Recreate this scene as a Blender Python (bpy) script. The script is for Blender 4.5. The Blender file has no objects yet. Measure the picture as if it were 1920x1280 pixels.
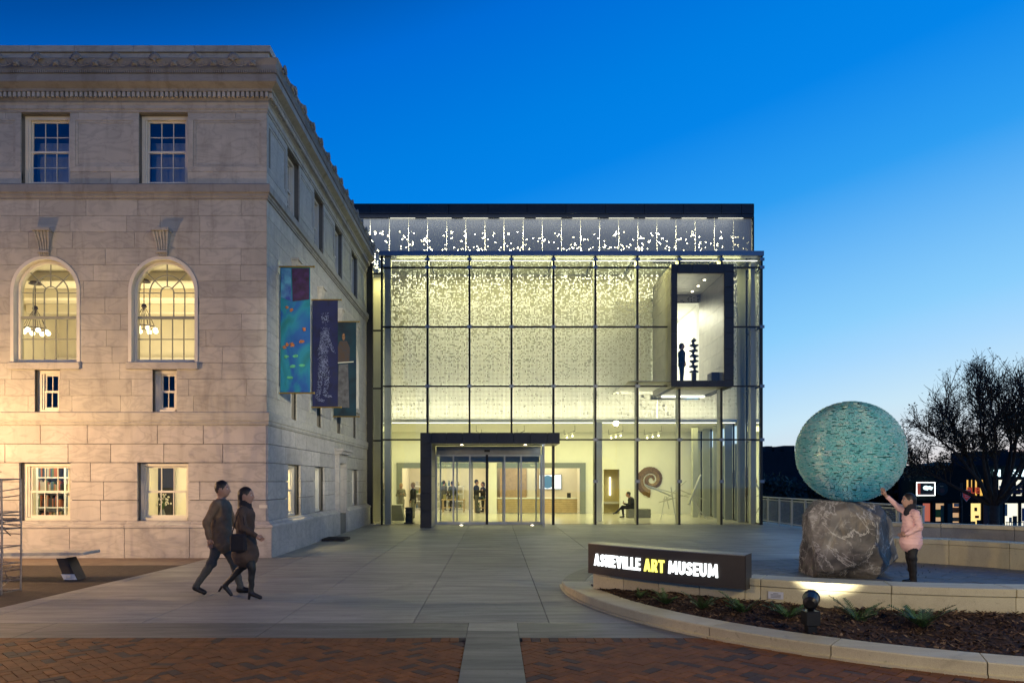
import bpy, bmesh, math, random
import numpy as np
from mathutils import Vector, Matrix
from math import sin, cos, pi, radians as rad, sqrt, atan2
random.seed(7)
sc = bpy.context.scene
COL = sc.collection

# ---------------------------------------------------------------- camera
FPX = 1350.0                      # focal length in pixels of the 1920 px wide photograph
H = 1.75                          # eye height
cd = bpy.data.cameras.new('camera')
cam = bpy.data.objects.new('camera', cd)
COL.objects.link(cam)
cd.sensor_width = 36
cd.lens = FPX / 1920 * 36
cd.shift_x = 32 / 1920
cd.shift_y = 261 / 1920
cd.clip_end = 3000
cam.location = (0, 0, H)
cam.rotation_euler = (pi / 2, 0, 0)
sc.camera = cam

# ---------------------------------------------------------------- dusk sky
def s2l(c):
    return tuple((x / 255 / 12.92) if x / 255 <= .04045 else ((x / 255 + .055) / 1.055) ** 2.4 for x in c)

w = bpy.data.worlds.new('World')
sc.world = w
w.use_nodes = True
nt = w.node_tree
bg = nt.nodes['Background']
def wn(t, **k):
    n = nt.nodes.new(t)
    for a, b in k.items():
        setattr(n, a, b)
    return n
def wm(op, a, b=None):
    n = wn('ShaderNodeMath', operation=op)
    for i, x in enumerate((a, b)):
        if x is None:
            continue
        if isinstance(x, (int, float)):
            n.inputs[i].default_value = x
        else:
            nt.links.new(x, n.inputs[i])
    return n.outputs[0]
tc = wn('ShaderNodeTexCoord')
sep = wn('ShaderNodeSeparateXYZ')
nt.links.new(tc.outputs['Generated'], sep.inputs[0])
el = wm('MULTIPLY', wm('ARCSINE', wm('MINIMUM', wm('MAXIMUM', sep.outputs[2], -1), 1)), 180 / pi)
hl = wm('MAXIMUM', wm('SQRT', wm('ADD', wm('MULTIPLY', sep.outputs[0], sep.outputs[0]), wm('MULTIPLY', sep.outputs[1], sep.outputs[1]))), 1e-4)
ca = wm('DIVIDE', wm('ADD', wm('MULTIPLY', sep.outputs[0], sin(rad(60))), wm('MULTIPLY', sep.outputs[1], cos(rad(60)))), hl)
tt = wm('ADD', wm('MAXIMUM', el, 0), wm('MULTIPLY', wm('SUBTRACT', 1, ca), 18))   # elevation, pushed darker away from the afterglow
rp = wn('ShaderNodeValToRGB')
nt.links.new(wm('DIVIDE', tt, 130), rp.inputs[0])
stops = [(0, (246, 214, 190)), (3.5, (228, 222, 222)), (8, (203, 232, 248)), (11.6, (168, 217, 255)), (14.4, (140, 207, 253)),
         (24, (46, 158, 242)), (30.5, (4, 133, 233)), (34.5, (0, 127, 227)), (42, (0, 108, 214)), (48, (0, 76, 160)), (70, (0, 46, 104)), (120, (2, 24, 58))]
cr = rp.color_ramp
while len(cr.elements) < len(stops):
    cr.elements.new(.5)
for e, (p, c) in zip(cr.elements, stops):
    e.position = p / 130
    e.color = (*s2l(c), 1)
nt.links.new(rp.outputs[0], bg.inputs[0])
bg.inputs[1].default_value = 1.0

sc.view_settings.view_transform = 'Standard'
sc.view_settings.look = 'None'
sc.view_settings.exposure = 0
sc.view_settings.gamma = 1
sc.view_settings.use_curve_mapping = False
sc.cycles.use_denoising = True
sc.cycles.max_bounces = 8
sc.cycles.diffuse_bounces = 4
sc.cycles.glossy_bounces = 4
sc.cycles.transmission_bounces = 8
sc.cycles.transparent_max_bounces = 24
sc.cycles.caustics_reflective = False
sc.cycles.caustics_refractive = False
sc.cycles.sample_clamp_indirect = 6

# light levels (watts), tuned in one place
PW = dict(street_a=2100, street_b=5300, wall=21000, street_c=2600, facade=3300, lobby=420, atrium=330, outward_glow=190, backlight=2600, store=190, gallery=250, desk=150,
          room=120, salon=60, spot=330, vest=9, oriel=18, soffit=44)
WARM = (1, .6, .26)
LOB = (1, .91, .36)

# ---------------------------------------------------------------- helpers
ORG = {}
def root_of(name, loc=(0, 0, 0), rz=0):
    o = bpy.data.objects.new(name, None)
    o.empty_display_size = .2
    COL.objects.link(o)
    o.location = loc
    o.rotation_euler.z = rz
    ORG[o.name] = Vector(loc)
    return o
def tag(o, label=None, cat=None, group=None, kind=None):
    if label: o['label'] = label
    if cat: o['category'] = cat
    if group: o['group'] = group
    if kind: o['kind'] = kind
    return o
def thing(name, label, cat, loc=(0, 0, 0), rz=0, group=None):
    return tag(root_of(name, loc, rz), label, cat, group)
def copy_tree(o, parent=None):
    c = o.copy()
    COL.objects.link(c)
    if parent: c.parent = parent
    ORG[c.name] = ORG.get(o.name, Vector())
    for ch in list(o.children):
        copy_tree(ch, c)
    return c
def at(px, py, D):
    return Vector(((px - 928) * D / FPX, D, H - (py - 901) * D / FPX))
def wx(px, D): return (px - 928) * D / FPX
def wz(py, D): return H - (py - 901) * D / FPX

class MB:
    def __init__(s):
        s.v = []; s.f = []; s.m = []
    def add(s, vs, fs, mi=0):
        b = len(s.v)
        s.v += [tuple(p) for p in vs]
        s.f += [tuple(b + i for i in f) for f in fs]
        s.m += [mi] * len(fs)
        return s
    def hexa(s, p, mi=0):            # 8 points: bottom ring 0-3, top ring 4-7
        return s.add(p, [(3, 2, 1, 0), (4, 5, 6, 7), (0, 1, 5, 4), (1, 2, 6, 5), (2, 3, 7, 6), (3, 0, 4, 7)], mi)
    def box(s, x0, x1, y0, y1, z0, z1, mi=0):
        return s.hexa([(x0, y0, z0), (x1, y0, z0), (x1, y1, z0), (x0, y1, z0), (x0, y0, z1), (x1, y0, z1), (x1, y1, z1), (x0, y1, z1)], mi)
    def quad(s, a, b, c, d, mi=0):
        return s.add([a, b, c, d], [(0, 1, 2, 3)], mi)
    def prism(s, pts, off, mi=0):    # polygon (3D points) pushed along off
        n = len(pts); off = Vector(off)
        vs = [Vector(p) for p in pts] + [Vector(p) + off for p in pts]
        fs = [tuple(range(n))[::-1], tuple(range(n, 2 * n))] + [(i, (i + 1) % n, n + (i + 1) % n, n + i) for i in range(n)]
        return s.add(vs, fs, mi)
    def tube(s, p0, p1, r0, r1=None, n=8, mi=0, caps=True):
        return s.path([p0, p1], [r0, r0 if r1 is None else r1], n, mi, caps)
    def path(s, pts, rs, n=8, mi=0, caps=True):
        pts = [Vector(p) for p in pts]
        if isinstance(rs, (int, float)): rs = [rs] * len(pts)
        vs = []
        u = None
        for i, p in enumerate(pts):
            d = (pts[min(i + 1, len(pts) - 1)] - pts[max(i - 1, 0)])
            d = d.normalized() if d.length > 1e-9 else Vector((0, 0, 1))
            if u is None:
                u = d.orthogonal().normalized()
            else:
                u = (u - d * u.dot(d))
                u = u.normalized() if u.length > 1e-6 else d.orthogonal().normalized()
            v = d.cross(u)
            for k in range(n):
                a = 2 * pi * k / n
                vs.append(p + (u * cos(a) + v * sin(a)) * rs[i])
        fs = []
        for i in range(len(pts) - 1):
            for k in range(n):
                a = i * n + k; b = i * n + (k + 1) % n
                fs.append((a, b, b + n, a + n))
        if caps:
            fs.append(tuple(range(n))[::-1]); fs.append(tuple(range((len(pts) - 1) * n, len(pts) * n)))
        return s.add(vs, fs, mi)
    def lathe(s, prof, c=(0, 0, 0), n=20, mi=0):
        vs = []; fs = []
        for r, z in prof:
            for k in range(n):
                a = 2 * pi * k / n
                vs.append((c[0] + r * cos(a), c[1] + r * sin(a), c[2] + z))
        for i in range(len(prof) - 1):
            for k in range(n):
                a = i * n + k; b = i * n + (k + 1) % n
                fs.append((a, b, b + n, a + n))
        fs.append(tuple(range(n))[::-1]); fs.append(tuple(range((len(prof) - 1) * n, len(prof) * n)))
        return s.add(vs, fs, mi)
    def sphere(s, c, r, nu=14, nv=9, mi=0, sc3=(1, 1, 1)):
        vs = []; fs = []
        for j in range(nv + 1):
            t = pi * j / nv
            for k in range(nu):
                a = 2 * pi * k / nu
                vs.append((c[0] + r * sc3[0] * sin(t) * cos(a), c[1] + r * sc3[1] * sin(t) * sin(a), c[2] + r * sc3[2] * cos(t)))
        for j in range(nv):
            for k in range(nu):
                a = j * nu + k; b = j * nu + (k + 1) % nu
                fs.append((a, a + nu, b + nu, b))
        return s.add(vs, fs, mi)
    def build(s, name, mats, parent=None, label=None, cat=None, group=None, kind=None, smooth=False, bevel=0, local=False, recalc=True):
        if not isinstance(mats, (list, tuple)): mats = [mats]
        vs = np.array(s.v, dtype=float)
        if parent is not None:
            org = Vector((0, 0, 0)) if local else ORG[parent.name]
        else:
            lo = vs.min(0); hi = vs.max(0)
            org = Vector(((lo[0] + hi[0]) / 2, (lo[1] + hi[1]) / 2, lo[2]))
        me = bpy.data.meshes.new(name)
        me.from_pydata((vs - np.array(org)).tolist(), [], s.f)
        for m in mats: me.materials.append(m)
        if len(mats) > 1:
            me.polygons.foreach_set('material_index', s.m)
        if recalc or bevel:
            b = bmesh.new(); b.from_mesh(me)
            if recalc: bmesh.ops.recalc_face_normals(b, faces=b.faces)
            if bevel:
                bmesh.ops.bevel(b, geom=list(b.edges), offset=bevel, segments=1, affect='EDGES', clamp_overlap=True)
            b.to_mesh(me); b.free()
        if smooth:
            me.polygons.foreach_set('use_smooth', [True] * len(me.polygons))
        me.update()
        o = bpy.data.objects.new(name, me)
        COL.objects.link(o)
        if parent is not None:
            o.parent = parent
            ORG[o.name] = Vector(org)
        else:
            o.location = org
            ORG[o.name] = org
        tag(o, label, cat, group, kind)
        return o

def inst(name, me, parent, loc, rz=0, mat=None):
    o = bpy.data.objects.new(name, me)
    COL.objects.link(o)
    o.parent = parent
    o.location = Vector(loc) - ORG[parent.name]
    o.rotation_euler.z = rz
    return o

# ---------------------------------------------------------------- materials
def nn(m, t, **k):
    n = m.node_tree.nodes.new(t)
    for a, b in k.items(): setattr(n, a, b)
    return n
def mixc(m, fac, a, b, blend='MIX'):
    n = nn(m, 'ShaderNodeMix', data_type='RGBA', blend_type=blend)
    for i, x in ((0, fac), (6, a), (7, b)):
        if isinstance(x, (int, float)): n.inputs[i].default_value = x
        elif isinstance(x, tuple): n.inputs[i].default_value = (*x[:3], 1)
        else: m.node_tree.links.new(x, n.inputs[i])
    return n.outputs[2]
def mth(m, op, a, b=0.0, c=None):
    n = nn(m, 'ShaderNodeMath', operation=op)
    for i, x in enumerate((a, b, c)):
        if x is None: continue
        if isinstance(x, (int, float)): n.inputs[i].default_value = x
        else: m.node_tree.links.new(x, n.inputs[i])
    return n.outputs[0]
def noise(m, scale, detail=4, dist=0, rough=.55, stretch=None, src='pos'):
    L = m.node_tree.links
    g = nn(m, 'ShaderNodeNewGeometry').outputs['Position'] if src == 'pos' else nn(m, 'ShaderNodeTexCoord').outputs['Object']
    if stretch:
        mp = nn(m, 'ShaderNodeMapping'); mp.inputs['Scale'].default_value = stretch
        L.new(g, mp.inputs[0]); g = mp.outputs[0]
    n = nn(m, 'ShaderNodeTexNoise'); n.inputs['Scale'].default_value = scale; n.inputs['Detail'].default_value = detail
    n.inputs['Distortion'].default_value = dist; n.inputs['Roughness'].default_value = rough
    L.new(g, n.inputs['Vector'])
    return n.outputs[0]
def ramp(m, fac, a, b):
    n = nn(m, 'ShaderNodeMapRange'); n.inputs[1].default_value = a; n.inputs[2].default_value = b
    m.node_tree.links.new(fac, n.inputs[0])
    return n.outputs[0]
def mat(name, col, rough=.6, metal=0, var=.12, scale=3.0, bump=0, bscale=60, rand=0, col2=None, spec=None, coat=0, emit=None, es=0, sss=0):
    m = bpy.data.materials.new(name); m.use_nodes = True
    L = m.node_tree.links
    p = m.node_tree.nodes['Principled BSDF']
    p.inputs['Roughness'].default_value = rough
    p.inputs['Metallic'].default_value = metal
    if spec is not None: p.inputs['Specular IOR Level'].default_value = spec
    if coat: p.inputs['Coat Weight'].default_value = coat
    if emit:
        p.inputs['Emission Color'].default_value = (*emit, 1); p.inputs['Emission Strength'].default_value = es
    c = col
    if var or col2:
        f = ramp(m, noise(m, scale), .3, .7)
        a = tuple(x * (1 - var) for x in col); b = col2 or tuple(min(1, x * (1 + var)) for x in col)
        c = mixc(m, f, a, b)
    if rand:
        r = nn(m, 'ShaderNodeObjectInfo').outputs['Random']
        k = mth(m, 'MULTIPLY_ADD', r, 2 * rand, 1 - rand)
        cc = nn(m, 'ShaderNodeCombineXYZ')
        for i in range(3): L.new(k, cc.inputs[i])
        c = mixc(m, 1.0, c, cc.outputs[0], 'MULTIPLY')
    if isinstance(c, tuple): p.inputs['Base Color'].default_value = (*c, 1)
    else: L.new(c, p.inputs['Base Color'])
    if bump:
        bn = nn(m, 'ShaderNodeBump'); bn.inputs['Strength'].default_value = bump; bn.inputs['Distance'].default_value = .01
        L.new(noise(m, bscale, 6), bn.inputs['Height']); L.new(bn.outputs[0], p.inputs['Normal'])
    m['p'] = 1
    return m
def glow(name, col, s, var=0):
    m = bpy.data.materials.new(name); m.use_nodes = True
    p = m.node_tree.nodes['Principled BSDF']
    p.inputs['Base Color'].default_value = (*[min(.8, c) for c in col], 1)
    p.inputs['Roughness'].default_value = .5
    p.inputs['Emission Color'].default_value = (*col, 1)
    p.inputs['Emission Strength'].default_value = s
    return m
def glass(name, tint=(.96, .985, .97), refl=1.0, rough=.0):
    m = bpy.data.materials.new(name); m.use_nodes = True
    L = m.node_tree.links; N = m.node_tree.nodes
    N.remove(N['Principled BSDF'])
    out = N['Material Output']
    tr = nn(m, 'ShaderNodeBsdfTransparent'); tr.inputs[0].default_value = (*tint, 1)
    gl = nn(m, 'ShaderNodeBsdfGlossy'); gl.inputs['Roughness'].default_value = rough; gl.inputs['Color'].default_value = (.9, .95, 1, 1)
    fr = nn(m, 'ShaderNodeFresnel'); fr.inputs[0].default_value = 1.5
    mx = nn(m, 'ShaderNodeMixShader')
    L.new(mth(m, 'MINIMUM', mth(m, 'MULTIPLY', fr.outputs[0], refl), 1.0), mx.inputs[0]); L.new(tr.outputs[0], mx.inputs[1]); L.new(gl.outputs[0], mx.inputs[2])
    L.new(mx.outputs[0], out.inputs[0])
    return m

def marble(name, base, dirt=.5, rand=.09):
    m = bpy.data.materials.new(name); m.use_nodes = True
    L = m.node_tree.links; p = m.node_tree.nodes['Principled BSDF']
    p.inputs['Roughness'].default_value = .62
    p.inputs['Specular IOR Level'].default_value = .35
    big = ramp(m, noise(m, 1.1, 6, 1.2), .3, .72)
    c = mixc(m, big, tuple(x * .86 for x in base), tuple(min(1, x * 1.08) for x in base))
    ri = nn(m, 'ShaderNodeObjectInfo').outputs['Random']
    # grey veins, offset per block so that they stop at the joints
    g = nn(m, 'ShaderNodeNewGeometry').outputs['Position']
    ad = nn(m, 'ShaderNodeVectorMath', operation='ADD')
    cx = nn(m, 'ShaderNodeCombineXYZ')
    L.new(mth(m, 'MULTIPLY', ri, 37.0), cx.inputs[0]); L.new(mth(m, 'MULTIPLY', ri, 91.0), cx.inputs[2])
    L.new(g, ad.inputs[0]); L.new(cx.outputs[0], ad.inputs[1])
    mp = nn(m, 'ShaderNodeMapping'); mp.inputs['Rotation'].default_value = (0, rad(35), rad(20)); mp.inputs['Scale'].default_value = (.8, 1, 2.2)
    L.new(ad.outputs[0], mp.inputs[0])
    vn = nn(m, 'ShaderNodeTexNoise'); vn.inputs['Scale'].default_value = 1.3; vn.inputs['Detail'].default_value = 7; vn.inputs['Distortion'].default_value = 1.6
    L.new(mp.outputs[0], vn.inputs['Vector'])
    vein = mth(m, 'ABSOLUTE', mth(m, 'SUBTRACT', vn.outputs[0], .5))
    vf = ramp(m, vein, .055, 0.0)
    c = mixc(m, mth(m, 'MULTIPLY', vf, .32), c, (.2, .195, .19))
    # weathering streaks running down
    st = ramp(m, noise(m, 2.2, 6, .3, .65, (1.6, 1.6, .28)), .52, .78)
    c = mixc(m, mth(m, 'MULTIPLY', st, dirt), c, (.15, .13, .11))
    k = mth(m, 'MULTIPLY_ADD', ri, 2 * rand, 1 - rand)
    cc = nn(m, 'ShaderNodeCombineXYZ')
    for i in range(3): L.new(k, cc.inputs[i])
    c = mixc(m, 1.0, c, cc.outputs[0], 'MULTIPLY')
    L.new(c, p.inputs['Base Color'])
    bn = nn(m, 'ShaderNodeBump'); bn.inputs['Strength'].default_value = .25; bn.inputs['Distance'].default_value = .008
    L.new(noise(m, 30, 8), bn.inputs['Height']); L.new(bn.outputs[0], p.inputs['Normal'])
    return m

MT = {}
MT_SASH = None
MT['marble'] = marble('marble', (.46, .44, .39), .5)
MT['marble_base'] = marble('marble_base', (.48, .45, .42), .3)
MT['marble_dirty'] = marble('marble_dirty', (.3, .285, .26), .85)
MT['mortar'] = mat('mortar', (.16, .15, .13), .9)
MT['white_frame'] = mat('white_painted_wood', (.66, .63, .55), .5, var=.06)
MT['glass'] = glass('window_glass')
MT['sash_green'] = mat('grey_green_sash_paint', (.27, .28, .22), .5, var=.05)
MT['glass_curtain'] = glass('curtain_wall_glass', (.93, .975, .95), 1.0)
MT['glass_dark'] = glass('old_window_glass', (.85, .88, .9), 5.0)
MT['black_metal'] = mat('black_anodised_metal', (.012, .013, .015), .4, .3)
MT['cap_metal'] = mat('blue_grey_metal_cap', (.2, .22, .25), .35, .7, var=.05)
MT['dark_panel'] = mat('dark_zinc_panel', (.03, .034, .04), .45, .4, var=.12, rand=.1)
MT['zinc_in'] = mat('brushed_zinc_panel', (.3, .29, .26), .42, .45, var=.1, rand=.06)
MT['steel'] = mat('stainless_steel', (.5, .5, .47), .45, .45, var=.06)
MT['fin'] = mat('pale_painted_steel', (.42, .44, .41), .45, .2, var=.05)
MT['white_wall'] = mat('white_plaster', (.8, .8, .77), .7, var=.02)
MT['cream_wall'] = mat('cream_plaster', (.75, .7, .56), .7, var=.03)
MT['terrazzo'] = mat('pale_terrazzo', (.62, .6, .54), .18, var=.06, scale=14)
MT['portal_grey'] = mat('grey_portal_paint', (.2, .22, .22), .5, var=.04)
MT['pale_wood'] = mat('pale_oak', (.5, .36, .2), .5, var=.15, scale=6)
MT['concrete'] = None
def concrete(name, c1, c2, c3):
    m = bpy.data.materials.new(name); m.use_nodes = True
    L = m.node_tree.links; p = m.node_tree.nodes['Principled BSDF']
    big = ramp(m, noise(m, .35, 5, .8), .36, .64)
    mid = ramp(m, noise(m, 1.6, 7, .6, .7, (.4, 2.6, 1)), .38, .7)
    fine = noise(m, 130, 3)
    c = mixc(m, big, c1, c2)
    c = mixc(m, mth(m, 'MULTIPLY', mid, .7), c, c3)
    pt = ramp(m, noise(m, .8, 5, 1.5, .65), .6, .72)
    c = mixc(m, mth(m, 'MULTIPLY', pt, .5), c, tuple(x * .5 for x in c1))
    sp = ramp(m, noise(m, 14, 5, .5), .62, .72)
    c = mixc(m, mth(m, 'MULTIPLY', sp, .55), c, tuple(x * .55 for x in c1))
    c = mixc(m, .4, c, fine, 'OVERLAY')
    k = mth(m, 'MULTIPLY_ADD', nn(m, 'ShaderNodeObjectInfo').outputs['Random'], .26, .87)
    cc = nn(m, 'ShaderNodeCombineXYZ')
    for i in range(3): L.new(k, cc.inputs[i])
    c = mixc(m, 1.0, c, cc.outputs[0], 'MULTIPLY')
    L.new(c, p.inputs['Base Color'])
    L.new(mth(m, 'MULTIPLY_ADD', mid, .25, .42), p.inputs['Roughness'])
    bn = nn(m, 'ShaderNodeBump'); bn.inputs['Strength'].default_value = .22; bn.inputs['Distance'].default_value = .006
    L.new(noise(m, 45, 8), bn.inputs['Height']); L.new(bn.outputs[0], p.inputs['Normal'])
    return m
MT['concrete'] = concrete('plaza_concrete', (.25, .252, .228), (.36, .358, .322), (.185, .188, .176))
MT['concrete_band'] = concrete('grey_band_concrete', (.13, .135, .125), (.175, .18, .17), (.1, .103, .098))
MT['precast'] = concrete('buff_precast', (.58, .52, .32), (.66, .6, .39), (.5, .44, .28))
MT['disc'] = mat('blue_grey_paver', (.17, .18, .18), .6, var=.2, scale=4, bump=.3, rand=.15)
MT['dark_paver'] = mat('dark_brown_paver', (.05, .034, .025), .8, var=.35, scale=9, bump=.6, bscale=50)
MT['strip'] = mat('tan_stone_strip', (.2, .15, .11), .8, var=.2, scale=4)
MT['bed'] = mat('sand_bed', (.05, .04, .033), .95, var=.2)
MT['asphalt'] = mat('asphalt', (.04, .04, .042), .85, var=.2, bump=.3)
MT['brick_red'] = mat('red_brick', (.19, .072, .016), .75, var=.2, scale=18, bump=.35, bscale=90, rand=.3)
MT['brick_dark'] = mat('charred_brick', (.07, .045, .03), .75, var=.2, scale=18, bump=.35, bscale=90, rand=.25)
MT['mulch'] = mat('bark_mulch', (.036, .02, .012), .9, var=.5, scale=30, bump=1, bscale=70)
MT['chip'] = mat('bark_chip', (.065, .036, .02), .85, var=.3, scale=20, rand=.4)
MT['chip_pale'] = mat('pale_bark_chip', (.26, .17, .09), .85, var=.3, scale=20)
MT['fern'] = mat('fern_green', (.07, .15, .035), .5, var=.3, scale=15)
MT['leaf'] = mat('autumn_leaf', (.085, .07, .028), .6, var=.4, scale=1.2)
MT['leaf_dark'] = mat('evergreen_leaf', (.02, .028, .014), .7, var=.4, scale=.6)
MT['bark'] = mat('bark', (.05, .04, .032), .85, var=.3, scale=6, bump=.5, bscale=20)
MT['bronze'] = mat('dark_bronze', (.065, .058, .052), .42, .6, var=.15, scale=2)
MT['sign_top'] = mat('brushed_sign_metal', (.4, .4, .38), .3, .9, var=.08)
MT['sign_white'] = glow('white_lit_letter', (.92, 1, 1), 2.4)
MT['sign_yellow'] = glow('yellow_lit_letter', (1, .93, .16), 1.5)
MT['lamp'] = glow('lamp_glow', (1, .86, .6), 14)
MT['led'] = glow('led_strip', (1, .97, .78), 2.2)
MT['bulb'] = glow('chandelier_bulb', (1, .84, .5), 5)
MT['black'] = mat('matte_black', (.01, .01, .011), .6, var=.1)
MT['skin'] = mat('skin', (.42, .24, .17), .55, var=.05)
MT['hair_dark'] = mat('dark_hair', (.012, .008, .006), .5, var=.2)
MT['hair_blond'] = mat('blond_hair', (.3, .2, .09), .5, var=.2)
MT['white_paint'] = mat('white_paint', (.78, .78, .76), .5, var=.02)
MT['plaque'] = mat('white_plaque', (.62, .64, .68), .4, var=.03)

def light(name, typ, loc, power, col, parent, size=None, size_y=None, rot=None, spot=None, rad_=None, spread=None):
    l = bpy.data.lights.new(name, typ)
    l.energy = power; l.color = col
    if typ == 'AREA':
        l.shape = 'RECTANGLE'; l.size = size; l.size_y = size_y or size
        if spread: l.spread = spread
    else:
        l.shadow_soft_size = rad_ or .1
    if typ == 'SPOT':
        l.spot_size = spot or rad(60); l.spot_blend = .6
    o = bpy.data.objects.new(name, l)
    COL.objects.link(o)
    if parent:
        o.parent = parent
        o.location = Vector(loc) - ORG[parent.name]
    else:
        o.location = loc
    if rot is not None: o.rotation_euler = rot
    return o
def aim(o, frm, to):
    o.rotation_euler = (Vector(to) - Vector(frm)).to_track_quat('-Z', 'Y').to_euler()
# ================================================================ GROUND
CX, CY = 6.9, 11.65               # centre of the round planter plaza
GL = 28.8                         # glass wall of the museum
g = MB(); g.quad((-600, -300, -2.8), (600, -300, -2.8), (600, 1500, -2.8), (-600, 1500, -2.8))
g.build('ground', MT['asphalt'], kind='structure')
g = MB()
g.prism([(-40, -14, -2.9), (16, -14, -2.9), (16, 16.6, -2.9), (11.75, 20.2, -2.9), (11.75, 60, -2.9), (-40, 60, -2.9)], (0, 0, 2.86))
g.build('plaza_base', MT['bed'], kind='structure')

# concrete slabs of the plaza, joints in line with the mullions
plaza = tag(root_of('plaza'), kind='structure')
XJ = [-6.48, -4.36, -2.685] + [-1.008 + 1.677 * k for k in range(8)]
YJ = [8.88, 10.3, 13.6, 17.2, 21.2, 25.2, 28.78]
def slab_poly(x0, x1, y0, y1):
    return [(x0, y0), (x1, y0), (x1, y1), (x0, y1)]
random.seed(3)
for i in range(len(XJ) - 1):
    x0, x1 = XJ[i] + .005, XJ[i + 1] - .005
    yj = [8.88 + .004]
    k = 0
    while yj[-1] < 28:
        yj.append(min(28.78, yj[-1] + (1.45 if (k == 0 and i in (3,)) else random.choice([3.6, 4.2, 6.4]))))
        k += 1
        if 28.78 - yj[-1] < 1.4: yj[-1] = 28.78
    for a, b in zip(yj[:-1], yj[1:]):
        if x0 < -5.0 and b > 16.2:
            if a > 16: continue
            b = 16.2
        m = MB(); m.box(x0, x1, a + .003, b - .003, -.04, 0)
        m.build('slab', MT['concrete'], plaza)
m = MB(); m.box(-5.0 - .4, -4.365, 16.35, 28.7, -.04, -.001); m.build('slab', MT['concrete'], plaza)
m = MB(); m.box(-.32, .27, 8.42, 8.879, -.04, 0); m.build('slab', MT['concrete'], plaza)
m = MB(); m.box(10.735, 11.74, 17.2, 31, -.04, -.002); m.build('slab', MT['concrete'], plaza)
m = MB(); m.box(-40, -6.487, 8.884, 9.6, -.04, 0); m.build('slab', MT['concrete'], plaza)
band = tag(root_of('paving_band'), kind='structure')
for x0, x1 in ((-14, -8.1), (-8.09, -5.4), (-5.39, -2.69), (-2.68, -.326), (.276, 2.33), (2.34, 6)):
    m = MB(); m.box(x0, x1, 8.045, 8.875, -.04, -.001); m.build('slab', MT['concrete_band'], band)
walk = tag(root_of('walkway'), kind='structure')
for y0, y1 in ((3.5, 5.2), (5.206, 6.70), (6.706, 8.415)):
    m = MB(); m.box(-.32, .27, y0, y1, -.04, .001); m.build('slab', MT['concrete_band'], walk)
# dark pavers and tan strip by the old building, left of the plaza edge
m = MB(); m.prism([(-40, 9.61, -.04), (-6.86, 9.61, -.04), (-6.487, 14.9, -.04), (-40, 14.9, -.04)], (0, 0, .037)); m.build('dark_paving', MT['dark_paver'], kind='structure')
m = MB(); m.box(-40, -6.487, 14.904, 16.3, -.04, .003); m.build('stone_strip', MT['strip'], kind='structure')
m = MB(); m.prism([(-6.85, 9.605, -.04), (-6.486, 9.605, -.04), (-6.486, 14.85, -.04)], (0, 0, .04)); m.build('slab', MT['concrete'], plaza)

# herringbone bricks, each its own piece
bricks = tag(root_of('brick_paving'), kind='structure')
def brick_mesh(name, mt):
    b = MB(); b.box(-.097, .097, -.047, .047, -.03, 0)
    o = b.build(name, mt, bricks, bevel=.004)
    me = o.data
    bpy.data.objects.remove(o)
    return me
BM = [brick_mesh('brick_red', MT['brick_red']), brick_mesh('brick_dark', MT['brick_dark'])]
REG = [(-6.0, -3.27, 2.2, 7.835), (-3.06, -.325, 2.2, 7.835), (.275, 5.6, 2.2, 7.835)]
def clip(poly, axis, lim, sgn):
    out = []
    for i, p in enumerate(poly):
        q = poly[(i + 1) % len(poly)]
        dp, dq = sgn * (lim - p[axis]), sgn * (lim - q[axis])
        if dp >= 0: out.append(p)
        if dp * dq < 0:
            t = dp / (dp - dq)
            out.append((p[0] + (q[0] - p[0]) * t, p[1] + (q[1] - p[1]) * t))
    return out
def rect(x, y, a, hu=.0965, hv=.0465):
    c_, s_ = cos(a), sin(a)
    return [(x + u * c_ - v * s_, y + u * s_ + v * c_) for u, v in ((-hu, -hv), (hu, -hv), (hu, hv), (-hu, hv))]
pieces = []                                        # (x, y, angle, cut polygon or None)
c45 = sqrt(.5)
for i in range(-30, 30):
    for j in range(-110, 110):
        for cu, cv, ang in ((j * .1 + i * .4 + .1, j * .1 + .05, 0), (j * .1 + i * .4 + .25, j * .1, pi / 2)):
            # herringbone of 2:1 bricks on a 0.1 m lattice, turned 45 degrees
            x = (cu - cv) * c45; y = (cu + cv) * c45 + 5
            if (x - CX) ** 2 + (y - CY) ** 2 < 5.6 ** 2 or not (2 < y < 8 and -6.2 < x < 5.8): continue
            for x0, x1, y0, y1 in REG:
                pl = rect(x, y, ang + pi / 4)
                if all(x0 <= p[0] <= x1 and y0 <= p[1] <= y1 for p in pl):
                    pieces.append((x, y, ang + pi / 4, None)); continue
                for ax, lim, sg in ((0, x0, -1), (0, x1, 1), (1, y0, -1), (1, y1, 1)):
                    if pl: pl = clip(pl, ax, lim, sg)
                if len(pl) >= 3:
                    ar = abs(sum(pl[k][0] * pl[(k + 1) % len(pl)][1] - pl[(k + 1) % len(pl)][0] * pl[k][1] for k in range(len(pl)))) / 2
                    if ar > .0008: pieces.append((sum(p[0] for p in pl) / len(pl), sum(p[1] for p in pl) / len(pl), 0, pl))
for k in range(-60, 56):                           # soldier course under the grey band
    x = k * .1 + .05
    if (x < -.37 or x > .32) and (x - CX) ** 2 + (7.94 - CY) ** 2 > 5.7 ** 2: pieces.append((x, 7.94, pi / 2, None))
for k in range(56):                                # soldier course running towards the viewer
    pieces.append((-3.165, 2.28 + k * .1, 0, None))
random.seed(11)
vis = [c for c in pieces if c[1] >= 5.95 and -.72 * c[1] - .1 < c[0] < .74 * c[1] and c[3] is None]
vis.sort(key=lambda c: c[1])
big = vis[:300]
bigset = set(id(c) for c in big)
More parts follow.
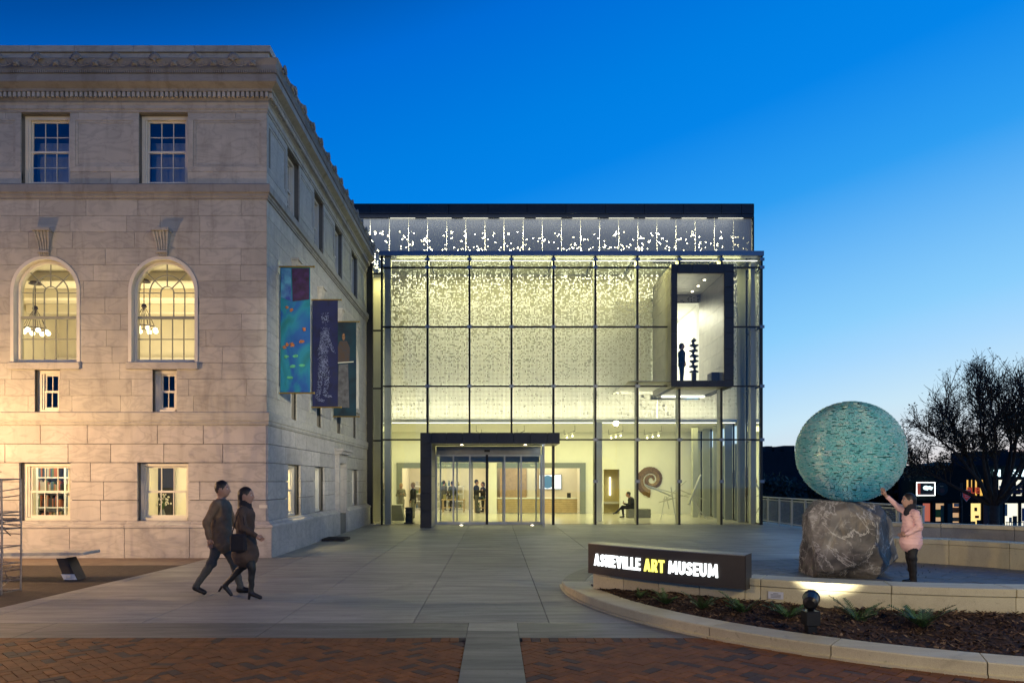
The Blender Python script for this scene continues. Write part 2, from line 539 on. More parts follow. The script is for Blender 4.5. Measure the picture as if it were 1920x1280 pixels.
for x, y, a, _ in big:
    o = inst('brick', random.choices(BM, (5, 1))[0], bricks, (x, y, random.uniform(-.004, .002)), a + random.uniform(-.015, .015))
    o.rotation_euler.x = random.uniform(-.012, .012)
tiles = {0: MB(), 1: MB()}
for c in pieces:
    if id(c) in bigset: continue
    q = random.choices((0, 1), (5, 1))[0]
    z = random.uniform(-.004, .002)
    pl = c[3] or rect(c[0], c[1], c[2] + random.uniform(-.012, .012))
    tiles[q].prism([(p[0], p[1], z - .03) for p in pl], (0, 0, .03))
def brick_var(name, base, k):
    m = mat(name, base, .75, var=.3, scale=5.5, bump=.35, bscale=90)
    return m
tiles[0].build('brick_field', brick_var('brick_field_red', (.185, .07, .016), 1), bricks, kind='stuff')
tiles[1].build('dark_brick_field', brick_var('brick_field_dark', (.07, .045, .03), 1), bricks, kind='stuff')

# ================================================================ OLD MARBLE BUILDING
F, S = 16.5, -5.23                # front wall plane (y) and side wall plane (x)
ob = thing('stone_building', 'old pale marble building with arched lit windows and carved cornice', 'building', (-9, 20, 0))
XL, YB = -14.4, 29.35
def z_(py): return 1.75 + (901 - py) / 81.8
def TF(u, v, d): return (u, F + d, v)          # u along x, d into the wall
def TS(u, v, d): return (S - d, u, v)          # u along y
def tbox(mb, T, u0, u1, v0, v1, d0, d1, mi=0):
    mb.hexa([T(u0, v0, d0), T(u1, v0, d0), T(u1, v0, d1), T(u0, v0, d1), T(u0, v1, d0), T(u1, v1, d0), T(u1, v1, d1), T(u0, v1, d1)], mi)
FB = [-12.98, -10.3, -7.6]                     # window axes on the front
SB = [18.7, 21.4, 24.1, 26.8]                  # and on the side
class Op:                                      # opening in a wall
    def __init__(s, c, w_, z0, z1, arch=False): s.c, s.w, s.z0, s.z1, s.arch = c, w_, z0, z1, arch
    def half(s, z):
        if z < s.z0 - 1e-6 or z > s.z1 + 1e-6: return None
        r = s.w / 2
        if not s.arch: return r
        zs = s.z1 - r
        if z <= zs: return r
        return sqrt(max(0, r * r - (z - zs) ** 2))
Z_SILLG, Z_HEADG = z_(976), z_(867)
def openings(cs, side):
    o = []
    for i, c in enumerate(cs):
        o.append(Op(c, 1.12, z_(345), z_(213)))
        o.append(Op(c, 1.6, 4.46, 6.9, True))
        o.append(Op(c + .03, .56, z_(772) + .002, 4.295))
        if side and i == 2:
            o.append(Op(24.1, 1.0, 0.05, 2.25))
        else:
            o.append(Op(c, 1.17, Z_SILLG, Z_HEADG))
    return o
OF, OS = openings(FB, False), openings(SB, True)
def wall_piece(T, z0, z1, ua, ub, ops, d0, d1, gap=0.0):
    """convex-ish polygons of one course between ua and ub with the openings cut out"""
    out = []
    zs = [z0 + gap / 2, z1 - gap / 2]
    cut = [o for o in ops if o.z0 < zs[1] - 1e-4 and o.z1 > zs[0] + 1e-4]
    n = 10 if any(o.arch and o.z1 - o.w / 2 < zs[1] for o in cut) else 1
    lv = [zs[0] + (zs[1] - zs[0]) * k / n for k in range(n + 1)]
    lines = []                                        # spans as (left fn, right fn)
    cut.sort(key=lambda o: o.c)
    left = [ua + gap / 2] * (n + 1)
    for o in cut:
        hw = []
        for z in lv:
            h = o.half(min(max(z, o.z0), o.z1)) if (o.z0 - 1e-3 <= z <= o.z1 + 1e-3) else (0.0 if o.arch and z > o.z1 else o.half(o.z0))
            hw.append(h)
        if o.c - max(hw) <= ua and o.c + max(hw) >= ub: return out
        rb = [min(o.c - h, ub - gap / 2) for h in hw]
        if o.c + max(hw) <= ua: continue
        if o.c - max(hw) >= ub: continue
        lines.append((left, rb))
        left = [max(o.c + h, ua + gap / 2) for h in hw]
    lines.append((left, [ub - gap / 2] * (n + 1)))
    for l, r in lines:
        if max(b - a for a, b in zip(l, r)) < .02: continue
        r = [max(a + .002, b) for a, b in zip(l, r)]
        pl = [(a, z) for a, z in zip(l, lv)]; pr = [(b, z) for b, z in zip(r, lv)]
        out.append((pl, pr))
    return out
def add_piece(mb, T, piece, d0, d1, cham=0.0):
    pl, pr = piece
    n = len(pl)
    for k in range(n - 1):
        p = [T(pl[k][0], pl[k][1], d0), T(pr[k][0], pr[k][1], d0), T(pr[k][0], pr[k][1], d1), T(pl[k][0], pl[k][1], d1),
             T(pl[k + 1][0], pl[k + 1][1], d0), T(pr[k + 1][0], pr[k + 1][1], d0), T(pr[k + 1][0], pr[k + 1][1], d1), T(pl[k + 1][0], pl[k + 1][1], d1)]
        b = len(mb.v); mb.v += p
        fs = [(0, 1, 5, 4), (2, 3, 7, 6), (1, 2, 6, 5), (3, 0, 4, 7)]
        if k == 0: fs.append((3, 2, 1, 0))
        if k == n - 2: fs.append((4, 5, 6, 7))
        mb.f += [tuple(b + i for i in f) for f in fs]; mb.m += [0] * len(fs)
    return mb
courses = []                                       # z0, z1, proud, gap, min, max width, material
zz = [z_(976), z_(937), z_(902.5), z_(867), z_(832), z_(797)]
for a, b in zip(zz[:-1], zz[1:]): courses.append((a, b, .03, .015, .95, 1.75, 'marble_base'))
dz = (z_(374) - z_(772)) / 13
for k in range(13): courses.append((z_(772) + k * dz, z_(772) + (k + 1) * dz, 0, .007, .75, 1.5, 'marble'))
courses.append((z_(346), z_(322), 0, .007, 1, 2, 'marble'))
courses.append((z_(222), z_(211), 0, .007, 1.2, 2, 'marble'))
stone_count = [0]
far_stones = MB()
core = MB()
def build_wall(T, ua, ub, ops, rnd, side):
    random.seed(rnd)
    for ci, (z0, z1, pr, gap, wa, wb, mt) in enumerate(courses):
        us = [ua]
        while us[-1] < ub - wb:
            us.append(us[-1] + random.uniform(wa, wb))
        us.append(ub)
        if len(us) > 2 and us[-1] - us[-2] < .4: us.pop(-2)
        for u0, u1 in zip(us[:-1], us[1:]):
            for pc in wall_piece(T, z0, z1, u0, u1, ops, 0, 0, gap):
                area_far = side and pc[0][0][0] > 23.2
                if area_far or stone_count[0] >= 290 or (not side and pc[1][0][0] < -11.6):
                    add_piece(far_stones, T, pc, -pr, .07)
                else:
                    m = MB(); add_piece(m, T, pc, -pr, .07)
                    m.build('stone', MT[mt], ob)
                    stone_count[0] += 1
    # backing wall a little behind the stone faces
    zb = sorted(set([0.0, Z_SILLG, Z_HEADG, z_(772), 4.295, 4.46, 6.1, 6.9, z_(374), z_(345), z_(213), 10.4, 11.0]))
    ue = ub - .02 if not side else ub
    for a, b in zip(zb[:-1], zb[1:]):
        for pc in wall_piece(T, a, b, ua + (.2 if side else 0), ue, ops, 0, 0, 0):
            add_piece(core, T, pc, .03, .34)
build_wall(TF, XL, S, OF, 21, False)
build_wall(TS, F, YB, OS, 33, True)
core.build('wall', MT['mortar'], ob)
far_stones.build('stonework', MT['marble'], ob, kind='stuff')

# plinth, belts and cornice: profiles swept round the corner
def sweep(name, prof, mt, cuts=(), bevel=0, parent=ob):
    """prof: list of (projection, z) closed polygon; swept along front then side with a mitred corner"""
    m = MB()
    n = len(prof)
    vs = []
    for (p, z) in prof: vs.append((XL, F - p, z))
    for (p, z) in prof: vs.append((S + p, F - p, z))
    for (p, z) in prof: vs.append((S + p, YB, z))
    fs = []
    for s_ in (0, 1):
        for i in range(n):
            j = (i + 1) % n
            fs.append((s_ * n + i, s_ * n + j, (s_ + 1) * n + j, (s_ + 1) * n + i))
    fs.append(tuple(range(n))); fs.append(tuple(range(2 * n, 3 * n))[::-1])
    m.add(vs, fs)
    return m.build(name, MT[mt], parent)
E0 = -.015
sweep('plinth_base', [(E0, 0), (.14, 0), (.14, .66), (E0, .66)], 'mortar')
def run_blocks(name, prof_, us, T, mt, gap=.006, side=False):
    for u0, u1 in zip(us[:-1], us[1:]):
        m = MB()
        n = len(prof_)
        vs = [T(u0 + gap / 2, z, -p) for p, z in prof_] + [T(u1 - gap / 2, z, -p) for p, z in prof_]
        fs = [tuple(range(n)), tuple(range(n, 2 * n))[::-1]] + [(i, (i + 1) % n, n + (i + 1) % n, n + i) for i in range(n)]
        m.add(vs, fs); m.build(name, MT[mt], ob)
zp, zw = z_(988), z_(976)
fx = [XL, -12.6, -11.4, wx(138, F), wx(240, F), wx(361, F), S + .165]
run_blocks('plinth_stone', [(.02, 0), (.165, 0), (.165, zp - .01), (.02, zp - .01)], fx, TF, 'marble_base', .012)
sy = [F - .163, 17.7, 19.3, 20.9, 22.5, 23.42]
run_blocks('plinth_stone', [(.02, 0), (.165, 0), (.165, zp - .01), (.02, zp - .01)], sy, TS, 'marble_base', .012, True)
run_blocks('plinth_stone', [(.02, 0), (.165, 0), (.165, zp - .01), (.02, zp - .01)], [24.78, 26.6, 28, YB], TS, 'marble_base', .012, True)
wt = [(.0, zp - .004), (.19, zp - .004), (.19, zp + .03), (.165, zp + .07), (.09, zp + .1), (.05, zw), (.0, zw)]
run_blocks('water_table', wt, fx[:-1] + [S + .0], TF, 'marble_base', .006)
m = MB(); n_ = len(wt)                                  # corner block of the water table, mitred
vs = [(S - .001, F - p, z) for p, z in wt] + [(S + p, F - p, z) for p, z in wt] + [(S + p, 17.4, z) for p, z in wt]
fs = [(s_ * n_ + i, s_ * n_ + (i + 1) % n_, (s_ + 1) * n_ + (i + 1) % n_, (s_ + 1) * n_ + i) for s_ in (0, 1) for i in range(n_)]
m.add(vs, fs + [tuple(range(n_)), tuple(range(2 * n_, 3 * n_))]); m.build('water_table', MT['marble_base'], ob)
run_blocks('water_table', wt, [17.41, 20.0, 23.42], TS, 'marble_base', .006)
run_blocks('water_table', wt, [24.78, 27, YB], TS, 'marble_base', .006)
# belt above the base storey
sweep('belt_course', [(E0, z_(797)), (.05, z_(797)), (.07, z_(793)), (.05, z_(790.5)), (.05, z_(789)), (.075, z_(788.5)), (.075, z_(774)), (.03, z_(772)), (E0, z_(772))], 'marble')
# belt cornice under the attic
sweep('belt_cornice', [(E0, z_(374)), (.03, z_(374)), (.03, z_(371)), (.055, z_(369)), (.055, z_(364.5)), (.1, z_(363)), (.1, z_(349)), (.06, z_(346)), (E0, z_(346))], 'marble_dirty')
# entablature
sweep('architrave', [(E0, z_(211)), (.02, z_(211)), (.02, z_(207)), (.045, z_(206)), (.045, z_(199)), (.075, z_(196)), (E0, z_(196))], 'marble')
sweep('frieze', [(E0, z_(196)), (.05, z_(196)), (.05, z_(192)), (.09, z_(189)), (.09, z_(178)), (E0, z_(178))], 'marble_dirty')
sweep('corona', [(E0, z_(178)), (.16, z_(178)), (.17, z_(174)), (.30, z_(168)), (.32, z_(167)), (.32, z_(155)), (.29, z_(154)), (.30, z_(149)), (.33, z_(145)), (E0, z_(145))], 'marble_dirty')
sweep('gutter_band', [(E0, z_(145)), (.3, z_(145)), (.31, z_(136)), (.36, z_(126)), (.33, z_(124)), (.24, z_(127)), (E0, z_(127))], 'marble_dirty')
sweep('parapet', [(-.3, z_(127)), (.06, z_(127)), (.06, z_(103)), (-.3, z_(103))], 'marble')
run_blocks('coping', [(-.34, z_(102.5)), (.11, z_(102.5)), (.11, z_(91)), (.08, z_(89.5)), (-.34, z_(89.5))], [XL, -12.1, -10.6, wx(140, 16.4), wx(250, 16.4), wx(365, 16.4), wx(471, 16.4), S + .11], TF, 'marble', .008)
run_blocks('coping', [(-.34, z_(102.5)), (.11, z_(102.5)), (.11, z_(91)), (.08, z_(89.5)), (-.34, z_(89.5))], [F + .35, 18.4, 20.2, 22, 23.9, 25.7, 27.5, YB], TS, 'marble', .008)
# dentils and the small bead row under the gutter: too small to tell apart
m = MB()
u = XL
while u < S + .06:
    tbox(m, TF, u, u + .05, z_(188), z_(179), -.155, -.085); u += .0505 + .0005 * 0 + .0
    u += .0
u = F - .05
while u < YB - .1:
    tbox(m, TS, u, u + .055, z_(188), z_(179), -.155, -.085); u += .1
m2 = MB(); u = XL
while u < S + .1:
    tbox(m2, TF, u, u + .062, z_(188), z_(179), -.155, -.085); u += .108
u = F - .1
while u < YB - .1:
    tbox(m2, TS, u, u + .062, z_(188), z_(179), -.155, -.085); u += .108
m2.build('dentil_row', MT['marble'], ob, kind='stuff')
m3 = MB(); u = XL
while u < S + .28:
    tbox(m3, TF, u, u + .03, z_(152), z_(146), -.335, -.27); u += .047
u = F - .3
while u < YB - .1:
    tbox(m3, TS, u, u + .03, z_(152), z_(146), -.335, -.27); u += .047
m3.build('bead_row', MT['marble_dirty'], ob, kind='stuff')
# antefixes: fans with lion masks and scrolls between
def antefix_mesh():
    m = MB()
    for k in range(-4, 5):                               # palmette of nine fronds
        a = k * rad(17)
        r = .17 - abs(k) * .008
        p0 = Vector((0, 0, .17)); p1 = p0 + Vector((sin(a) * r * .6, -.02, cos(a) * r * .6)); p2 = p0 + Vector((sin(a) * r, -.005, cos(a) * r))
        m.path([p0, p1, p2], [.008, .017, .02], 5)
    m.sphere((0, -.02, .16), .035, 8, 5)
    for s_ in (-1, 1):                                    # scrolls
        pts = [(s_ * (.05 + .015 * t + .05 * (1 - t / 9) * cos(t * .9)) + s_ * .13, -.03, .07 + .05 * (1 - t / 10) * sin(t * .9)) for t in range(9)]
        m.path(pts, .016, 5)
        m.path([(s_ * .02, -.02, .12), (s_ * .1, -.03, .03), (s_ * .22, -.03, .02)], [.012, .016, .012], 5)
    return m
def mask_mesh():
    m = MB()
    m.sphere((0, -.05, .085), .062, 10, 7, sc3=(1, .8, 1.05))
    m.sphere((0, -.1, .065), .03, 8, 5)
    for s_ in (-1, 1):
        m.sphere((s_ * .055, -.035, .125), .024, 6, 4); m.sphere((s_ * .05, -.04, .05), .03, 6, 4)
        m.sphere((s_ * .025, -.1, .1), .013, 6, 4)
    return m
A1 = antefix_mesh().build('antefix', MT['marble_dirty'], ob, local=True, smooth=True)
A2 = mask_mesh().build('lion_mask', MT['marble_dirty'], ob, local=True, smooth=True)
mA, mM = A1.data, A2.data
bpy.data.objects.remove(A1); bpy.data.objects.remove(A2)
zA = z_(145)
k = 0
x = wx(440, 16.2)
while x > XL + .2:
    inst('antefix', mA, ob, (x, F - .375, zA)); inst('lion_mask', mM, ob, (x + .44, F - .375, zA)); x -= .88
    k += 1
y = F + .15
while y < YB - .3:
    inst('antefix', mA, ob, (S + .375, y, zA), pi / 2); inst('lion_mask', mM, ob, (S + .375, y + .44, zA), pi / 2); y += .88
# attic panels: raised border round a recessed slab
def attic(T, spans):
    z0, z1 = z_(322), z_(222)
    for u0, u1 in spans:
        m = MB()
        b = .12
        tbox(m, T, u0, u1, z0 + .001, z0 + b, -.006, .06); tbox(m, T, u0, u1, z1 - b * .4, z1 - .001, -.006, .06)
        tbox(m, T, u0, u0 + b, z0 + b + .001, z1 - b * .4 - .001, -.006, .06); tbox(m, T, u1 - b, u1, z0 + b + .001, z1 - b * .4 - .001, -.006, .06)
        m.build('panel_border', MT['marble'], ob)
        e = b + .0; t = .055
        m = MB()
        q0, q1, r0, r1 = u0 + b + .002, u1 - b - .002, z0 + b + .002, z1 - b * .4 - .002
        for (a0, a1, c0, c1) in ((q0, q1, r0, r0 + t), (q0, q1, r1 - t, r1), (q0, q0 + t, r0 + t, r1 - t), (q1 - t, q1, r0 + t, r1 - t)):
            tbox(m, T, a0, a1, c0, c1, .008, .05)
        m.build('panel_moulding', MT['marble'], ob)
        m = MB(); tbox(m, T, q0 + t, q1 - t, r0 + t, r1 - t, .022, .06); m.build('panel', MT['marble'], ob)
hw = .565
attic(TF, [(XL, FB[0] - hw), (FB[0] + hw, FB[1] - hw), (FB[1] + hw, FB[2] - hw), (FB[2] + hw, S - .001)])
attic(TS, [(F + .001, SB[0] - hw)] + [(a + hw, b - hw) for a, b in zip(SB[:-1], SB[1:])] + [(SB[-1] + hw, YB)])

# windows
def sash_window(T, c, w_, z0, z1, cols, rt, rb, gl, rail=None, rec=.16):
    """timber double-hung window: frame, glazing bars, panes"""
    m = MB()
    f = .075
    e = .003
    u0, u1 = c - w_ / 2 + e, c + w_ / 2 - e
    z0 += e; z1 -= e
    tbox(m, T, u0, u0 + f, z0, z1, rec - .06, rec + .1); tbox(m, T, u1 - f, u1, z0, z1, rec - .06, rec + .1)
    tbox(m, T, u0 + f, u1 - f, z1 - f, z1, rec - .06, rec + .1); tbox(m, T, u0 + f, u1 - f, z0, z0 + f * .8, rec - .09, rec + .1)
    tbox(m, T, u0 + f, u0 + f + .035, z0 + f, z1 - f, rec - .03, rec + .02); tbox(m, T, u1 - f - .035, u1 - f, z0 + f, z1 - f, rec - .03, rec + .02)
    fr = m.build('window', MT['white_frame'], ob)
    a0, a1 = u0 + f + .036, u1 - f - .036
    zm = (z0 + z1) / 2 if rail is None else rail
    s = MB()
    tbox(s, T, a0, a1, zm - .025, zm + .025, rec - .01, rec + .05)
    for (lo, hi, rows, dd) in ((z0 + f * .8, zm - .025, rb, .0), (zm + .025, z1 - f, rt, .02)):
        tbox(s, T, a0, a0 + .035, lo, hi, rec + dd, rec + dd + .03); tbox(s, T, a1 - .035, a1, lo, hi, rec + dd, rec + dd + .03)
        b0 = lo + (.06 if dd == 0 else 0); b1 = hi - (.04 if dd else 0)
        if dd == 0: tbox(s, T, a0 + .035, a1 - .035, lo, b0, rec + dd, rec + dd + .03)
        else: tbox(s, T, a0 + .035, a1 - .035, b1, hi, rec + dd, rec + dd + .03)
        for k in range(1, cols):
            x = a0 + .035 + (a1 - a0 - .07) * k / cols
            tbox(s, T, x - .009, x + .009, b0, b1, rec + dd + .004, rec + dd + .026)
        for k in range(1, rows):
            z = b0 + (b1 - b0) * k / rows
            tbox(s, T, a0 + .035, a1 - .035, z - .009, z + .009, rec + dd + .006, rec + dd + .024)
        for i in range(cols):
            for j in range(rows):
                x0 = a0 + .035 + (a1 - a0 - .07) * i / cols + .009; x1 = a0 + .035 + (a1 - a0 - .07) * (i + 1) / cols - .009
                y0 = b0 + (b1 - b0) * j / rows + .009; y1 = b0 + (b1 - b0) * (j + 1) / rows - .009
                t = random.uniform(-.002, .002)
                p = MB(); p.quad(T(x0, y0, rec + dd + .015 + t), T(x1, y0, rec + dd + .015 - t), T(x1, y1, rec + dd + .015 + t), T(x0, y1, rec + dd + .015 - t * 2))
                p.build('pane', MT[gl], fr, recalc=False)
    s.build('sash', MT['white_frame'], fr)
    return fr
def arc_pts(c, zs, r, n, a0=0.0, a1=pi):
    return [(c + r * cos(a0 + (a1 - a0) * k / n), zs + r * sin(a0 + (a1 - a0) * k / n)) for k in range(n + 1)]
def ring(mb, T, pts_o, pts_i, d0, d1):
    for k in range(len(pts_o) - 1):
        a, b, c_, d_ = pts_i[k], pts_o[k], pts_o[k + 1], pts_i[k + 1]
        mb.hexa([T(*a, d0), T(*b, d0), T(*b, d1), T(*a, d1), T(*d_, d0), T(*c_, d0), T(*c_, d1), T(*d_, d1)])
def arched_window(T, c, side=False):
    R = .8 - .003; z0, zs = 4.465, 6.1; rec = .17
    # stone archivolt
    m = MB()
    ring(m, T, [(c + R, z0)] + arc_pts(c, zs, R, 20) + [(c - R, z0)], [(c + R - .075, z0)] + arc_pts(c, zs, R - .075, 20) + [(c - R + .075, z0)], -.02, .22)
    m.build('archivolt', MT['white_frame'], ob)
    r = R - .078
    m = MB()
    ring(m, T, [(c + r, z0)] + arc_pts(c, zs, r, 20) + [(c - r, z0)], [(c + r - .06, z0)] + arc_pts(c, zs, r - .06, 20) + [(c - r + .06, z0)], rec - .04, rec + .08)
    tbox(m, T, c - r + .06, c + r - .06, z0, z0 + .08, rec - .06, rec + .08)
    fr = m.build('window', MT['white_frame'], ob)
    ri = r - .062
    zm = 5.52
    s = MB()
    tbox(s, T, c - ri, c + ri, zm - .03, zm + .03, rec - .02, rec + .05)
    b = .011
    for k in range(1, 5):
        x = c - ri + 2 * ri * k / 5
        tbox(s, T, x - b, x + b, z0 + .08, zm - .03, rec, rec + .02)
    tbox(s, T, c - ri, c + ri, (z0 + zm) / 2 + .02, (z0 + zm) / 2 + .042, rec + .002, rec + .018)
    for rr, zz_ in ((ri * .62, zs), (ri * .23, zs)):
        ring(s, T, [(c + rr + b, zm + .03)] + arc_pts(c, zz_, rr + b, 14) + [(c - rr - b, zm + .03)], [(c + rr - b, zm + .03)] + arc_pts(c, zz_, rr - b, 14) + [(c - rr + b, zm + .03)], rec + .02, rec + .042)
    for a in (45, 90, 135):
        a = rad(a); t = Vector((cos(a), sin(a))); nrm = Vector((-sin(a), cos(a))) * b
        p = [Vector((c, zs)) + t * (ri * .23) + nrm, Vector((c, zs)) + t * (ri * .23) - nrm, Vector((c, zs)) + t * ri - nrm, Vector((c, zs)) + t * ri + nrm]
        s.prism([T(q.x, q.y, rec + .021) for q in p], Vector(T(0, 0, .04)) - Vector(T(0, 0, .021)))
    for s_ in (-1, 1):
        x0, x1 = sorted((c + s_ * ri * .23, c + s_ * ri))
        tbox(s, T, x0, x1, zs - b, zs + b, rec + .023, rec + .039)
    s.build('sash', MT['sash_green'], fr)
    def pane(pts, d):
        p = MB(); p.add([T(u, v, d) for u, v in pts], [tuple(range(len(pts)))]); p.build('pane', MT['glass'], fr, recalc=False)
    for k in range(5):
        for a, b_ in ((z0 + .08, (z0 + zm) / 2 + .02), ((z0 + zm) / 2 + .042, zm - .03)):
            pane([(c - ri + 2 * ri * k / 5 + .011, a), (c - ri + 2 * ri * (k + 1) / 5 - .011, a), (c - ri + 2 * ri * (k + 1) / 5 - .011, b_), (c - ri + 2 * ri * k / 5 + .011, b_)], rec + .01)
    for k in range(4):                                   # fan lights between the radial bars
        a0, a1 = k * pi / 4, (k + 1) * pi / 4
        pane(arc_pts(c, zs, ri, 5, a0, a1) + arc_pts(c, zs, ri * .62, 5, a1, a0), rec + .031)
        pane(arc_pts(c, zs, ri * .62, 5, a0, a1) + arc_pts(c, zs, ri * .23, 4, a1, a0), rec + .031)
    pane([(c - ri * .23, zm + .03), (c + ri * .23, zm + .03)] + arc_pts(c, zs, ri * .23, 8), rec + .031)
    for s_ in (-1, 1):
        for q0, q1 in ((.23, .62), (.62, 1)):
            x0, x1 = sorted((c + s_ * ri * q0, c + s_ * ri * q1))
            pane([(x0, zm + .03), (x1, zm + .03), (x1, zs), (x0, zs)], rec + .031)
    # sill
    m = MB(); tbox(m, T, c - .83, c + .81, 4.298, 4.458, -.07, .2); m.build('window_sill', MT['marble'], ob, bevel=.01)
    # fluted console keystone
    m = MB()
    n = 9
    for k in range(n):
        t0, t1 = -1 + 2 * k / n, -1 + 2 * (k + 1) / n
        dd = .025 if k % 2 else 0
        lv = [(6.88, .1, .05), (7.0, .115, .07), (7.2, .14, .1), (7.38, .175, .16), (7.42, .175, .16)]
        for (za, wa_, pa), (zb_, wb_, pb) in zip(lv[:-1], lv[1:]):
            m.hexa([T(c + t0 * wa_, za, -pa + dd), T(c + t1 * wa_, za, -pa + dd), T(c + t1 * wa_, za, .02), T(c + t0 * wa_, za, .02),
                    T(c + t0 * wb_, zb_, -pb + dd), T(c + t1 * wb_, zb_, -pb + dd), T(c + t1 * wb_, zb_, .02), T(c + t0 * wb_, zb_, .02)])
    tbox(m, T, c - .205, c + .205, 7.421, 7.48, -.2, .02); tbox(m, T, c - .13, c + .13, 6.95, 6.99, -.1, -.05)
    m.build('keystone', MT['marble'], ob)
random.seed(5)
for T, cs, side in ((TF, FB, False), (TS, SB, True)):
    for i, c in enumerate(cs):
        sash_window(T, c, 1.12, z_(345), z_(213), 3, 2, 2, 'glass_dark', rec=.2)
        arched_window(T, c, side)
        sash_window(T, c + .03, .56, z_(772), 4.295, 2, 1, 1, 'glass', rec=.2)
        if not (side and i == 2):
            sash_window(T, c, 1.17, Z_SILLG, Z_HEADG, 3, 1, 1, 'glass', rec=.2)
# side door with hooded surround
m = MB()
tbox(m, TS, 23.45, 23.62, .0, 2.34, -.16, .1); tbox(m, TS, 24.58, 24.75, 0, 2.34, -.16, .1)
tbox(m, TS, 23.45, 24.75, 2.341, 2.62, -.16, .1); tbox(m, TS, 23.36, 24.84, 2.62, 2.72, -.28, .1); tbox(m, TS, 23.3, 24.9, 2.721, 2.8, -.34, .1)
tbox(m, TS, 23.621, 23.68, 0, 2.2, -.1, .1); tbox(m, TS, 24.52, 24.579, 0, 2.2, -.1, .1)
m.build('door_surround', MT['marble_base'], ob)
m = MB(); tbox(m, TS, 23.69, 24.51, .02, 2.3, .1, .16)
for a, b in ((.2, .95), (1.1, 2.1)):
    for e, f_ in ((23.8, 24.06), (24.14, 24.4)): tbox(m, TS, e, f_, a, b, .085, .1)
dr = m.build('door', MT['white_frame'], ob)
m = MB(); p = Vector(TS(24.42, 1.02, .05)); m.sphere(p, .035, 8, 6); m.build('handle', MT['steel'], dr)
# small engraved stone tablet near the corner
m = MB(); tbox(m, TF, wx(487, F), wx(498, F) + .05, z_(952), z_(946), -.042, -.03); m.build('tablet', MT['white_frame'], ob)
# roof
m = MB(); m.box(XL, S - .32, F + .32, YB, 10.95, 11.05); m.build('roof', MT['mortar'], ob)

# rooms behind the front windows
def room(name, x0, x1, y0, y1, z0, z1, mt, t=.04):
    m = MB()
    m.box(x0, x1, y1, y1 + t, z0, z1); m.box(x0 - t, x0, y0, y1, z0, z1); m.box(x1, x1 + t, y0, y1, z0, z1)
    m.box(x0 - t, x1 + t, y0, y1 + t, z0 - t, z0 - .001); m.box(x0 - t, x1 + t, y0, y1 + t, z1 + .001, z1 + t)
    return m.build(name, mt, ob)
def wall_mat(name, c): return mat(name, c, .7, var=.03)
room('office', -14.3, -10.0, F + .36, 20.4, .1, 3.0, MT['cream_wall'])
room('flower_room', -9.9, -6.95, F + .36, 20.4, .1, 3.0, MT['cream_wall'])
room('salon', -14.3, -5.7, F + .36, 23.6, 4.42, 7.1, MT['cream_wall'])
room('mezzanine', -14.3, -5.7, F + .36, 18.2, 3.2, 4.36, MT['portal_grey'])
attic_paint = wall_mat('attic_paint', (.2, .22, .25))
room('attic_room', -14.3, -5.7, F + .36, 19.5, 8.2, 10.3, attic_paint)
# ceiling ribs in the salon
for y in (18.4, 20.1, 21.8):
    m = MB(); m.box(-14.2, -5.75, y, y + .25, 6.85, 7.09); m.build('ceiling_beam', MT['cream_wall'], ob)
m = MB(); m.box(-14.2, -5.75, 23.35, 23.59, 5.6, 5.75); m.build('picture_rail', MT['white_frame'], ob)
m = MB()
for k in range(14):
    x = -9.35 + .05 * k; m.box(x, x + .03, 22.7 - (k % 2) * .03, 22.75, 4.43, 6.4)
m.build('curtain', mat('cream_curtain', (.6, .5, .28), .8), ob)
light('office_light', 'AREA', (-11, 18.6, 2.9), PW['room'] * 1.2, (1, .85, .55), ob, 3.4, 1.5, (0, 0, 0))
light('flower_light', 'AREA', (-7.3, 18.4, 2.9), PW['room'], (1, .85, .55), ob, 2, 1.5, (0, 0, 0))
light('salon_light', 'AREA', (-9.6, 20.5, 4.6), PW['salon'] * 2.6, (1, .84, .52), ob, 6, 3, (pi, 0, 0))
light('salon_down', 'AREA', (-9.6, 20.5, 6.7), PW['salon'] * 1.6, (1, .84, .52), ob, 5, 2, (0, 0, 0))
# attic roller blinds
for c in FB[1:]:
    m = MB(); m.box(c - .5, c + .5, F + .5, F + .52, z_(345) + .1, z_(250)); m.build('roller_blind', mat('blue_blind', (.55, .58, .6), .8), ob)
# dim rooms behind the side windows
m = MB()
m.box(S - 1.6, S - 1.55, 17.2, YB - .3, .1, 3.0); m.box(S - 1.6, S - .36, 20.0, 20.05, .1, 3.0); m.box(S - 1.6, S - .36, 17.2, 17.25, .1, 3.0)
m.box(S - 1.6, S - .36, 17.2, YB - .3, 3.0, 3.05); m.box(S - 1.6, S - .36, 17.2, YB - .3, .06, .1)
m.build('side_room', MT['cream_wall'], ob)
light('side_room_light', 'AREA', (S - 1.0, 18.7, 2.9), 130, (1, .78, .42), ob, .6, 1.6, (0, 0, 0))
light('side_room_light', 'AREA', (S - 1.0, 26.8, 2.9), 12, (1, .78, .42), ob, .6, 1.2, (0, 0, 0))

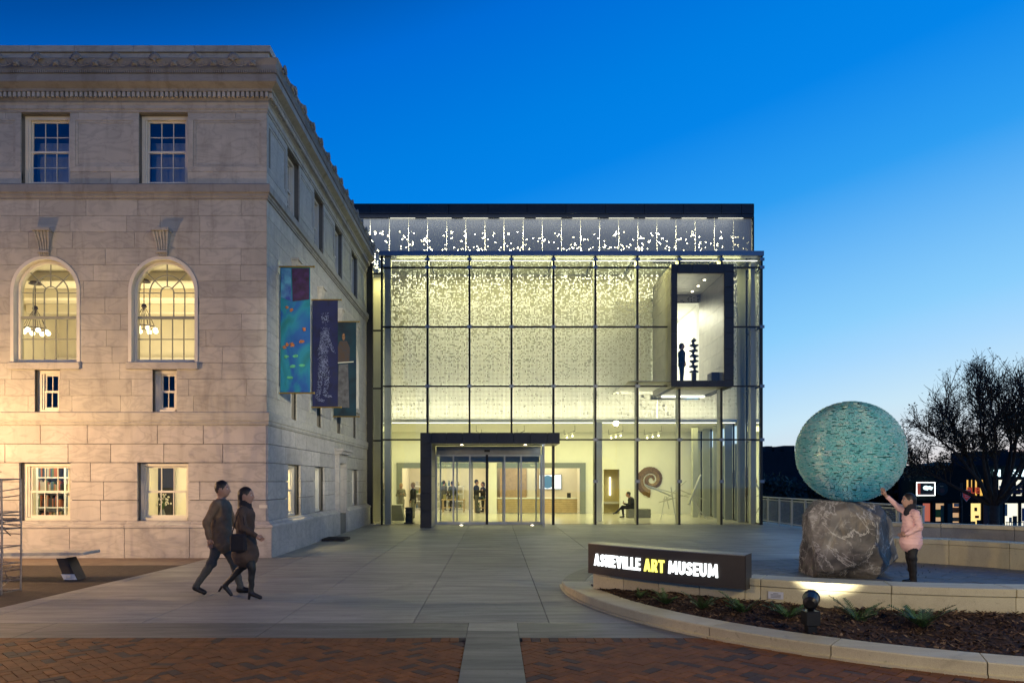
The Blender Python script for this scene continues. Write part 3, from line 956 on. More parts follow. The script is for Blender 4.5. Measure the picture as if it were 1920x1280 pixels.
# chandeliers
def chandelier(x, y, z, label):
    t = thing('chandelier', label, 'chandelier', (x, y, z), 0, 'chandeliers in the upper salon')
    m = MB(); m.tube((x, y, z), (x, y, z + 1.25), .012, n=6); m.lathe([(.02, 0), (.16, .02), (.1, .08), (.02, .1)], (x, y, z + 1.2), 12)
    m.lathe([(.01, 0), (.07, .03), (.05, .1), (.01, .12)], (x, y, z + .55), 10)
    for k in range(8):
        a = k * pi / 4; m.path([(x, y, z + .62), (x + .15 * cos(a), y + .15 * sin(a), z + .35), (x + .27 * cos(a), y + .27 * sin(a), z + .08)], .006, 5)
    m.path([(x + .29 * cos(k * pi / 8), y + .29 * sin(k * pi / 8), z + .07) for k in range(17)], .012, 5)
    m.build('stem', MT['bark'], t)
    for k in range(8):
        a = k * pi / 4
        b = MB(); b.sphere((x + .29 * cos(a), y + .29 * sin(a), z - .0), .06, 10, 7); b.build('globe', MT['bulb'], t, smooth=True)
    light('chandelier_light', 'POINT', (x, y, z - .02), 14, (1, .8, .45), t, rad_=.3)
chandelier(*at(66, 622, 18.4), 'brass chandelier hanging behind the arched window farther from the corner')
chandelier(*at(270, 618, 18.4), 'brass chandelier hanging behind the arched window closer to the corner')

# bookshelf behind the first ground window, flower and dark doorway behind the second
bx, by = -12.3, 19.3
bs = thing('bookcase', 'white bookcase full of books inside the lit ground floor office', 'bookcase', (bx + .9, by, .1))
m = MB()
for xx in (bx, bx + .75, bx + 1.5, bx + 2.2): m.box(xx, xx + .04, by, by + .32, .1, 2.3)
for zz_ in (.1, .6, 1.02, 1.42, 1.82, 2.28): m.box(bx, bx + 2.24, by + .01, by + .33, zz_, zz_ + .03)
m.box(bx, bx + 2.24, by + .331, by + .35, .1, 2.3)
m.build('shelf', MT['white_paint'], bs)
random.seed(9)
bookm = [mat('book_cover', c, .6, var=.05) for c in ((.3, .1, .05), (.05, .1, .15), (.25, .22, .12), (.03, .03, .03), (.4, .36, .3), (.1, .15, .08))]
for zz_ in (1.05, 1.45, 1.85, .63):
    for s0 in (bx + .06, bx + .81, bx + 1.56):
        xx = s0
        while xx < s0 + .6:
            wv = random.uniform(.025, .055)
            if random.random() < .85:
                b = MB(); b.box(xx, xx + wv - .004, by + .02, by + .24, zz_, zz_ + random.uniform(.2, .33))
                b.build('book', random.choice(bookm), bs)
            xx += wv
# black panel as the dark of an open doorway + vase of flowers
m = MB(); m.box(-9.5, -9.05, 20.3, 20.36, .12, 2.6); m.build('dark_doorway', MT['black'], ob)
v = thing('flower_vase', 'vase of small pale flowers on the sill of the lit window nearer the corner', 'vase', (-7.95, 17.2, .84))
m = MB(); m.lathe([(.05, 0), (.08, .06), (.05, .16), (.04, .2), (.05, .21)], (-7.95, 17.2, .86), 10); m.build('vase', MT['portal_grey'], v, smooth=True)
m = MB(); pm = MB()
for k in range(26):
    a = random.uniform(0, 2 * pi); r = random.uniform(.05, .22); h = random.uniform(.1, .38)
    e = (-7.95 + r * cos(a), 17.2 + r * sin(a) * .6, 1.07 + h)
    m.path([(-7.95, 17.2, 1.05), (-7.95 + r * .4 * cos(a), 17.2 + r * .3 * sin(a), 1.07 + h * .7), e], .004, 4)
    pm.sphere(e, random.uniform(.018, .03), 6, 4)
m.build('stems', MT['fern'], v); pm.build('blossom', MT['cream_wall'], v, kind='stuff')
m = MB(); m.box(-8.6, -6.4, 17.0, 17.5, .55, .82); m.build('window_counter', MT['white_paint'], ob)
m = MB(); m.box(-11.6, -9.2, 17.0, 17.35, .55, .84); m.build('window_counter', MT['white_paint'], ob)

# banners on the side wall
def banner(yD, zt, label, mt, figure):
    x0 = S + .06
    wd = .72; hg = 3.04
    t = thing('banner', label, 'banner', (S, yD, zt - hg), 0, 'banners along the side wall')
    for zz_ in (zt, zt - hg):
        m = MB(); m.tube((S - .02, yD, zz_), (S + wd + .14, yD, zz_), .02, n=8); m.sphere((S + wd + .15, yD, zz_), .028, 8, 6)
        m.build('pole', mat('brass_pole', (.45, .3, .08), .35, .8), t)
        m = MB(); m.box(S - .02, S + .03, yD - .05, yD + .05, zz_ - .16, zz_ + .16); m.build('bracket', MT['fin'], t)
    m = MB()
    nx, nz = 6, 16
    vs = []
    for j in range(nz + 1):
        for i in range(nx + 1):
            u = i / nx; v_ = j / nz
            vs.append((x0 + wd * u, yD + .012 * sin(u * 7 + v_ * 3) * sin(pi * v_), zt - hg + hg * v_))
    m.add(vs, [(j * (nx + 1) + i, j * (nx + 1) + i + 1, (j + 1) * (nx + 1) + i + 1, (j + 1) * (nx + 1) + i) for j in range(nz) for i in range(nx)])
    m.build('cloth', mt, t, smooth=True, recalc=False)
    if figure: figure(t, x0, yD, zt - hg)
def paint_mat(name, stops_, scale, dist, stretch, seed=0):
    m = bpy.data.materials.new(name); m.use_nodes = True
    L = m.node_tree.links; p = m.node_tree.nodes['Principled BSDF']; p.inputs['Roughness'].default_value = .75
    n = noise(m, scale, 3, dist, .5, stretch, 'obj')
    r = nn(m, 'ShaderNodeValToRGB'); L.new(n, r.inputs[0])
    while len(r.color_ramp.elements) < len(stops_): r.color_ramp.elements.new(.5)
    for e, (q, c) in zip(r.color_ramp.elements, stops_): e.position = q; e.color = (*s2l(c), 1)
    L.new(r.outputs[0], p.inputs['Base Color'])
    return m, r, n
m1, _, _ = paint_mat('abstract_print', [(.25, (12, 32, 110)), (.4, (14, 76, 140)), (.5, (16, 112, 136)), (.58, (12, 98, 108)), (.68, (22, 112, 92)), (.76, (14, 56, 110))], 1.0, .9, (1.4, 1, .8), 0)
m2_, _, _ = paint_mat('night_print', [(.3, (12, 16, 54)), (.5, (16, 24, 74)), (.7, (22, 28, 62))], 3, .6, (1, 1, 1))
m3_, _, _ = paint_mat('teal_print', [(.3, (8, 26, 40)), (.55, (12, 52, 66)), (.75, (16, 34, 60))], 1.6, .5, (1, 1, 1))
def flat(pts, y): return [(p[0], y, p[1]) for p in pts]
dots_m = mat('pale_blue_print', (.24, .28, .46), .7)
def fig_dots(t, x0, y, z0):                       # stippled walking figure made of printed dots
    random.seed(4)
    m = MB()
    segs = [((.36, 2.42), (.36, 2.62), .11), ((.33, 1.6), (.36, 2.2), .14), ((.3, 1.35), (.33, 1.7), .15), ((.36, 2.2), (.5, 1.8), .06), ((.5, 1.8), (.62, 1.55), .045),
            ((.34, 1.4), (.42, .85), .1), ((.42, .85), (.36, .35), .075), ((.36, .33), (.55, .3), .04), ((.28, 1.4), (.24, .85), .1), ((.24, .85), (.16, .25), .07), ((.16, .22), (.34, .18), .04), ((.34, 2.15), (.2, 1.6), .055)]
    for a, b, r in segs:
        a = Vector(a); b = Vector(b)
        n = int((b - a).length * 1900 * r * 8 / 5) + 30
        for k in range(n):
            q = a.lerp(b, random.random()); th = random.uniform(0, 2 * pi); rr = r * sqrt(random.random())
            px, pz = q.x + rr * cos(th), q.y + rr * sin(th)
            s_ = random.uniform(.005, .009)
            m.add([(x0 + px + s_ * cos(h_), y - .016, z0 + pz + s_ * sin(h_)) for h_ in (0, 1.26, 2.51, 3.77, 5.03)], [(0, 1, 2, 3, 4)])
    m.build('printed_figure', dots_m, t, kind='stuff', recalc=False)
def fig_seated(t, x0, y, z0):                     # dim figure standing behind a pale table edge
    tan = mat('tan_print', (.25, .13, .06), .7, var=.5, scale=12); grey = mat('grey_print', (.1, .1, .11), .7, var=.4, scale=8)
    def poly(pts, mt, dy, nm):
        m = MB(); m.add([(x0 + a, y - .014 - dy, z0 + b) for a, b in pts], [tuple(range(len(pts)))]); m.build(nm, mt, t, recalc=False)
    poly([(.2 + .5 * .09 * cos(a) + .12, 2.55 + .11 * sin(a)) for a in np.linspace(0, 2 * pi, 14)[:-1]], tan, .002, 'printed_head')
    poly([(.2, 2.42), (.42, 2.42), (.52, 2.2), (.5, 1.75), (.12, 1.75), (.12, 2.2)], mat('ochre_print', (.2, .11, .06), .7, var=.6, scale=16, col2=(.05, .05, .06)), 0, 'printed_torso')
    poly([(.08, 1.70), (.64, 1.74), (.64, 1.77), (.08, 1.73)], MT['cream_wall'], .004, 'printed_table_edge')
    poly([(.12, .3), (.5, .28), (.46, 1.68), (.16, 1.66)], grey, .001, 'printed_drapery')
def fig_abstract(t, x0, y, z0):
    def poly(pts, mt, dy):
        m = MB(); m.add([(x0 + a, y - .014 - dy, z0 + b) for a, b in pts], [tuple(range(len(pts)))]); m.build('printed_patch', mt, t, recalc=False)
    maroon = mat('maroon_print', (.03, .008, .03), .7, var=.6, scale=6, col2=(.05, .015, .09)); blue = mat('cobalt_print', (.03, .06, .4), .7, var=.4, scale=5, col2=(.08, .3, .45))
    orange = mat('orange_print', (.3, .1, .03), .7, var=.5, scale=14)
    poly([(.3, 2.2), (.7, 2.25), (.7, 3.0), (.28, 3.0)], maroon, .001); poly([(.02, 2.3), (.27, 2.2), (.26, 3.0), (.02, 3.0)], blue, .002)
    random.seed(8)
    for k in range(8):
        a, b = random.uniform(.05, .6), random.uniform(1.0, 2.1)
        pts = [(a + random.uniform(.02, .09) * cos(h_), b + random.uniform(.02, .06) * sin(h_)) for h_ in np.linspace(0, 2 * pi, 9)[:-1]]
        poly(pts, orange, .002 + .0006 * k)
    for k in range(5):
        a, b = random.uniform(.1, .6), random.uniform(.15, .9)
        pts = [(a + random.uniform(.04, .09) * cos(h_), b + random.uniform(.02, .05) * sin(h_)) for h_ in np.linspace(0, 2 * pi, 9)[:-1]]
        poly(pts, mat('green_print', (.06, .3, .16), .7, var=.4, scale=14), .002 + .0006 * k)
banner(17.35, wz(500, 17.35), 'teal and cobalt banner with orange marks, closest to the building corner', m1, fig_abstract)
banner(20.4, wz(562, 20.4), 'navy banner with a pale dotted walking figure', m2_, fig_dots)
banner(23.1, wz(603, 23.1), 'dark teal banner with a dim brown standing figure', m3_, fig_seated)
# low floor grille by the side door
m = MB(); m.box(-5.03, -4.36, 20.9, 21.6, 0, .03)
gr = thing('floor_vent', 'low brown metal vent box beside the side door', 'vent', (-4.7, 21.2, 0))
m = MB(); m.box(-5.02, -4.35, 20.85, 21.65, 0, .07); m.build('frame', MT['bark'], gr)
for k in range(9):
    m = MB(); m.box(-4.98, -4.39, 20.9 + k * .08, 20.93 + k * .08, .07, .085); m.build('slat', MT['black_metal'], gr)
# ================================================================ MUSEUM: glass front with perforated metal screen
SC = 31.65                         # perforated screen plane
XR = 10.66                         # corner of the glass
mu = thing('museum_building', 'modern glass fronted museum glowing yellow with a perforated metal screen', 'building', (3, 33, 0))
def gz(py): return wz(py, GL)
MX = [-4.37 + 1.677 * k for k in range(9)]                 # mullion axes
TZ = [gz(502), gz(613), gz(724), gz(824)]
ZTOP = gz(481)
OX0, OX1, OZ0, OZ1 = 6.93, 9.385, 5.44, 10.26              # projecting window box
PX0, PX1, PZ = -2.78, 2.42, 3.54                            # entrance portal
def in_oriel(x, z): return OX0 < x < OX1 and OZ0 < z < OZ1
# mullions (black outside) with pale steel fins behind
for k, x in enumerate([-4.52] + MX):
    segs = [(0.0, ZTOP)]
    if OX0 < x < OX1: segs = [(0, OZ0 - .01), (OZ1 + .01, ZTOP)]
    if PX0 + .1 < x < PX1 - .1: segs = [(PZ + .01, ZTOP)]
    for a, b in segs:
        if k == 1: continue
        m = MB(); m.box(x - .038, x + .038, GL - .07, GL + .03, a, b); m.build('mullion', MT['black_metal'], mu)
    for a, b in segs:
        if k == 0: continue
        m = MB(); m.box(x - .03, x + .03, GL + .05, GL + (.45 if k > 1 else .3), a, b)
        if k == 1: m = MB(); m.box(x - .05, x + .2, GL + .05, GL + .3, a, b)
        m.build('fin', MT['fin'], mu)
m = MB(); m.box(XR - .06, XR + .03, GL - .07, GL + .03, 0, ZTOP); m.build('mullion', MT['black_metal'], mu)
m = MB(); m.box(XR - .3, XR - .12, GL + .35, GL + .6, 0, ZTOP); m.build('fin', MT['fin'], mu)
# transoms
XE = [-4.52] + MX[1:] + [XR]
for z in TZ:
    for a, b in zip(XE[:-1], XE[1:]):
        mid = (a + b) / 2
        if z < PZ and PX0 < mid < PX1: continue
        if OZ0 < z < OZ1:
            if a > OX0 - .1 and b < OX1 + .1: continue
            if a < OX0 < b: b = OX0
            if a < OX1 < b: a = OX1
        if z < PZ and a < PX1 < b: a = PX1
        if z < PZ and a < PX0 < b: b = PX0
        if b - a < .1: continue
        m = MB(); m.box(a + .036, b - .036, GL - .05, GL + .028, z - .03, z + .03); m.build('transom', MT['black_metal'], mu)
# panes
ZE = [0.02] + TZ[::-1] + [ZTOP]
for a, b in zip(XE[:-1], XE[1:]):
    for z0, z1 in zip(ZE[:-1], ZE[1:]):
        x0, x1 = a + .03, b - .03
        if z0 >= TZ[2] - .2 and z1 <= OZ1 + .2:
            if x0 > OX0 - .1 and x1 < OX1 + .15 and x1 > OX0: 
                if x1 <= OX1: continue
                x0 = max(x0, OX1)
            if x0 < OX0 < x1: x1 = OX0
            if x0 < OX1 < x1: x0 = OX1
        if z1 < PZ and x0 > PX0 - .2 and x1 < PX1 + .2: continue
        if z1 < PZ and x0 < PX1 < x1: x0 = PX1
        if z1 < PZ and x0 < PX0 < x1: x1 = PX0
        if x1 - x0 < .1: continue
        m = MB(); t = random.uniform(-.006, .006)
        m.quad((x0, GL - .02 + t, z0), (x1, GL - .02, z0), (x1, GL - .02 - t, z1), (x0, GL - .02, z1)); m.build('glass_pane', MT['glass_curtain'], mu, recalc=False)
# clips at the glass joints
for x in XE[1:]:
    for z in [gz(487)] + TZ + [gz(902)]:
        if in_oriel(x, z) or (PX0 < x < PX1 and z < PZ): continue
        m = MB(); m.box(x - .09, x + .09, GL - .09, GL - .055, z - .06, z + .06); m.build('glass_clip', MT['cap_metal'], mu)
# cap along the top of the glass and its glazed roof
m = MB(); m.box(-4.62, XR + .06, GL - .12, GL + .25, ZTOP + .002, gz(472)); m.build('roof_cap', MT['cap_metal'], mu)
m = MB(); m.box(XR - .28, XR + .06, GL + .252, SC, ZTOP + .002, gz(474)); m.build('roof_cap', MT['cap_metal'], mu)
for a, b in zip(XE[:-1], XE[1:]):
    m = MB(); m.quad((a + .02, GL + .26, ZTOP + .06), (b - .02, GL + .26, ZTOP + .06), (b - .02, SC - .02, ZTOP + .06), (a + .02, SC - .02, ZTOP + .06)); m.build('roof_pane', MT['glass_curtain'], mu, recalc=False)
    m = MB(); m.box(a + .05, b - .05, GL + .3, GL + .34, ZTOP - .085, ZTOP - .065); m.build('led_strip', MT['led'], mu)
    m = MB(); m.box(b - .03, b + .03, GL + .5, SC - .02, ZTOP - .06, ZTOP + .04); m.build('roof_beam', MT['fin'], mu)
light('atrium_light', 'AREA', (3, GL + .75, ZTOP - .14), PW['atrium'], LOB, mu, 14, .3, (rad(20), 0, 0))
light('added_outward_light', 'AREA', (3, GL + .6, ZTOP - .14), PW['outward_glow'], LOB, mu, 14, .3, (rad(-32), 0, 0))  # outward strip added so museum glow reaches plaza and side wall
# narrow recessed glazing beside the old building and a black box as the slot's shadow
m = MB(); m.box(S + .01, -4.98, 29.3, 29.5, 0, 10.6); m.build('shadow_slot', MT['black'], mu)
m = MB(); m.quad((-4.98, 29.5, .02), (-4.56, 29.5, .02), (-4.56, 29.5, 10.5), (-4.98, 29.5, 10.5)); m.build('glass_pane', MT['glass_curtain'], mu, recalc=False)
m = MB(); m.quad((-4.54, GL + .03, .02), (-4.54, 29.5, .02), (-4.54, 29.5, 10.5), (-4.54, GL + .03, 10.5)); m.build('glass_pane', MT['glass_curtain'], mu, recalc=False)
for z in [gz(502) - .04, gz(613), gz(724), gz(824)]:
    m = MB(); m.box(-4.98, -4.55, 29.46, 29.52, z - .03, z + .03); m.build('transom', MT['black_metal'], mu)
m = MB(); m.box(-5.2, -4.5, 30.6, 30.64, 0, 10.6); m.build('return_wall', MT['cream_wall'], mu)
light('return_light', 'AREA', (-4.85, 30.0, 10.4), 22, LOB, mu, .4, .3, (0, 0, 0))
# glazed side wall
YS = [GL + 1.7 + 1.677 * k for k in range(5)]
for y in YS:
    m = MB(); m.box(XR - .03, XR + .04, y - .035, y + .035, 0, ZTOP if y < SC else 4.3); m.build('mullion', MT['black_metal'], mu)
    m = MB(); m.box(XR - .4, XR - .06, y - .03, y + .03, 0, ZTOP if y < SC else 4.3); m.build('fin', MT['fin'], mu)
ys = [GL + .04] + YS + [38.1]
for a, b in zip(ys[:-1], ys[1:]):
    for z0, z1 in zip(ZE[:-1], ZE[1:]):
        if b > SC + .3 and z1 > 5: continue
        if b > SC + .3: z1 = min(z1, 4.3)
        if z1 - z0 < .2: continue
        m = MB(); m.quad((XR, a + .03, z0), (XR, b - .03, z0), (XR, b - .03, z1), (XR, a + .03, z1)); m.build('glass_pane', MT['glass_curtain'], mu, recalc=False)
        m = MB(); m.box(XR - .03, XR + .035, a + .04, b - .04, z0 - .025, z0 + .025); m.build('transom', MT['black_metal'], mu)

# --- perforated screen, backlit
def perforated():
    m = bpy.data.materials.new('perforated_metal'); m.use_nodes = True
    L = m.node_tree.links; N = m.node_tree.nodes; p = N['Principled BSDF']; out = N['Material Output']
    p.inputs['Base Color'].default_value = (.43, .42, .36, 1); p.inputs['Roughness'].default_value = .5; p.inputs['Metallic'].default_value = .15
    g = nn(m, 'ShaderNodeNewGeometry').outputs['Position']
    sx = nn(m, 'ShaderNodeSeparateXYZ'); L.new(g, sx.inputs[0])
    P = .057
    gx = mth(m, 'DIVIDE', sx.outputs[0], P); gzz = mth(m, 'DIVIDE', sx.outputs[2], P)
    ix = mth(m, 'FLOOR', gx); iz = mth(m, 'FLOOR', gzz)
    fx_ = mth(m, 'SUBTRACT', mth(m, 'FRACT', gx), .5); fz_ = mth(m, 'SUBTRACT', mth(m, 'FRACT', gzz), .5)
    r = mth(m, 'SQRT', mth(m, 'ADD', mth(m, 'MULTIPLY', fx_, fx_), mth(m, 'MULTIPLY', fz_, fz_)))
    cc = nn(m, 'ShaderNodeCombineXYZ'); L.new(ix, cc.inputs[0]); L.new(iz, cc.inputs[2])
    wnn = nn(m, 'ShaderNodeTexWhiteNoise', noise_dimensions='3D'); L.new(cc.outputs[0], wnn.inputs['Vector'])
    # drifting clusters: coarse noise sampled at hole positions
    n1 = nn(m, 'ShaderNodeTexNoise'); n1.inputs['Scale'].default_value = .16; n1.inputs['Detail'].default_value = 2; L.new(cc.outputs[0], n1.inputs['Vector'])
    # share of open holes by height: dense near the lobby, sparse at the top
    cv = nn(m, 'ShaderNodeMapRange'); L.new(sx.outputs[2], cv.inputs[0]); cv.inputs[1].default_value = 4.4; cv.inputs[2].default_value = 13.3
    fc = nn(m, 'ShaderNodeFloatCurve'); L.new(cv.outputs[0], fc.inputs[1])
    c = fc.mapping.curves[0]
    pts = [(0, .985), (.1, .95), (.25, .86), (.38, .74), (.46, .58), (.55, .44), (.64, .34), (.705, .27), (.725, .2), (.80, .16), (.88, .02), (1, 0)]
    c.points[0].location = pts[0]; c.points[1].location = pts[-1]
    for q in pts[1:-1]: c.points.new(*q)
    fc.mapping.update()
    dens = mth(m, 'ADD', fc.outputs[0], mth(m, 'MULTIPLY', mth(m, 'SUBTRACT', n1.outputs[0], .5), mth(m, 'MULTIPLY', mth(m, 'SUBTRACT', 1.0, fc.outputs[0]), 1.3)))
    dens = mth(m, 'MULTIPLY', dens, mth(m, 'LESS_THAN', sx.outputs[2], 12.72))
    op = mth(m, 'LESS_THAN', wnn.outputs[0], dens)
    rad_h = ramp(m, sx.outputs[2], 4.4, 9.5)
    rr = mth(m, 'MULTIPLY_ADD', rad_h, .09, .33)
    hole = mth(m, 'MULTIPLY', op, mth(m, 'LESS_THAN', r, rr))
    tr = nn(m, 'ShaderNodeBsdfTransparent'); mx = nn(m, 'ShaderNodeMixShader')
    L.new(hole, mx.inputs[0]); L.new(p.outputs[0], mx.inputs[1]); L.new(tr.outputs[0], mx.inputs[2]); L.new(mx.outputs[0], out.inputs[0])
    return m
MT['perf'] = perforated()
PW_ = .84
zr = [4.47, 7.4, 10.4, 13.28]
k = 0
x = -8.0
while x < 11.2:
    x1 = min(x + PW_, 11.29)
    for z0, z1 in zip(zr[:-1], zr[1:]):
        if x + .1 > OX0 + .2 - PW_ and x < OX1 - .1 and z0 < 9.6 and z1 > 5.6:
            # the box's opening passes through here: trim
            for (a0, a1, b0, b1) in ((x, min(x1, OX0 + .23), z0, z1), (max(x, OX1 - .37), x1, z0, z1), (max(x, OX0 + .23), min(x1, OX1 - .37), max(z0, 9.6), z1), (max(x, OX0 + .23), min(x1, OX1 - .37), z0, min(z1, 5.69))):
                if a1 - a0 > .05 and b1 - b0 > .05:
                    m = MB(); m.box(a0 + .003, a1 - .003, SC, SC + .004, b0 + .003, b1 - .003); m.build('screen_panel', MT['perf'], mu)
            continue
        m = MB(); m.box(x + .003, x1 - .003, SC, SC + .004, z0 + .003, z1 - .003); m.build('screen_panel', MT['perf'], mu)
    x = x1
# cavity behind: white wall washed by strips
m = MB()
m.box(-8, OX0 + .1, 32.6, 32.64, 4.4, 13.3); m.box(OX1 - .1, 11.3, 32.6, 32.64, 4.4, 13.3); m.box(OX0 + .1, OX1 - .1, 32.6, 32.64, 9.95, 13.3); m.box(OX0 + .1, OX1 - .1, 32.6, 32.64, 4.4, 5.4)
m.box(-8, 11.3, SC + .02, 32.6, 13.3, 13.34); m.box(-8, 11.3, SC + .05, 32.6, 4.36, 4.4)
m.build('light_box_wall', MT['white_wall'], mu)
light('backlight', 'AREA', (1.5, 31.9, 13.2), PW['backlight'], (1, .94, .62), mu, 18, .25, (rad(14), 0, 0))
light('backlight', 'AREA', (1.5, 31.9, 4.5), PW['backlight'] * .16, (1, .92, .6), mu, 18, .25, (pi - rad(14), 0, 0))
# dark metal parapet band over the screen
bx_ = [-8.2] + [wx(px, SC - .1) for px in (694, 767, 841, 915, 988, 1061, 1135, 1208, 1281, 1353, 1390)] + [11.36]
for a, b in zip(bx_[:-1], bx_[1:]):
    m = MB(); m.box(a + .006, b - .006, SC - .12, SC + .3, wz(400.5, SC - .12), wz(382, SC - .12)); m.build('parapet_panel', MT['dark_panel'], mu, bevel=.006)
bx_ = [-8.2] + [wx(px, SC - .1) for px in (730, 804, 878, 951, 1024, 1098, 1171, 1244, 1317, 1390)] + [11.36]
for a, b in zip(bx_[:-1], bx_[1:]):
    m = MB(); m.box(a + .006, b - .006, SC - .1, SC + .3, wz(408, SC - .1), wz(401.3, SC - .1)); m.build('parapet_panel', MT['dark_panel'], mu)
m = MB(); m.box(-8.2, 11.34, SC - .06, SC + .3, 13.31, 13.9); m.build('parapet_core', MT['black'], mu)
m = MB(); m.box(11.3, 11.36, SC - .1, 40, 4.4, 13.3); m.build('side_cladding', MT['dark_panel'], mu)
light('soffit_light', 'AREA', (1.6, SC - .6, 13.34), PW['soffit'], (.85, .9, 1), mu, 18, .1, (rad(25), 0, 0))
for a in range(10):
    x = -4.6 + a * 1.6; m = MB(); m.box(x, x + 1.1, SC - .055, SC - .035, 13.265, 13.275); m.build('led_strip', MT['led'], mu)
m = MB(); m.box(-8.2, 11.3, SC + .31, 45, 13.4, 13.5); m.build('roof', MT['black'], mu)
m = MB(); m.box(-8.2, 11.3, 45, 45.1, 0, 13.5); m.build('rear_wall', MT['mortar'], mu)

# --- lobby
m = MB(); m.box(-6.5, XR - .05, GL + .04, 45, -.04, .012); m.build('lobby_floor', MT['terrazzo'], mu)
m = MB(); m.box(-6.5, 11.3, SC + .02, 38.1, 4.32, 4.356); m.build('lobby_ceiling', MT['white_wall'], mu)
m = MB(); m.box(-6.5, 11.3, SC - .06, SC + .02, 4.33, 4.465); m.build('ceiling_edge', MT['white_wall'], mu)
m = MB(); m.box(-6.5, 10.6, SC + .1, SC + .14, 4.29, 4.315); m.build('led_strip', MT['led'], mu)
LWX = -6.2
m = MB(); m.box(LWX - .1, LWX, 29.6, 38.1, 0, 4.32); m.build('lobby_wall', MT['white_wall'], mu)
BY = 38.1
m = MB()   # back wall with two portals and a niche
for a, b, z0, z1 in ((LWX, -5.21, 0, 4.32), (-5.21, 4.80, 2.71, 4.32), (4.80, 5.75, 0, 4.32), (5.75, 6.6, 2.36, 4.32), (6.6, 11.3, 0, 4.32), (-.32, .1, 0, 2.71)):
    m.box(a, b, BY, BY + .15, z0, z1)
m.build('lobby_wall', MT['white_wall'], mu)
m = MB()
for a, b, z0, z1 in ((-5.2, -4.92, 0, 2.7), (-4.92, -.33, 2.42, 2.7), (.11, 4.5, 2.42, 2.7), (4.5, 4.79, 0, 2.7)):
    m.box(a, b, BY - .1, BY + .16, z0, z1)
m.build('portal_frame', MT['portal_grey'], mu)
# store room and reception room behind
m = MB()
m.box(-5.3, 4.9, 44.2, 44.3, 0, 3.3); m.box(-5.3, -5.2, BY + .17, 44.2, 0, 3.3); m.box(4.8, 4.9, BY + .17, 44.2, 0, 3.3); m.box(-.3, .08, BY + .17, 44.2, 0, 3.3); m.box(-5.3, 4.9, BY + .17, 44.2, 3.3, 3.4)
m.build('inner_rooms', MT['cream_wall'], mu)
m = MB(); m.box(.3, 1.9, 43.2, 43.3, 0, 2.6); m.build('oak_wall', MT['pale_wood'], mu)
m = MB(); m.box(5.5, 6.9, 39.6, 39.7, 0, 2.5); m.box(5.5, 5.6, BY + .16, 39.6, 0, 2.5); m.box(6.8, 6.9, BY + .16, 39.6, 0, 2.5); m.box(5.5, 6.9, BY + .16, 39.7, 2.5, 2.6); m.build('niche', mat('yellow_plaster', (.7, .6, .3), .7, var=.03), mu)
m = MB(); m.box(6.28, 6.36, 39.5, 39.58, .95, 1.95); m.build('niche_light', MT['led'], mu)
m = MB(); m.box(5.65, 6.75, 39.2, 39.58, .5, .62); m.build('niche_shelf', MT['white_paint'], mu)
light('lobby_light', 'AREA', (2.3, 35.2, 4.28), PW['lobby'], LOB, mu, 15, 3.5, (0, 0, 0))
light('lobby_front_light', 'AREA', (3.0, 32.6, 4.26), PW['lobby'] * .55, LOB, mu, 14, .5, (rad(30), 0, 0))
light('store_light', 'AREA', (-2.6, 41, 3.25), PW['store'], (1, .86, .55), mu, 4, 4, (0, 0, 0))
light('desk_light', 'AREA', (2.5, 41.5, 3.25), PW['desk'], (1, .88, .6), mu, 3.6, 3.6, (0, 0, 0))
# columns
for x, y in ((4.5, 31.2), (-5.6, 32.5), (9.6, 34.6)):
    m = MB(); m.box(x - .13, x + .13, y - .13, y + .13, .013, 4.31); m.build('column', MT['fin'] if x > 9 else MT['white_wall'], mu, bevel=.01)
# track lights
def track(x0, y0, x1, y1, n, label, z=4.05):
    t = thing('track_light', label, 'track light', (x0, y0, z), 0, 'ceiling track lights')
    m = MB(); m.tube((x0, y0, z), (x1, y1, z), .02, n=6); m.tube((x0, y0, z), (x0, y0, 4.3), .008, n=5); m.tube((x1, y1, z), (x1, y1, 4.3), .008, n=5); m.build('rail', MT['black_metal'], t)
    for k in range(n):
        f = (k + .5) / n
        p = Vector((x0 + (x1 - x0) * f, y0 + (y1 - y0) * f, z - .03))
        m = MB(); m.tube(p, p + Vector((.02, .04, -.14)), .035, .045, 8); sp = m.build('spot_head', MT['white_paint'], t)
        m = MB(); m.sphere(p + Vector((.02, .04, -.16)), .035, 8, 6); m.build('lens', MT['lamp'], sp)
    return t
for i, (px, n) in enumerate(((893, 2), (983, 1), (1078, 2), (1168, 3), (1240, 3))):
    y0 = 33.2
    x = wx(px, y0)
    track(x, y0, x + (.2 if px < 950 else -.25), y0 + 2.6, n, 'thin black ceiling track with bright spots ' + ('over the sliding doors at the litter bin side', 'over the middle of the sliding doors', 'over the wall screen beside the portal', 'over the seated person', 'over the rod sculpture')[i])
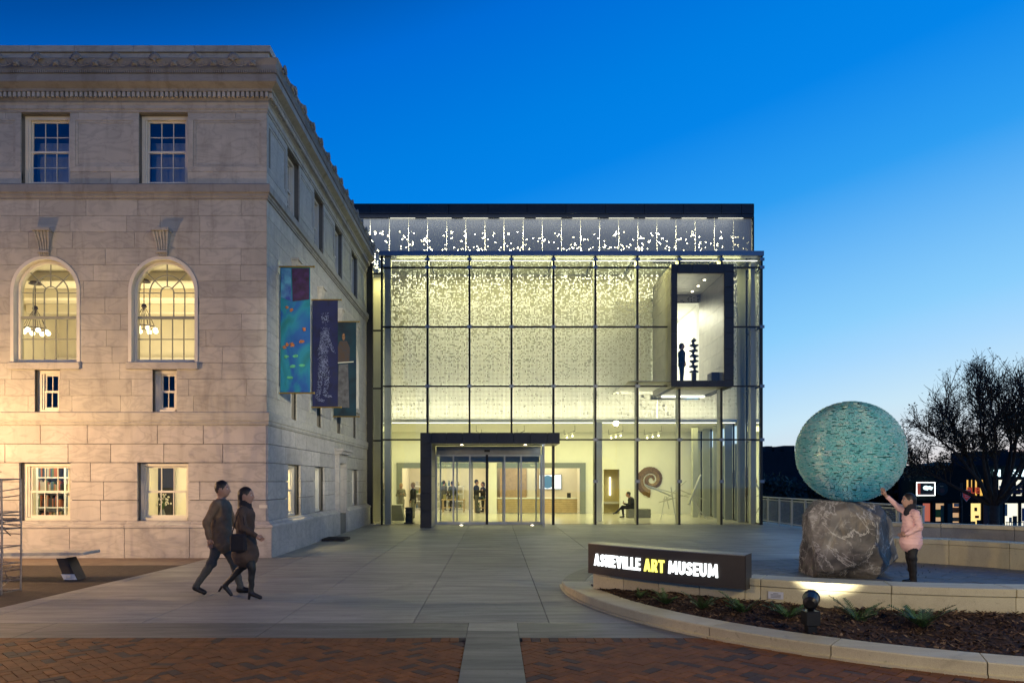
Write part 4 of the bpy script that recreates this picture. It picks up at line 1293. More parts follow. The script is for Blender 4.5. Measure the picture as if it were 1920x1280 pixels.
# writing over the two portals
def text_mesh(s, size, extr=0.0, bold=0.0):
    cu = bpy.data.curves.new('txt', 'FONT'); cu.body = s; cu.size = size; cu.extrude = extr; cu.offset = bold; cu.resolution_u = 3
    o = bpy.data.objects.new('txt', cu); COL.objects.link(o)
    dg = bpy.context.evaluated_depsgraph_get()
    me = bpy.data.meshes.new_from_object(o.evaluated_get(dg))
    bpy.data.objects.remove(o); bpy.data.curves.remove(cu)
    vs = [Vector(v.co) for v in me.vertices]; fs = [tuple(p.vertices) for p in me.polygons]
    bpy.data.meshes.remove(me)
    return vs, fs
def wall_text(s, x, y, z, size, mt, parent, bold=.0, name='lettering', width=None):
    vs, fs = text_mesh(s, size, .004, bold)
    if width:
        w0 = max(v.x for v in vs) - min(v.x for v in vs); k = width / w0
        vs = [Vector((v.x * k, v.y, v.z)) for v in vs]
    m = MB(); m.add([(x + v.x, y - v.z, z + v.y) for v in vs], fs)
    return m.build(name, mt, parent)
wall_text('MUSEUM STORE', wx(806, BY), BY - .106, 2.5, .16, MT['white_paint'], mu)
wall_text('WELCOME', wx(994, BY), BY - .106, 2.5, .16, MT['white_paint'], mu)

# --- entrance portal: dark panelled frame, glass vestibule, sliding doors
PY = 26.8
en = root_of('entrance_portal', (0, 0, 0)); en.parent = mu; en.location = Vector((0, PY, 0)) - ORG[mu.name]; ORG[en.name] = Vector((0, PY, 0))
JX = wx(808.6, PY)
m = MB(); m.box(PX0 + .02, PX1 - .02, PY + .03, GL + .1, 3.17, PZ - .03); m.box(PX0 + .02, JX - .02, PY + .03, GL - .1, 0, 3.17); m.build('portal_core', MT['black'], en)
xs = [PX0] + [wx(px, PY) for px in (808, 837, 867, 899, 931, 963, 994, 1026)] + [PX1]
for a, b in zip(xs[:-1], xs[1:]):
    m = MB(); m.box(a + .006, b - .006, PY, PY + .04, 3.14, PZ); m.build('portal_panel', MT['dark_panel'], en, bevel=.005)
    m = MB(); m.box(a + .006, b - .006, PY + .045, GL - .1, 3.135, 3.165); m.build('soffit_panel', MT['zinc_in'], en)
zs_ = [0.0] + [wz(py, PY) for py in (957, 924, 892, 859)] + [3.13]
for a, b in zip(zs_[:-1], zs_[1:]):
    m = MB(); m.box(PX0, JX, PY, PY + .04, a + .006, b - .006); m.build('portal_panel', MT['dark_panel'], en, bevel=.005)
    m = MB(); m.box(JX - .015, JX + .01, PY + .045, GL - .1, a + .006, b - .006); m.build('jamb_panel', MT['zinc_in'], en)
m = MB(); m.box(PX0 - .005, PX0 + .018, PY + .045, GL - .1, 0.01, PZ - .03); m.build('jamb_panel', MT['dark_panel'], en)
# doors
DY = 28.65
dx = [wx(px, DY) for px in (818, 850, 881, 913, 946, 977, 1014)]
m = MB(); m.box(dx[0], dx[-1], DY - .06, DY + .12, wz(852, DY), 3.12); m.build('door_header', MT['zinc_in'], en)
m = MB(); m.box(-.42, -.2, DY - .09, DY - .06, wz(847, DY), wz(843, DY)); m.build('door_sensor', MT['black'], en)
for k, x in enumerate(dx):
    wd = .03 if k != 3 else .05
    m = MB(); m.box(x - wd, x + wd, DY - .03, DY + .03, .02, wz(852, DY)); m.build('door_stile', MT['black_metal'] if k == 3 else MT['steel'], en)
for a, b in zip(dx[:-1], dx[1:]):
    dr = MB(); dr.quad((a + .03, DY, .05), (b - .03, DY, .05), (b - .03, DY, wz(852, DY)), (a + .03, DY, wz(852, DY)))
    d = dr.build('door', MT['glass_curtain'], en, recalc=False)
    m = MB(); m.box(a + .03, b - .03, DY - .025, DY + .025, .02, .12); m.build('door_rail', MT['steel'], en)
    m = MB(); m.box(a + .03, b - .03, DY - .02, DY + .02, wz(855, DY), wz(852.3, DY)); m.build('door_rail', MT['steel'], en)
# side glass, posts, inner doors
rx = dx[-1]
for x in (rx + .08, wx(1037, GL) - .0):
    m = MB(); m.box(x - .05, x + .05, DY - .02, DY + .2, 0, 3.13); m.build('post', MT['black_metal'], en)
m = MB(); m.quad((rx + .02, PY + .4, .02), (rx + .02, DY - .05, .02), (rx + .02, DY - .05, 3.12), (rx + .02, PY + .4, 3.12)); m.build('side_glass', MT['glass_curtain'], en, recalc=False)
m = MB(); m.box(rx - .01, rx + .05, PY + .36, PY + .42, 0, 3.13); m.build('post', MT['steel'], en)
IY = 31.2
ix_ = [wx(px, IY) for px in (826, 857, 885, 943, 972, 1005)]
for x in ix_:
    m = MB(); m.box(x - .03, x + .03, IY - .03, IY + .03, .013, 2.9); m.build('door_stile', MT['steel'], en)
m = MB(); m.box(ix_[0], ix_[-1], IY - .08, IY + .08, 2.55, 2.95); m.build('door_header', MT['zinc_in'], en)
m = MB(); m.box(dx[0], dx[-1], DY + .14, IY + .1, 2.96, 3.02); m.build('vestibule_ceiling', MT['zinc_in'], en)
for a, b in zip(ix_[:-1], ix_[1:]):
    if b - a > 1.2: continue
    m = MB(); m.quad((a + .03, IY, .05), (b - .03, IY, .05), (b - .03, IY, 2.54), (a + .03, IY, 2.54)); m.build('door', MT['glass_curtain'], en, recalc=False)
for x in (ix_[0], ix_[-1]):
    m = MB(); m.quad((x, DY + .1, .03), (x, IY - .05, .03), (x, IY - .05, 2.94), (x, DY + .1, 2.94)); m.build('side_glass', MT['glass_curtain'], en, recalc=False)
for px in (866, 985):                               # downlights and the little floor uplights
    x = wx(px, 27.6)
    m = MB(); m.lathe([(.05, 0), (.05, .01)], (x, 27.6, 3.12), 12); m.build('downlight', MT['lamp'], en)
    light('downlight_lamp', 'SPOT', (x, 27.6, 3.1), PW['vest'] * 5, (1, .9, .68), en, rot=(0, 0, 0), spot=rad(95), rad_=.05)
for px in (865, 998):
    x = wx(px, 28.3)
    m = MB(); m.lathe([(.05, 0), (.05, .012)], (x, 28.3, .004), 12); m.build('floor_light', MT['lamp'], en)
light('canopy_light', 'AREA', (1.95, 27.6, 3.12), 14, (.85, .97, 1), en, .7, .9, (0, 0, 0))

# --- projecting window box
oy0, oy1 = 28.28, 31.75
orl = root_of('projecting_window', (0, 0, 0)); orl.parent = mu; orl.location = Vector((OX0, oy0, OZ0)) - ORG[mu.name]; ORG[orl.name] = Vector((OX0, oy0, OZ0))
ix0, ix1, iz0, iz1 = 7.165, 9.0, 5.69, 9.89
m = MB()
m.box(OX0 + .02, ix0 - .015, oy0 + .03, oy1, OZ0 + .02, OZ1 - .02); m.box(ix1 + .015, OX1 - .02, oy0 + .03, oy1, OZ0 + .02, OZ1 - .02)
m.box(ix0 - .015, ix1 + .015, oy0 + .03, oy1, OZ0 + .02, iz0 - .015); m.box(ix0 - .015, ix1 + .015, oy0 + .03, oy1, iz1 + .015, OZ1 - .02)
m.build('box_core', MT['black'], orl)
fz = [OZ0] + [OZ0 + .29 + k * .605 for k in range(8)] + [OZ1]
zf = [OZ0, OZ0 + .27] + [OZ0 + .27 + (OZ1 - .3 - OZ0 - .27) * k / 7 for k in range(1, 8)] + [OZ1]
for a, b in zip(zf[:-1], zf[1:]):
    for x0, x1 in ((OX0, ix0), (ix1, OX1)):
        m = MB(); m.box(x0, x1, oy0, oy0 + .04, a + .005, b - .005); m.build('frame_panel', MT['dark_panel'], orl, bevel=.004)
    yy = [oy0 + .045, 29.4, 30.6, SC - .01]
    for y0, y1 in zip(yy[:-1], yy[1:]):
        m = MB(); m.box(OX0 - .004, OX0 + .018, y0 + .004, y1 - .004, a + .005, b - .005); m.build('side_panel', MT['zinc_in'], orl)
        m = MB(); m.box(OX1 - .018, OX1 + .004, y0 + .004, y1 - .004, a + .005, b - .005); m.build('side_panel', MT['dark_panel'], orl)
for a, b in ((ix0, 7.75), (7.75, 8.38), (8.38, ix1)):
    for z0, z1 in ((OZ0, iz0), (iz1, OZ1)):
        m = MB(); m.box(a + .005, b - .005, oy0, oy0 + .04, z0 + .002, z1 - .002); m.build('frame_panel', MT['dark_panel'], orl, bevel=.004)
    for y0, y1 in ((oy0 + .05, 29.4), (29.4, 30.6), (30.6, oy1)):
        m = MB(); m.box(a + .005, b - .005, y0 + .005, y1 - .005, iz1, iz1 + .012); m.build('ceiling_panel', MT['zinc_in'], orl)
        m = MB(); m.box(a + .005, b - .005, y0 + .005, y1 - .005, OZ0, OZ0 + .018); m.build('underside_panel', MT['zinc_in'], orl)
r_ = 0
zi = [iz0 + k * .6 for k in range(8)]
for a, b in zip(zi[:-1], zi[1:]):
    ycut = [oy0 + .05, 29.1 + (r_ % 2) * .9, 30.6 + (r_ % 2) * .4, oy1]
    r_ += 1
    for y0, y1 in zip(ycut[:-1], ycut[1:]):
        m = MB(); m.box(ix1, ix1 + .012, y0 + .005, y1 - .005, a + .004, min(b, iz1) - .004); m.build('wall_panel', MT['zinc_in'], orl)
        m = MB(); m.box(ix0 - .012, ix0, y0 + .005, y1 - .005, a + .004, min(b, iz1) - .004); m.build('wall_panel', MT['zinc_in'], orl)
m = MB(); m.quad((ix0, oy0 + .1, iz0), (ix1, oy0 + .1, iz0), (ix1, oy0 + .1, iz1), (ix0, oy0 + .1, iz1)); m.build('glass_pane', MT['glass_curtain'], orl, recalc=False)
m = MB(); m.box(ix0, ix1, oy1 - .02, oy1 + .02, 9.58, iz1); m.build('header', MT['dark_panel'], orl)
m = MB(); m.box(OX0 + .3, OX1 - .3, SC - .5, SC - .35, OZ0 - .08, OZ0 - .002); m.build('led_strip', MT['led'], orl)
# gallery behind it
m = MB()
m.box(5.4, 9.04, 37, 37.1, iz0, 9.57); m.box(5.3, 5.4, oy1 + .9, 37.1, iz0, 9.6); m.box(ix1 + .013, ix1 + .1, oy1 + .02, 37.1, iz0, 9.6); m.box(ix0 - .12, ix0 - .013, oy1 + .02, oy1 + .9, iz0, 9.6)
m.box(5.3, 9.1, oy1 + .021, 37.1, 9.581, 9.66); m.box(5.3, 9.1, oy0 + .06, 37.1, iz0 - .014, iz0 - .002); m.box(5.3, ix0 - .12, oy1 + .9, oy1 + .95, iz0, 9.6)
m.build('gallery', MT['white_wall'], mu)
light('gallery_light', 'AREA', (7.3, 34.6, 9.55), PW['gallery'], (1, .94, .72), mu, 3, 3.4, (0, 0, 0))
for y in (29.2, 30.1, 31.0):
    m = MB(); m.lathe([(.05, 0), (.05, .012)], (8.5, y, iz1 - .014), 10); m.build('downlight', MT['lamp'], orl)
    light('downlight_lamp', 'SPOT', (8.5, y, iz1 - .03), PW['oriel'] * 4, (1, .92, .62), orl, rot=(0, rad(14), 0), spot=rad(100), rad_=.05)
# --- things in the museum
bb = MB(); bb.box(wx(1330, 29.2), wx(1352, 29.2), 28.9, 29.5, iz0, iz0 + .42)
tag(bb.build('gallery_bench', MT['black'], bevel=.02), 'low black block seat in the corner of the upper projecting window', 'seat')
def star_column(x, y, z):
    t = thing('star_column', 'dark zigzag column of stacked stars beside the upstairs visitor', 'sculpture', (x, y, z))
    m = MB(); m.box(x - .08, x + .08, y - .08, y + .08, z, z + .5); m.build('plinth', MT['bark'], t)
    for k in range(6):
        m = MB()
        r0 = .19; zc = z + .5 + k * .215
        pts = []
        for q in range(10):
            a = q * pi / 5 + k * .4
            r = r0 if q % 2 == 0 else r0 * .5
            pts.append((x + r * cos(a), y + r * sin(a), zc + .02))
        m.prism(pts, (0, 0, .07)); m.lathe([(.1, .09), (.05, .14), (.05, .18), (.1, .235)], (x + .03 * (-1) ** k, y, zc), 10)
        m.build('star', MT['black'], t)
    m = MB(); m.lathe([(.06, 0), (.12, .06), (.02, .16)], (x, y, z + .5 + 6 * .215), 5); m.build('tip', MT['black'], t)
star_column(wx(1301, 29.7), 29.7, iz0)

# spiral relief on the lobby wall
def spiral():
    sx_, sz_ = wx(1221, BY), wz(899, BY)
    t = thing('spiral_relief', 'brown fossil shaped spiral relief hanging on the white lobby wall', 'sculpture', (sx_, BY - .1, sz_))
    m = MB()
    n = 150
    prev = None
    random.seed(2)
    wood = [mat('weathered_wood', (.16, .09, .035), .8, var=.4, scale=14), mat('grey_wood', (.26, .17, .08), .8, var=.4, scale=14)]
    m2 = MB()
    for k in range(n):
        f = k / n
        a = rad(-95) - f * rad(640)
        r = .92 - .78 * f ** .85
        w_ = .34 * (1 - f) ** .7 + .05
        ro, ri = r, r - w_ 
        p = lambda rr, aa, d: (sx_ + rr * cos(aa), BY - d, sz_ + rr * sin(aa))
        a2 = rad(-95) - (f + 1 / n) * rad(640) + .004
        j = random.uniform(0, .025)
        md = (ro + ri) / 2
        m.hexa([p(md, a, .0), p(ro + j, a, .0), p(ro + j, a, .06), p(md, a, .13), p(md, a2, .0), p(ro + j, a2, .0), p(ro + j, a2, .06), p(md, a2, .13)])
        m2.hexa([p(ri - j * .4, a, .0), p(md, a, .0), p(md, a, .125), p(ri - j * .4, a, .05), p(ri - j * .4, a2, .0), p(md, a2, .0), p(md, a2, .125), p(ri - j * .4, a2, .05)])
    m.build('outer_slats', wood[0], t, kind='stuff'); m2.build('inner_slats', wood[1], t, kind='stuff')
spiral()
# steel rod sculpture
def rods():
    y = 33.0
    t = thing('rod_sculpture', 'spiky sculpture of crossing steel rods standing on the lobby floor', 'sculpture', (wx(1278, y), y, .012))
    E_ = [((770, 860), (1000, 950), .025, -.3, .3), ((800, 866), (1110, 955), .014, .3, -.2), ((890, 1120), (945, 950), .016, -.4, .2), ((988, 880), (1006, 1128), .018, .1, -.3), ((1110, 1012), (1228, 782), .034, -.2, .3),
          ((1115, 830), (910, 990), .013, .3, -.3), ((1060, 900), (1270, 985), .014, .2, .2), ((1140, 970), (1242, 1122), .018, 0, -.3), ((1188, 960), (1238, 1112), .016, .2, .5), ((960, 1045), (950, 950), .014, -.2, .1), ((905, 1000), (1130, 925), .012, .4, -.4), ((920, 975), (1040, 960), .012, 0, 0)]
    for (a, b, r, d0, d1) in E_:
        p0 = at(1020 + a[0] / 4.13, 700 + a[1] / 4.13, y); p1 = at(1020 + b[0] / 4.13, 700 + b[1] / 4.13, y)
        p0.y += d0; p1.y += d1
        p0.z = max(p0.z, .02); p1.z = max(p1.z, .02)
        m = MB(); m.tube(p0, p1, r * 1.5, r * 1.2, 8); m.build('rod', MT['steel'], t)
rods()
m = MB(); m.box(wx(1176, 34), wx(1218, 34), 33.7, 34.4, .012, .43)
tag(m.build('lobby_bench', mat('grey_felt', (.2, .2, .17), .9), bevel=.02), 'solid grey block bench on the lobby floor under the spiral relief', 'bench')
# reception desk
dk = thing('reception_desk', 'long reception desk clad in horizontal pale oak boards', 'desk', (2.3, 38.7, .012))
m = MB(); m.box(.15, 4.4, 38.62, 39.3, .012, .78); m.build('body', MT['cream_wall'], dk)
for k in range(7):
    m = MB(); m.box(.14, 4.41, 38.58, 38.615, .05 + k * .105, .142 + k * .105); m.build('board', MT['pale_wood'], dk)
m = MB(); m.box(.1, 4.45, 38.55, 39.35, .79, .84); m.build('worktop', MT['white_paint'], dk)
sc_x0, sc_x1 = wx(1008, 42), wx(1052, 42)
tv = thing('wall_screen', 'bright wall screen showing a dark blue round picture', 'screen', ((sc_x0 + sc_x1) / 2, 42, 1.25))
m = MB(); m.box(sc_x0 - .03, sc_x1 + .03, 42, 42.06, 1.25, 2.12); m.build('casing', MT['black'], tv)
m = MB(); m.quad((sc_x0, 41.995, 1.28), (sc_x1, 41.995, 1.28), (sc_x1, 41.995, 2.09), (sc_x0, 41.995, 2.09)); m.build('display', glow('screen_glow', (.75, .9, 1), 1.2), tv, recalc=False)
m = MB(); cx_, cz_ = (sc_x0 + sc_x1) / 2 - .1, 1.69
m.add([(cx_ + .38 * cos(a), 41.99, cz_ + .38 * sin(a)) for a in np.linspace(0, 2 * pi, 24)[:-1]], [tuple(range(23))]); m.build('picture', glow('picture_glow', (.05, .14, .24), .8), tv, recalc=False)
m = MB(); m.box(1.9, 4.8, 42.07, 42.12, 0, 3.3); m.build('reception_wall', MT['cream_wall'], mu)
fr_ = MB(); fr_.box(wx(1063, 38.9), wx(1070, 38.9), 38.85, 38.88, .84, 1.1)
tag(fr_.build('picture_frame', MT['black']), 'small dark picture frame standing on the reception desk', 'picture frame')
# store: shelves, table with boxes, plants
ds = thing('display_shelf', 'white open display shelf with goods at the back of the museum store', 'shelf', (-3.6, 43.6, .012))
m = MB()
for zz_ in (.05, .5, .95, 1.4): m.box(-4.9, -1.9, 43.5, 44.0, zz_, zz_ + .04)
for xx in (-4.9, -3.9, -2.9, -1.94): m.box(xx, xx + .04, 43.5, 44.0, .012, 1.44)
m.build('shelf', MT['white_paint'], ds)
gm = [mat('goods', c, .5, var=.05) for c in ((.35, .12, .06), (.06, .12, .2), (.3, .26, .1), (.05, .05, .05), (.5, .48, .44), (.1, .2, .1), (.4, .3, .05))]
random.seed(12)
for zz_ in (.09, .54, .99, 1.44):
    xx = -4.8
    while xx < -2.1:
        wv = random.uniform(.08, .22); hh = random.uniform(.12, .36)
        b = MB()
        if random.random() < .5: b.box(xx, xx + wv, 43.55, 43.75, zz_, zz_ + hh)
        else: b.lathe([(wv * .3, 0), (wv * .45, hh * .4), (wv * .2, hh * .8), (wv * .25, hh)], (xx + wv / 2, 43.65, zz_), 10)
        b.build('goods', random.choice(gm), ds); xx += wv + random.uniform(.03, .15)
def table(x0, x1, y, label, n):
    t = thing('display_table', label, 'table', ((x0 + x1) / 2, y + .4, .012))
    m = MB(); m.box(x0, x1, y, y + .8, .68, .73); m.build('table_top', MT['pale_wood'], t)
    for xx in (x0 + .05, x1 - .1):
        for yy in (y + .05, y + .7): m = MB(); m.box(xx, xx + .05, yy, yy + .05, .012, .68); m.build('leg', MT['pale_wood'], t)
    m = MB(); m.box(x0 + .1, x1 - .1, y + .1, y + .7, .25, .28); m.build('lower_shelf', MT['pale_wood'], t)
    for k in range(n):
        xx = x0 + .1 + (x1 - x0 - .4) * k / max(1, n - 1)
        m = MB(); m.box(xx, xx + random.uniform(.14, .28), y + .1, y + .4, .73, .73 + random.uniform(.1, .3))
        o = m.build('goods_box', random.choice(gm)); tag(o, ('first', 'second', 'third', 'fourth', 'last')[k if n > 4 else k + 0] + ' goods box along the ' + ('longer store table' if n > 4 else 'short store counter') + ' counted from the litter bin side', 'box', 'goods boxes on the store tables')
table(wx(828, 40), wx(872, 40), 39.8, 'oak display table with goods boxes in the museum store', 5)
table(wx(888, 39.6), wx(912, 39.6), 39.4, 'short oak counter with goods beside the dark clothed shoppers', 3)
pl_ = thing('potted_plant', 'leafy potted plant below the short store counter', 'plant', (wx(897, 39.1), 39.1, .012))
m = MB(); m.lathe([(.1, 0), (.14, .3), (.12, .3)], (wx(897, 39.1), 39.1, .012), 12); m.build('pot', MT['portal_grey'], pl_)
m = MB()
for k in range(60):
    a = random.uniform(0, 2 * pi); r = random.uniform(.03, .2); z = random.uniform(.3, .62)
    c = Vector((wx(897, 39.1) + r * cos(a), 39.1 + r * sin(a), z)); u = Vector((cos(a), sin(a), .5)) * .07; v = Vector((-sin(a), cos(a), 0)) * .03
    m.add([c - u, c + v, c + u, c - v], [(0, 1, 2, 3)])
m.build('foliage', MT['fern'], pl_, recalc=False)
# grey slanted stand and black bin by the glass at the entrance
y = 31.5
st = thing('slanted_stand', 'grey slanted lectern stand behind the glass next to the black bin', 'stand', (wx(745, y), y, .012))
x0, x1 = wx(733, y), wx(758, y)
m = MB(); m.prism([(x0, y, .012), (x1, y, .012), (x1 - .14, y, .68), (x0, y, .68)], (0, .5, 0)); m.build('body', mat('grey_laminate', (.17, .18, .16), .5), st)
m = MB(); m.prism([(x0 - .02, y - .02, .685), (x1 - .12, y - .02, .685), (x1 - .12, y - .02, .71), (x0 - .02, y - .02, .71)], (0, .54, 0)); m.build('top', MT['white_paint'], st)
m = MB(); m.tube((x0 + .05, y - .03, .012), (x0 + .0, y - .03, .5), .012); m.build('leg', MT['steel'], st)
bi = thing('litter_bin', 'black square litter bin just inside the glass by the entrance portal', 'bin', (wx(767, 29.4), 29.4, .012))
x0, x1 = wx(761, 29.4), wx(774, 29.4)
m = MB(); m.box(x0, x1, 29.25, 29.55, .012, .62); m.build('body', MT['black'], bi, bevel=.01)
m = MB(); m.box(x0 - .02, x1 + .02, 29.23, 29.57, .625, .67); m.build('lid', MT['black'], bi, bevel=.01)
m = MB(); m.box(x0 - .05, x1 + .05, 29.2, 29.6, .012, .06); m.build('foot', MT['black'], bi)
# ================================================================ ROUND PLANTER PLAZA
def polar(r, a, c=(CX, CY)): return (c[0] + r * cos(a), c[1] + r * sin(a))
m = MB(); m.add([(*polar(4.35, k * 2 * pi / 64), -.035) for k in range(64)] + [(*polar(4.35, k * 2 * pi / 64), .004) for k in range(64)],
                [tuple(range(64, 128))] + [(k, (k + 1) % 64, 64 + (k + 1) % 64, 64 + k) for k in range(64)])
m.build('circle_floor', MT['bed'], kind='structure')
cf = tag(root_of('circle_paving'), kind='structure')
# ring pavers: the wedge blocks one can make out are pieces, the rest one sheet
random.seed(6)
cnt = 0
rest_p = MB()
for ri in range(14):
    r0 = .3 + ri * .29; r1 = r0 + .28
    n = max(8, int(2 * pi * r0 / .34))
    for k in range(n):
        a0 = 2 * pi * k / n + ri * .37; a1 = a0 + 2 * pi / n - .012 / r0
        p = [(*polar(r0, a0), 0), (*polar(r1, a0), 0), (*polar(r1, a1), 0), (*polar(r0, a1), 0)]
        z = random.uniform(.012, .02)
        rest_p.prism([(x, y, .002) for x, y, _ in p], (0, 0, z))
rest_p.build('paver_field', MT['disc'], cf, kind='stuff')
# seat wall segments (front arc on its own centre, back arc concentric)
WC = (6.72, 14.78)
def arc_block(name, c, r0, r1, a0, a1, z0, z1, mt, parent, n=8, bevel=0, gap=.004):
    m = MB()
    g0, g1 = a0 + gap / r1, a1 - gap / r1
    vs = []
    for k in range(n + 1):
        a = g0 + (g1 - g0) * k / n
        for r, z in ((r0, z0), (r1, z0), (r1, z1), (r0, z1)): vs.append((*polar(r, a, c), z))
    fs = [(3, 2, 1, 0), tuple(range(n * 4, n * 4 + 4))]
    for k in range(n):
        for i in range(4): fs.append((k * 4 + i, k * 4 + (i + 1) % 4, (k + 1) * 4 + (i + 1) % 4, (k + 1) * 4 + i))
    m.add(vs, fs)
    return m.build(name, mt, parent, bevel=bevel)
sw = thing('seat_wall', 'low curved buff stone wall with coping round the glass ball plaza, carrying the lit sign', 'wall', (6.7, 8.3, 0))
def wang(p): return atan2(p[1] - WC[1], p[0] - WC[0])
aL = wang((1.42, 11.05)) + .022; aS = wang((3.18, 9.22))
cuts_px = [(3.18, 9.22), (3.36, 9.14), (4.72, 8.56), (6.02, 8.32), (7.4, 8.32), (8.9, 8.64), (10.2, 9.25)]
al = [wang(p) for p in cuts_px]
for a, b in zip(al[:-1], al[1:]):
    arc_block('wall_stone', WC, 6.1, 6.5, a, b, 0, .40, MT['precast'], sw, 8)
    arc_block('coping_stone', WC, 6.06, 6.515, a, b, .405, .5, MT['precast'], sw, 8, .008)
bl = [aL + (al[0] - aL) * k / 4 for k in range(5)]
for a, b in zip(bl[:-1], bl[1:]):
    arc_block('wall_stone', WC, 6.1, 6.5, a, b, 0, .43, MT['precast'], sw, 6)
# small plaque on the wall
pa = wang((3.55, 9.1))
m = MB(); p0 = Vector((*polar(6.503, pa, WC), .26)); tdir = Vector((-sin(pa), cos(pa), 0)); nd = Vector((cos(pa), sin(pa), 0))
m.prism([p0 - tdir * .09, p0 + tdir * .09, p0 + tdir * .09 + Vector((0, 0, .09)), p0 - tdir * .09 + Vector((0, 0, .09))], nd * .008)
m.build('plaque', MT['plaque'], sw)
m = MB()
for k in range(4):
    q = p0 + nd * .0095 + Vector((0, 0, .018 + k * .016))
    wv = .03 if k == 3 else .06
    m.quad(q - tdir * wv, q + tdir * wv, q + tdir * wv + Vector((0, 0, .005)), q - tdir * wv + Vector((0, 0, .005)))
m.build('plaque_text', MT['black'], sw, recalc=False)
bw = thing('curved_bench_wall', 'buff stone bench wall curving behind the person in the pink jacket', 'wall', (9.5, 15, 0))
bcut = [rad(a) for a in (78, 66, 52.5, 38, 24, 10, -4)]
for a, b in zip(bcut[:-1], bcut[1:]):
    arc_block('wall_stone', (CX, CY), 4.1, 4.55, b, a, 0, .42, MT['precast'], bw, 6)
    arc_block('coping_stone', (CX, CY), 4.08, 4.57, b, a, .424, .53, MT['precast'], bw, 6, .008)
ow = thing('outer_wall', 'higher plain concrete wall beyond the curved bench wall, above the street', 'wall', (12, 16.5, 0))
ocut = [rad(a) for a in (68, 56, 44, 32, 20, 6)]
for a, b in zip(ocut[:-1], ocut[1:]):
    arc_block('wall_panel', (CX, CY), 6.9, 7.15, b, a, 0, .62, MT['concrete'], ow, 6)
    arc_block('coping_stone', (CX, CY), 6.86, 7.19, b, a, .624, .72, MT['precast'], ow, 6, .008)
# outer kerb
kb = thing('planter_kerb', 'pale curved stone kerb sweeping round the mulch bed to the brick paving', 'kerb', (3.5, 7, 0))
kpx = [(1.2, 10.64), (2.39, 8.02), (3.32, 7.11), (4.40, 6.43), (5.7, 5.98)]
ka = [atan2(p[1] - CY, p[0] - CX) for p in kpx]
ka = [a if a > 0 else a + 2 * pi for a in ka]
tip = rad(180 - 5)
def kerb_piece(a0, a1, h0, h1, lastw0=.4, lastw1=.4):
    m = MB(); n = 10
    g0, g1 = a0 + .0009, a1 - .0009
    vs = []
    for k in range(n + 1):
        t = k / n; a = g0 + (g1 - g0) * t
        h = h0 + (h1 - h0) * t; wv = lastw0 + (lastw1 - lastw0) * t
        for r, z in ((5.79 - wv, -.03), (5.83, -.03), (5.83, .022 + (h - .13) * .2), (5.79, .026 + (h - .13) * .2), (5.79, h - .012), (5.778, h), (5.79 - wv, h)):
            vs.append((*polar(r, a), z))
    q = 7
    fs = [tuple(range(q))[::-1], tuple(range(n * q, n * q + q))]
    for k in range(n):
        for i in range(q): fs.append((k * q + i, k * q + (i + 1) % q, (k + 1) * q + (i + 1) % q, (k + 1) * q + i))
    m.add(vs, fs); m.build('kerb_stone', MT['precast'], kb)
kerb_piece(tip, ka[0], .06, .13, .46, .44)
for a, b in zip(ka[:-1], ka[1:]): kerb_piece(a, b, .13, .13)
kerb_piece(ka[-1], ka[-1] + rad(14), .13, .13)
# flush pale rim where the kerb runs out behind the sign
m = MB()
vs = []
for k in range(13):
    a = tip - rad(34) * k / 12
    for r in (5.79, 5.4): vs += [(*polar(r, a), -.03), (*polar(r, a), .006)]
fs = []
for k in range(12):
    b = k * 4
    fs += [(b + 1, b + 5, b + 7, b + 3), (b, b + 4, b + 5, b + 1), (b + 2, b + 3, b + 7, b + 6)]
m.add(vs, fs); m.build('flush_rim', MT['concrete_band'], kb)
# inner flat between wall end and kerb
m = MB()
vs = [(*polar(5.40, tip + (ka[0] - tip + rad(16)) * k / 10), .118) for k in range(11)]
inner = [(*polar(6.5, aL + (al[0] - aL) * .75 * k / 10, WC), .118) for k in range(11)]
# ---- mulch bed
def bed_h(x, y):
    return .115 + .05 * math.sin(x * 2.1 + y) * .5 + .02 * math.sin(7 * x + 3 * y) + .02 * math.sin(13 * y - 5 * x)
def r_in(a):        # distance from plaza centre to the front seat wall along angle a
    lo, hi = 0.0, 6.5
    for _ in range(30):
        mid = (lo + hi) / 2
        x, y = polar(mid, a)
        if math.hypot(x - WC[0], y - WC[1]) > 6.49 and y < WC[1]: hi = mid
        else: lo = mid
    return lo
random.seed(13)
m = MB(); NA, NR = 150, 16
A0, A1 = rad(180 + 3), rad(292)
vs = []
for i in range(NA + 1):
    a = A0 + (A1 - A0) * i / NA
    ri = min(r_in(a), 5.38)
    for j in range(NR + 1):
        r = ri + (5.395 - ri) * j / NR
        x, y = polar(r, a)
        t = j / NR
        z = .112 + .1 * max(0, 1 - t * 1.3) * min(1, (5.4 - ri) / .8) + (bed_h(x, y) - .115) * min(1, (5.4 - ri) / .4) * sin(pi * min(1, t + .08)) + random.uniform(-.01, .01)
        vs.append((x, y, z))
m.add(vs, [(i * (NR + 1) + j, (i + 1) * (NR + 1) + j, (i + 1) * (NR + 1) + j + 1, i * (NR + 1) + j + 1) for i in range(NA) for j in range(NR)])
bed = m.build('mulch_bed', MT['mulch'], kind='structure', recalc=False)
chips = MB()
BEDV = vs
def bed_point():
    i = random.randrange(NA); j = random.randrange(NR)
    return Vector(BEDV[i * (NR + 1) + j]) + Vector((random.uniform(-.05, .05), random.uniform(-.05, .05), .012))
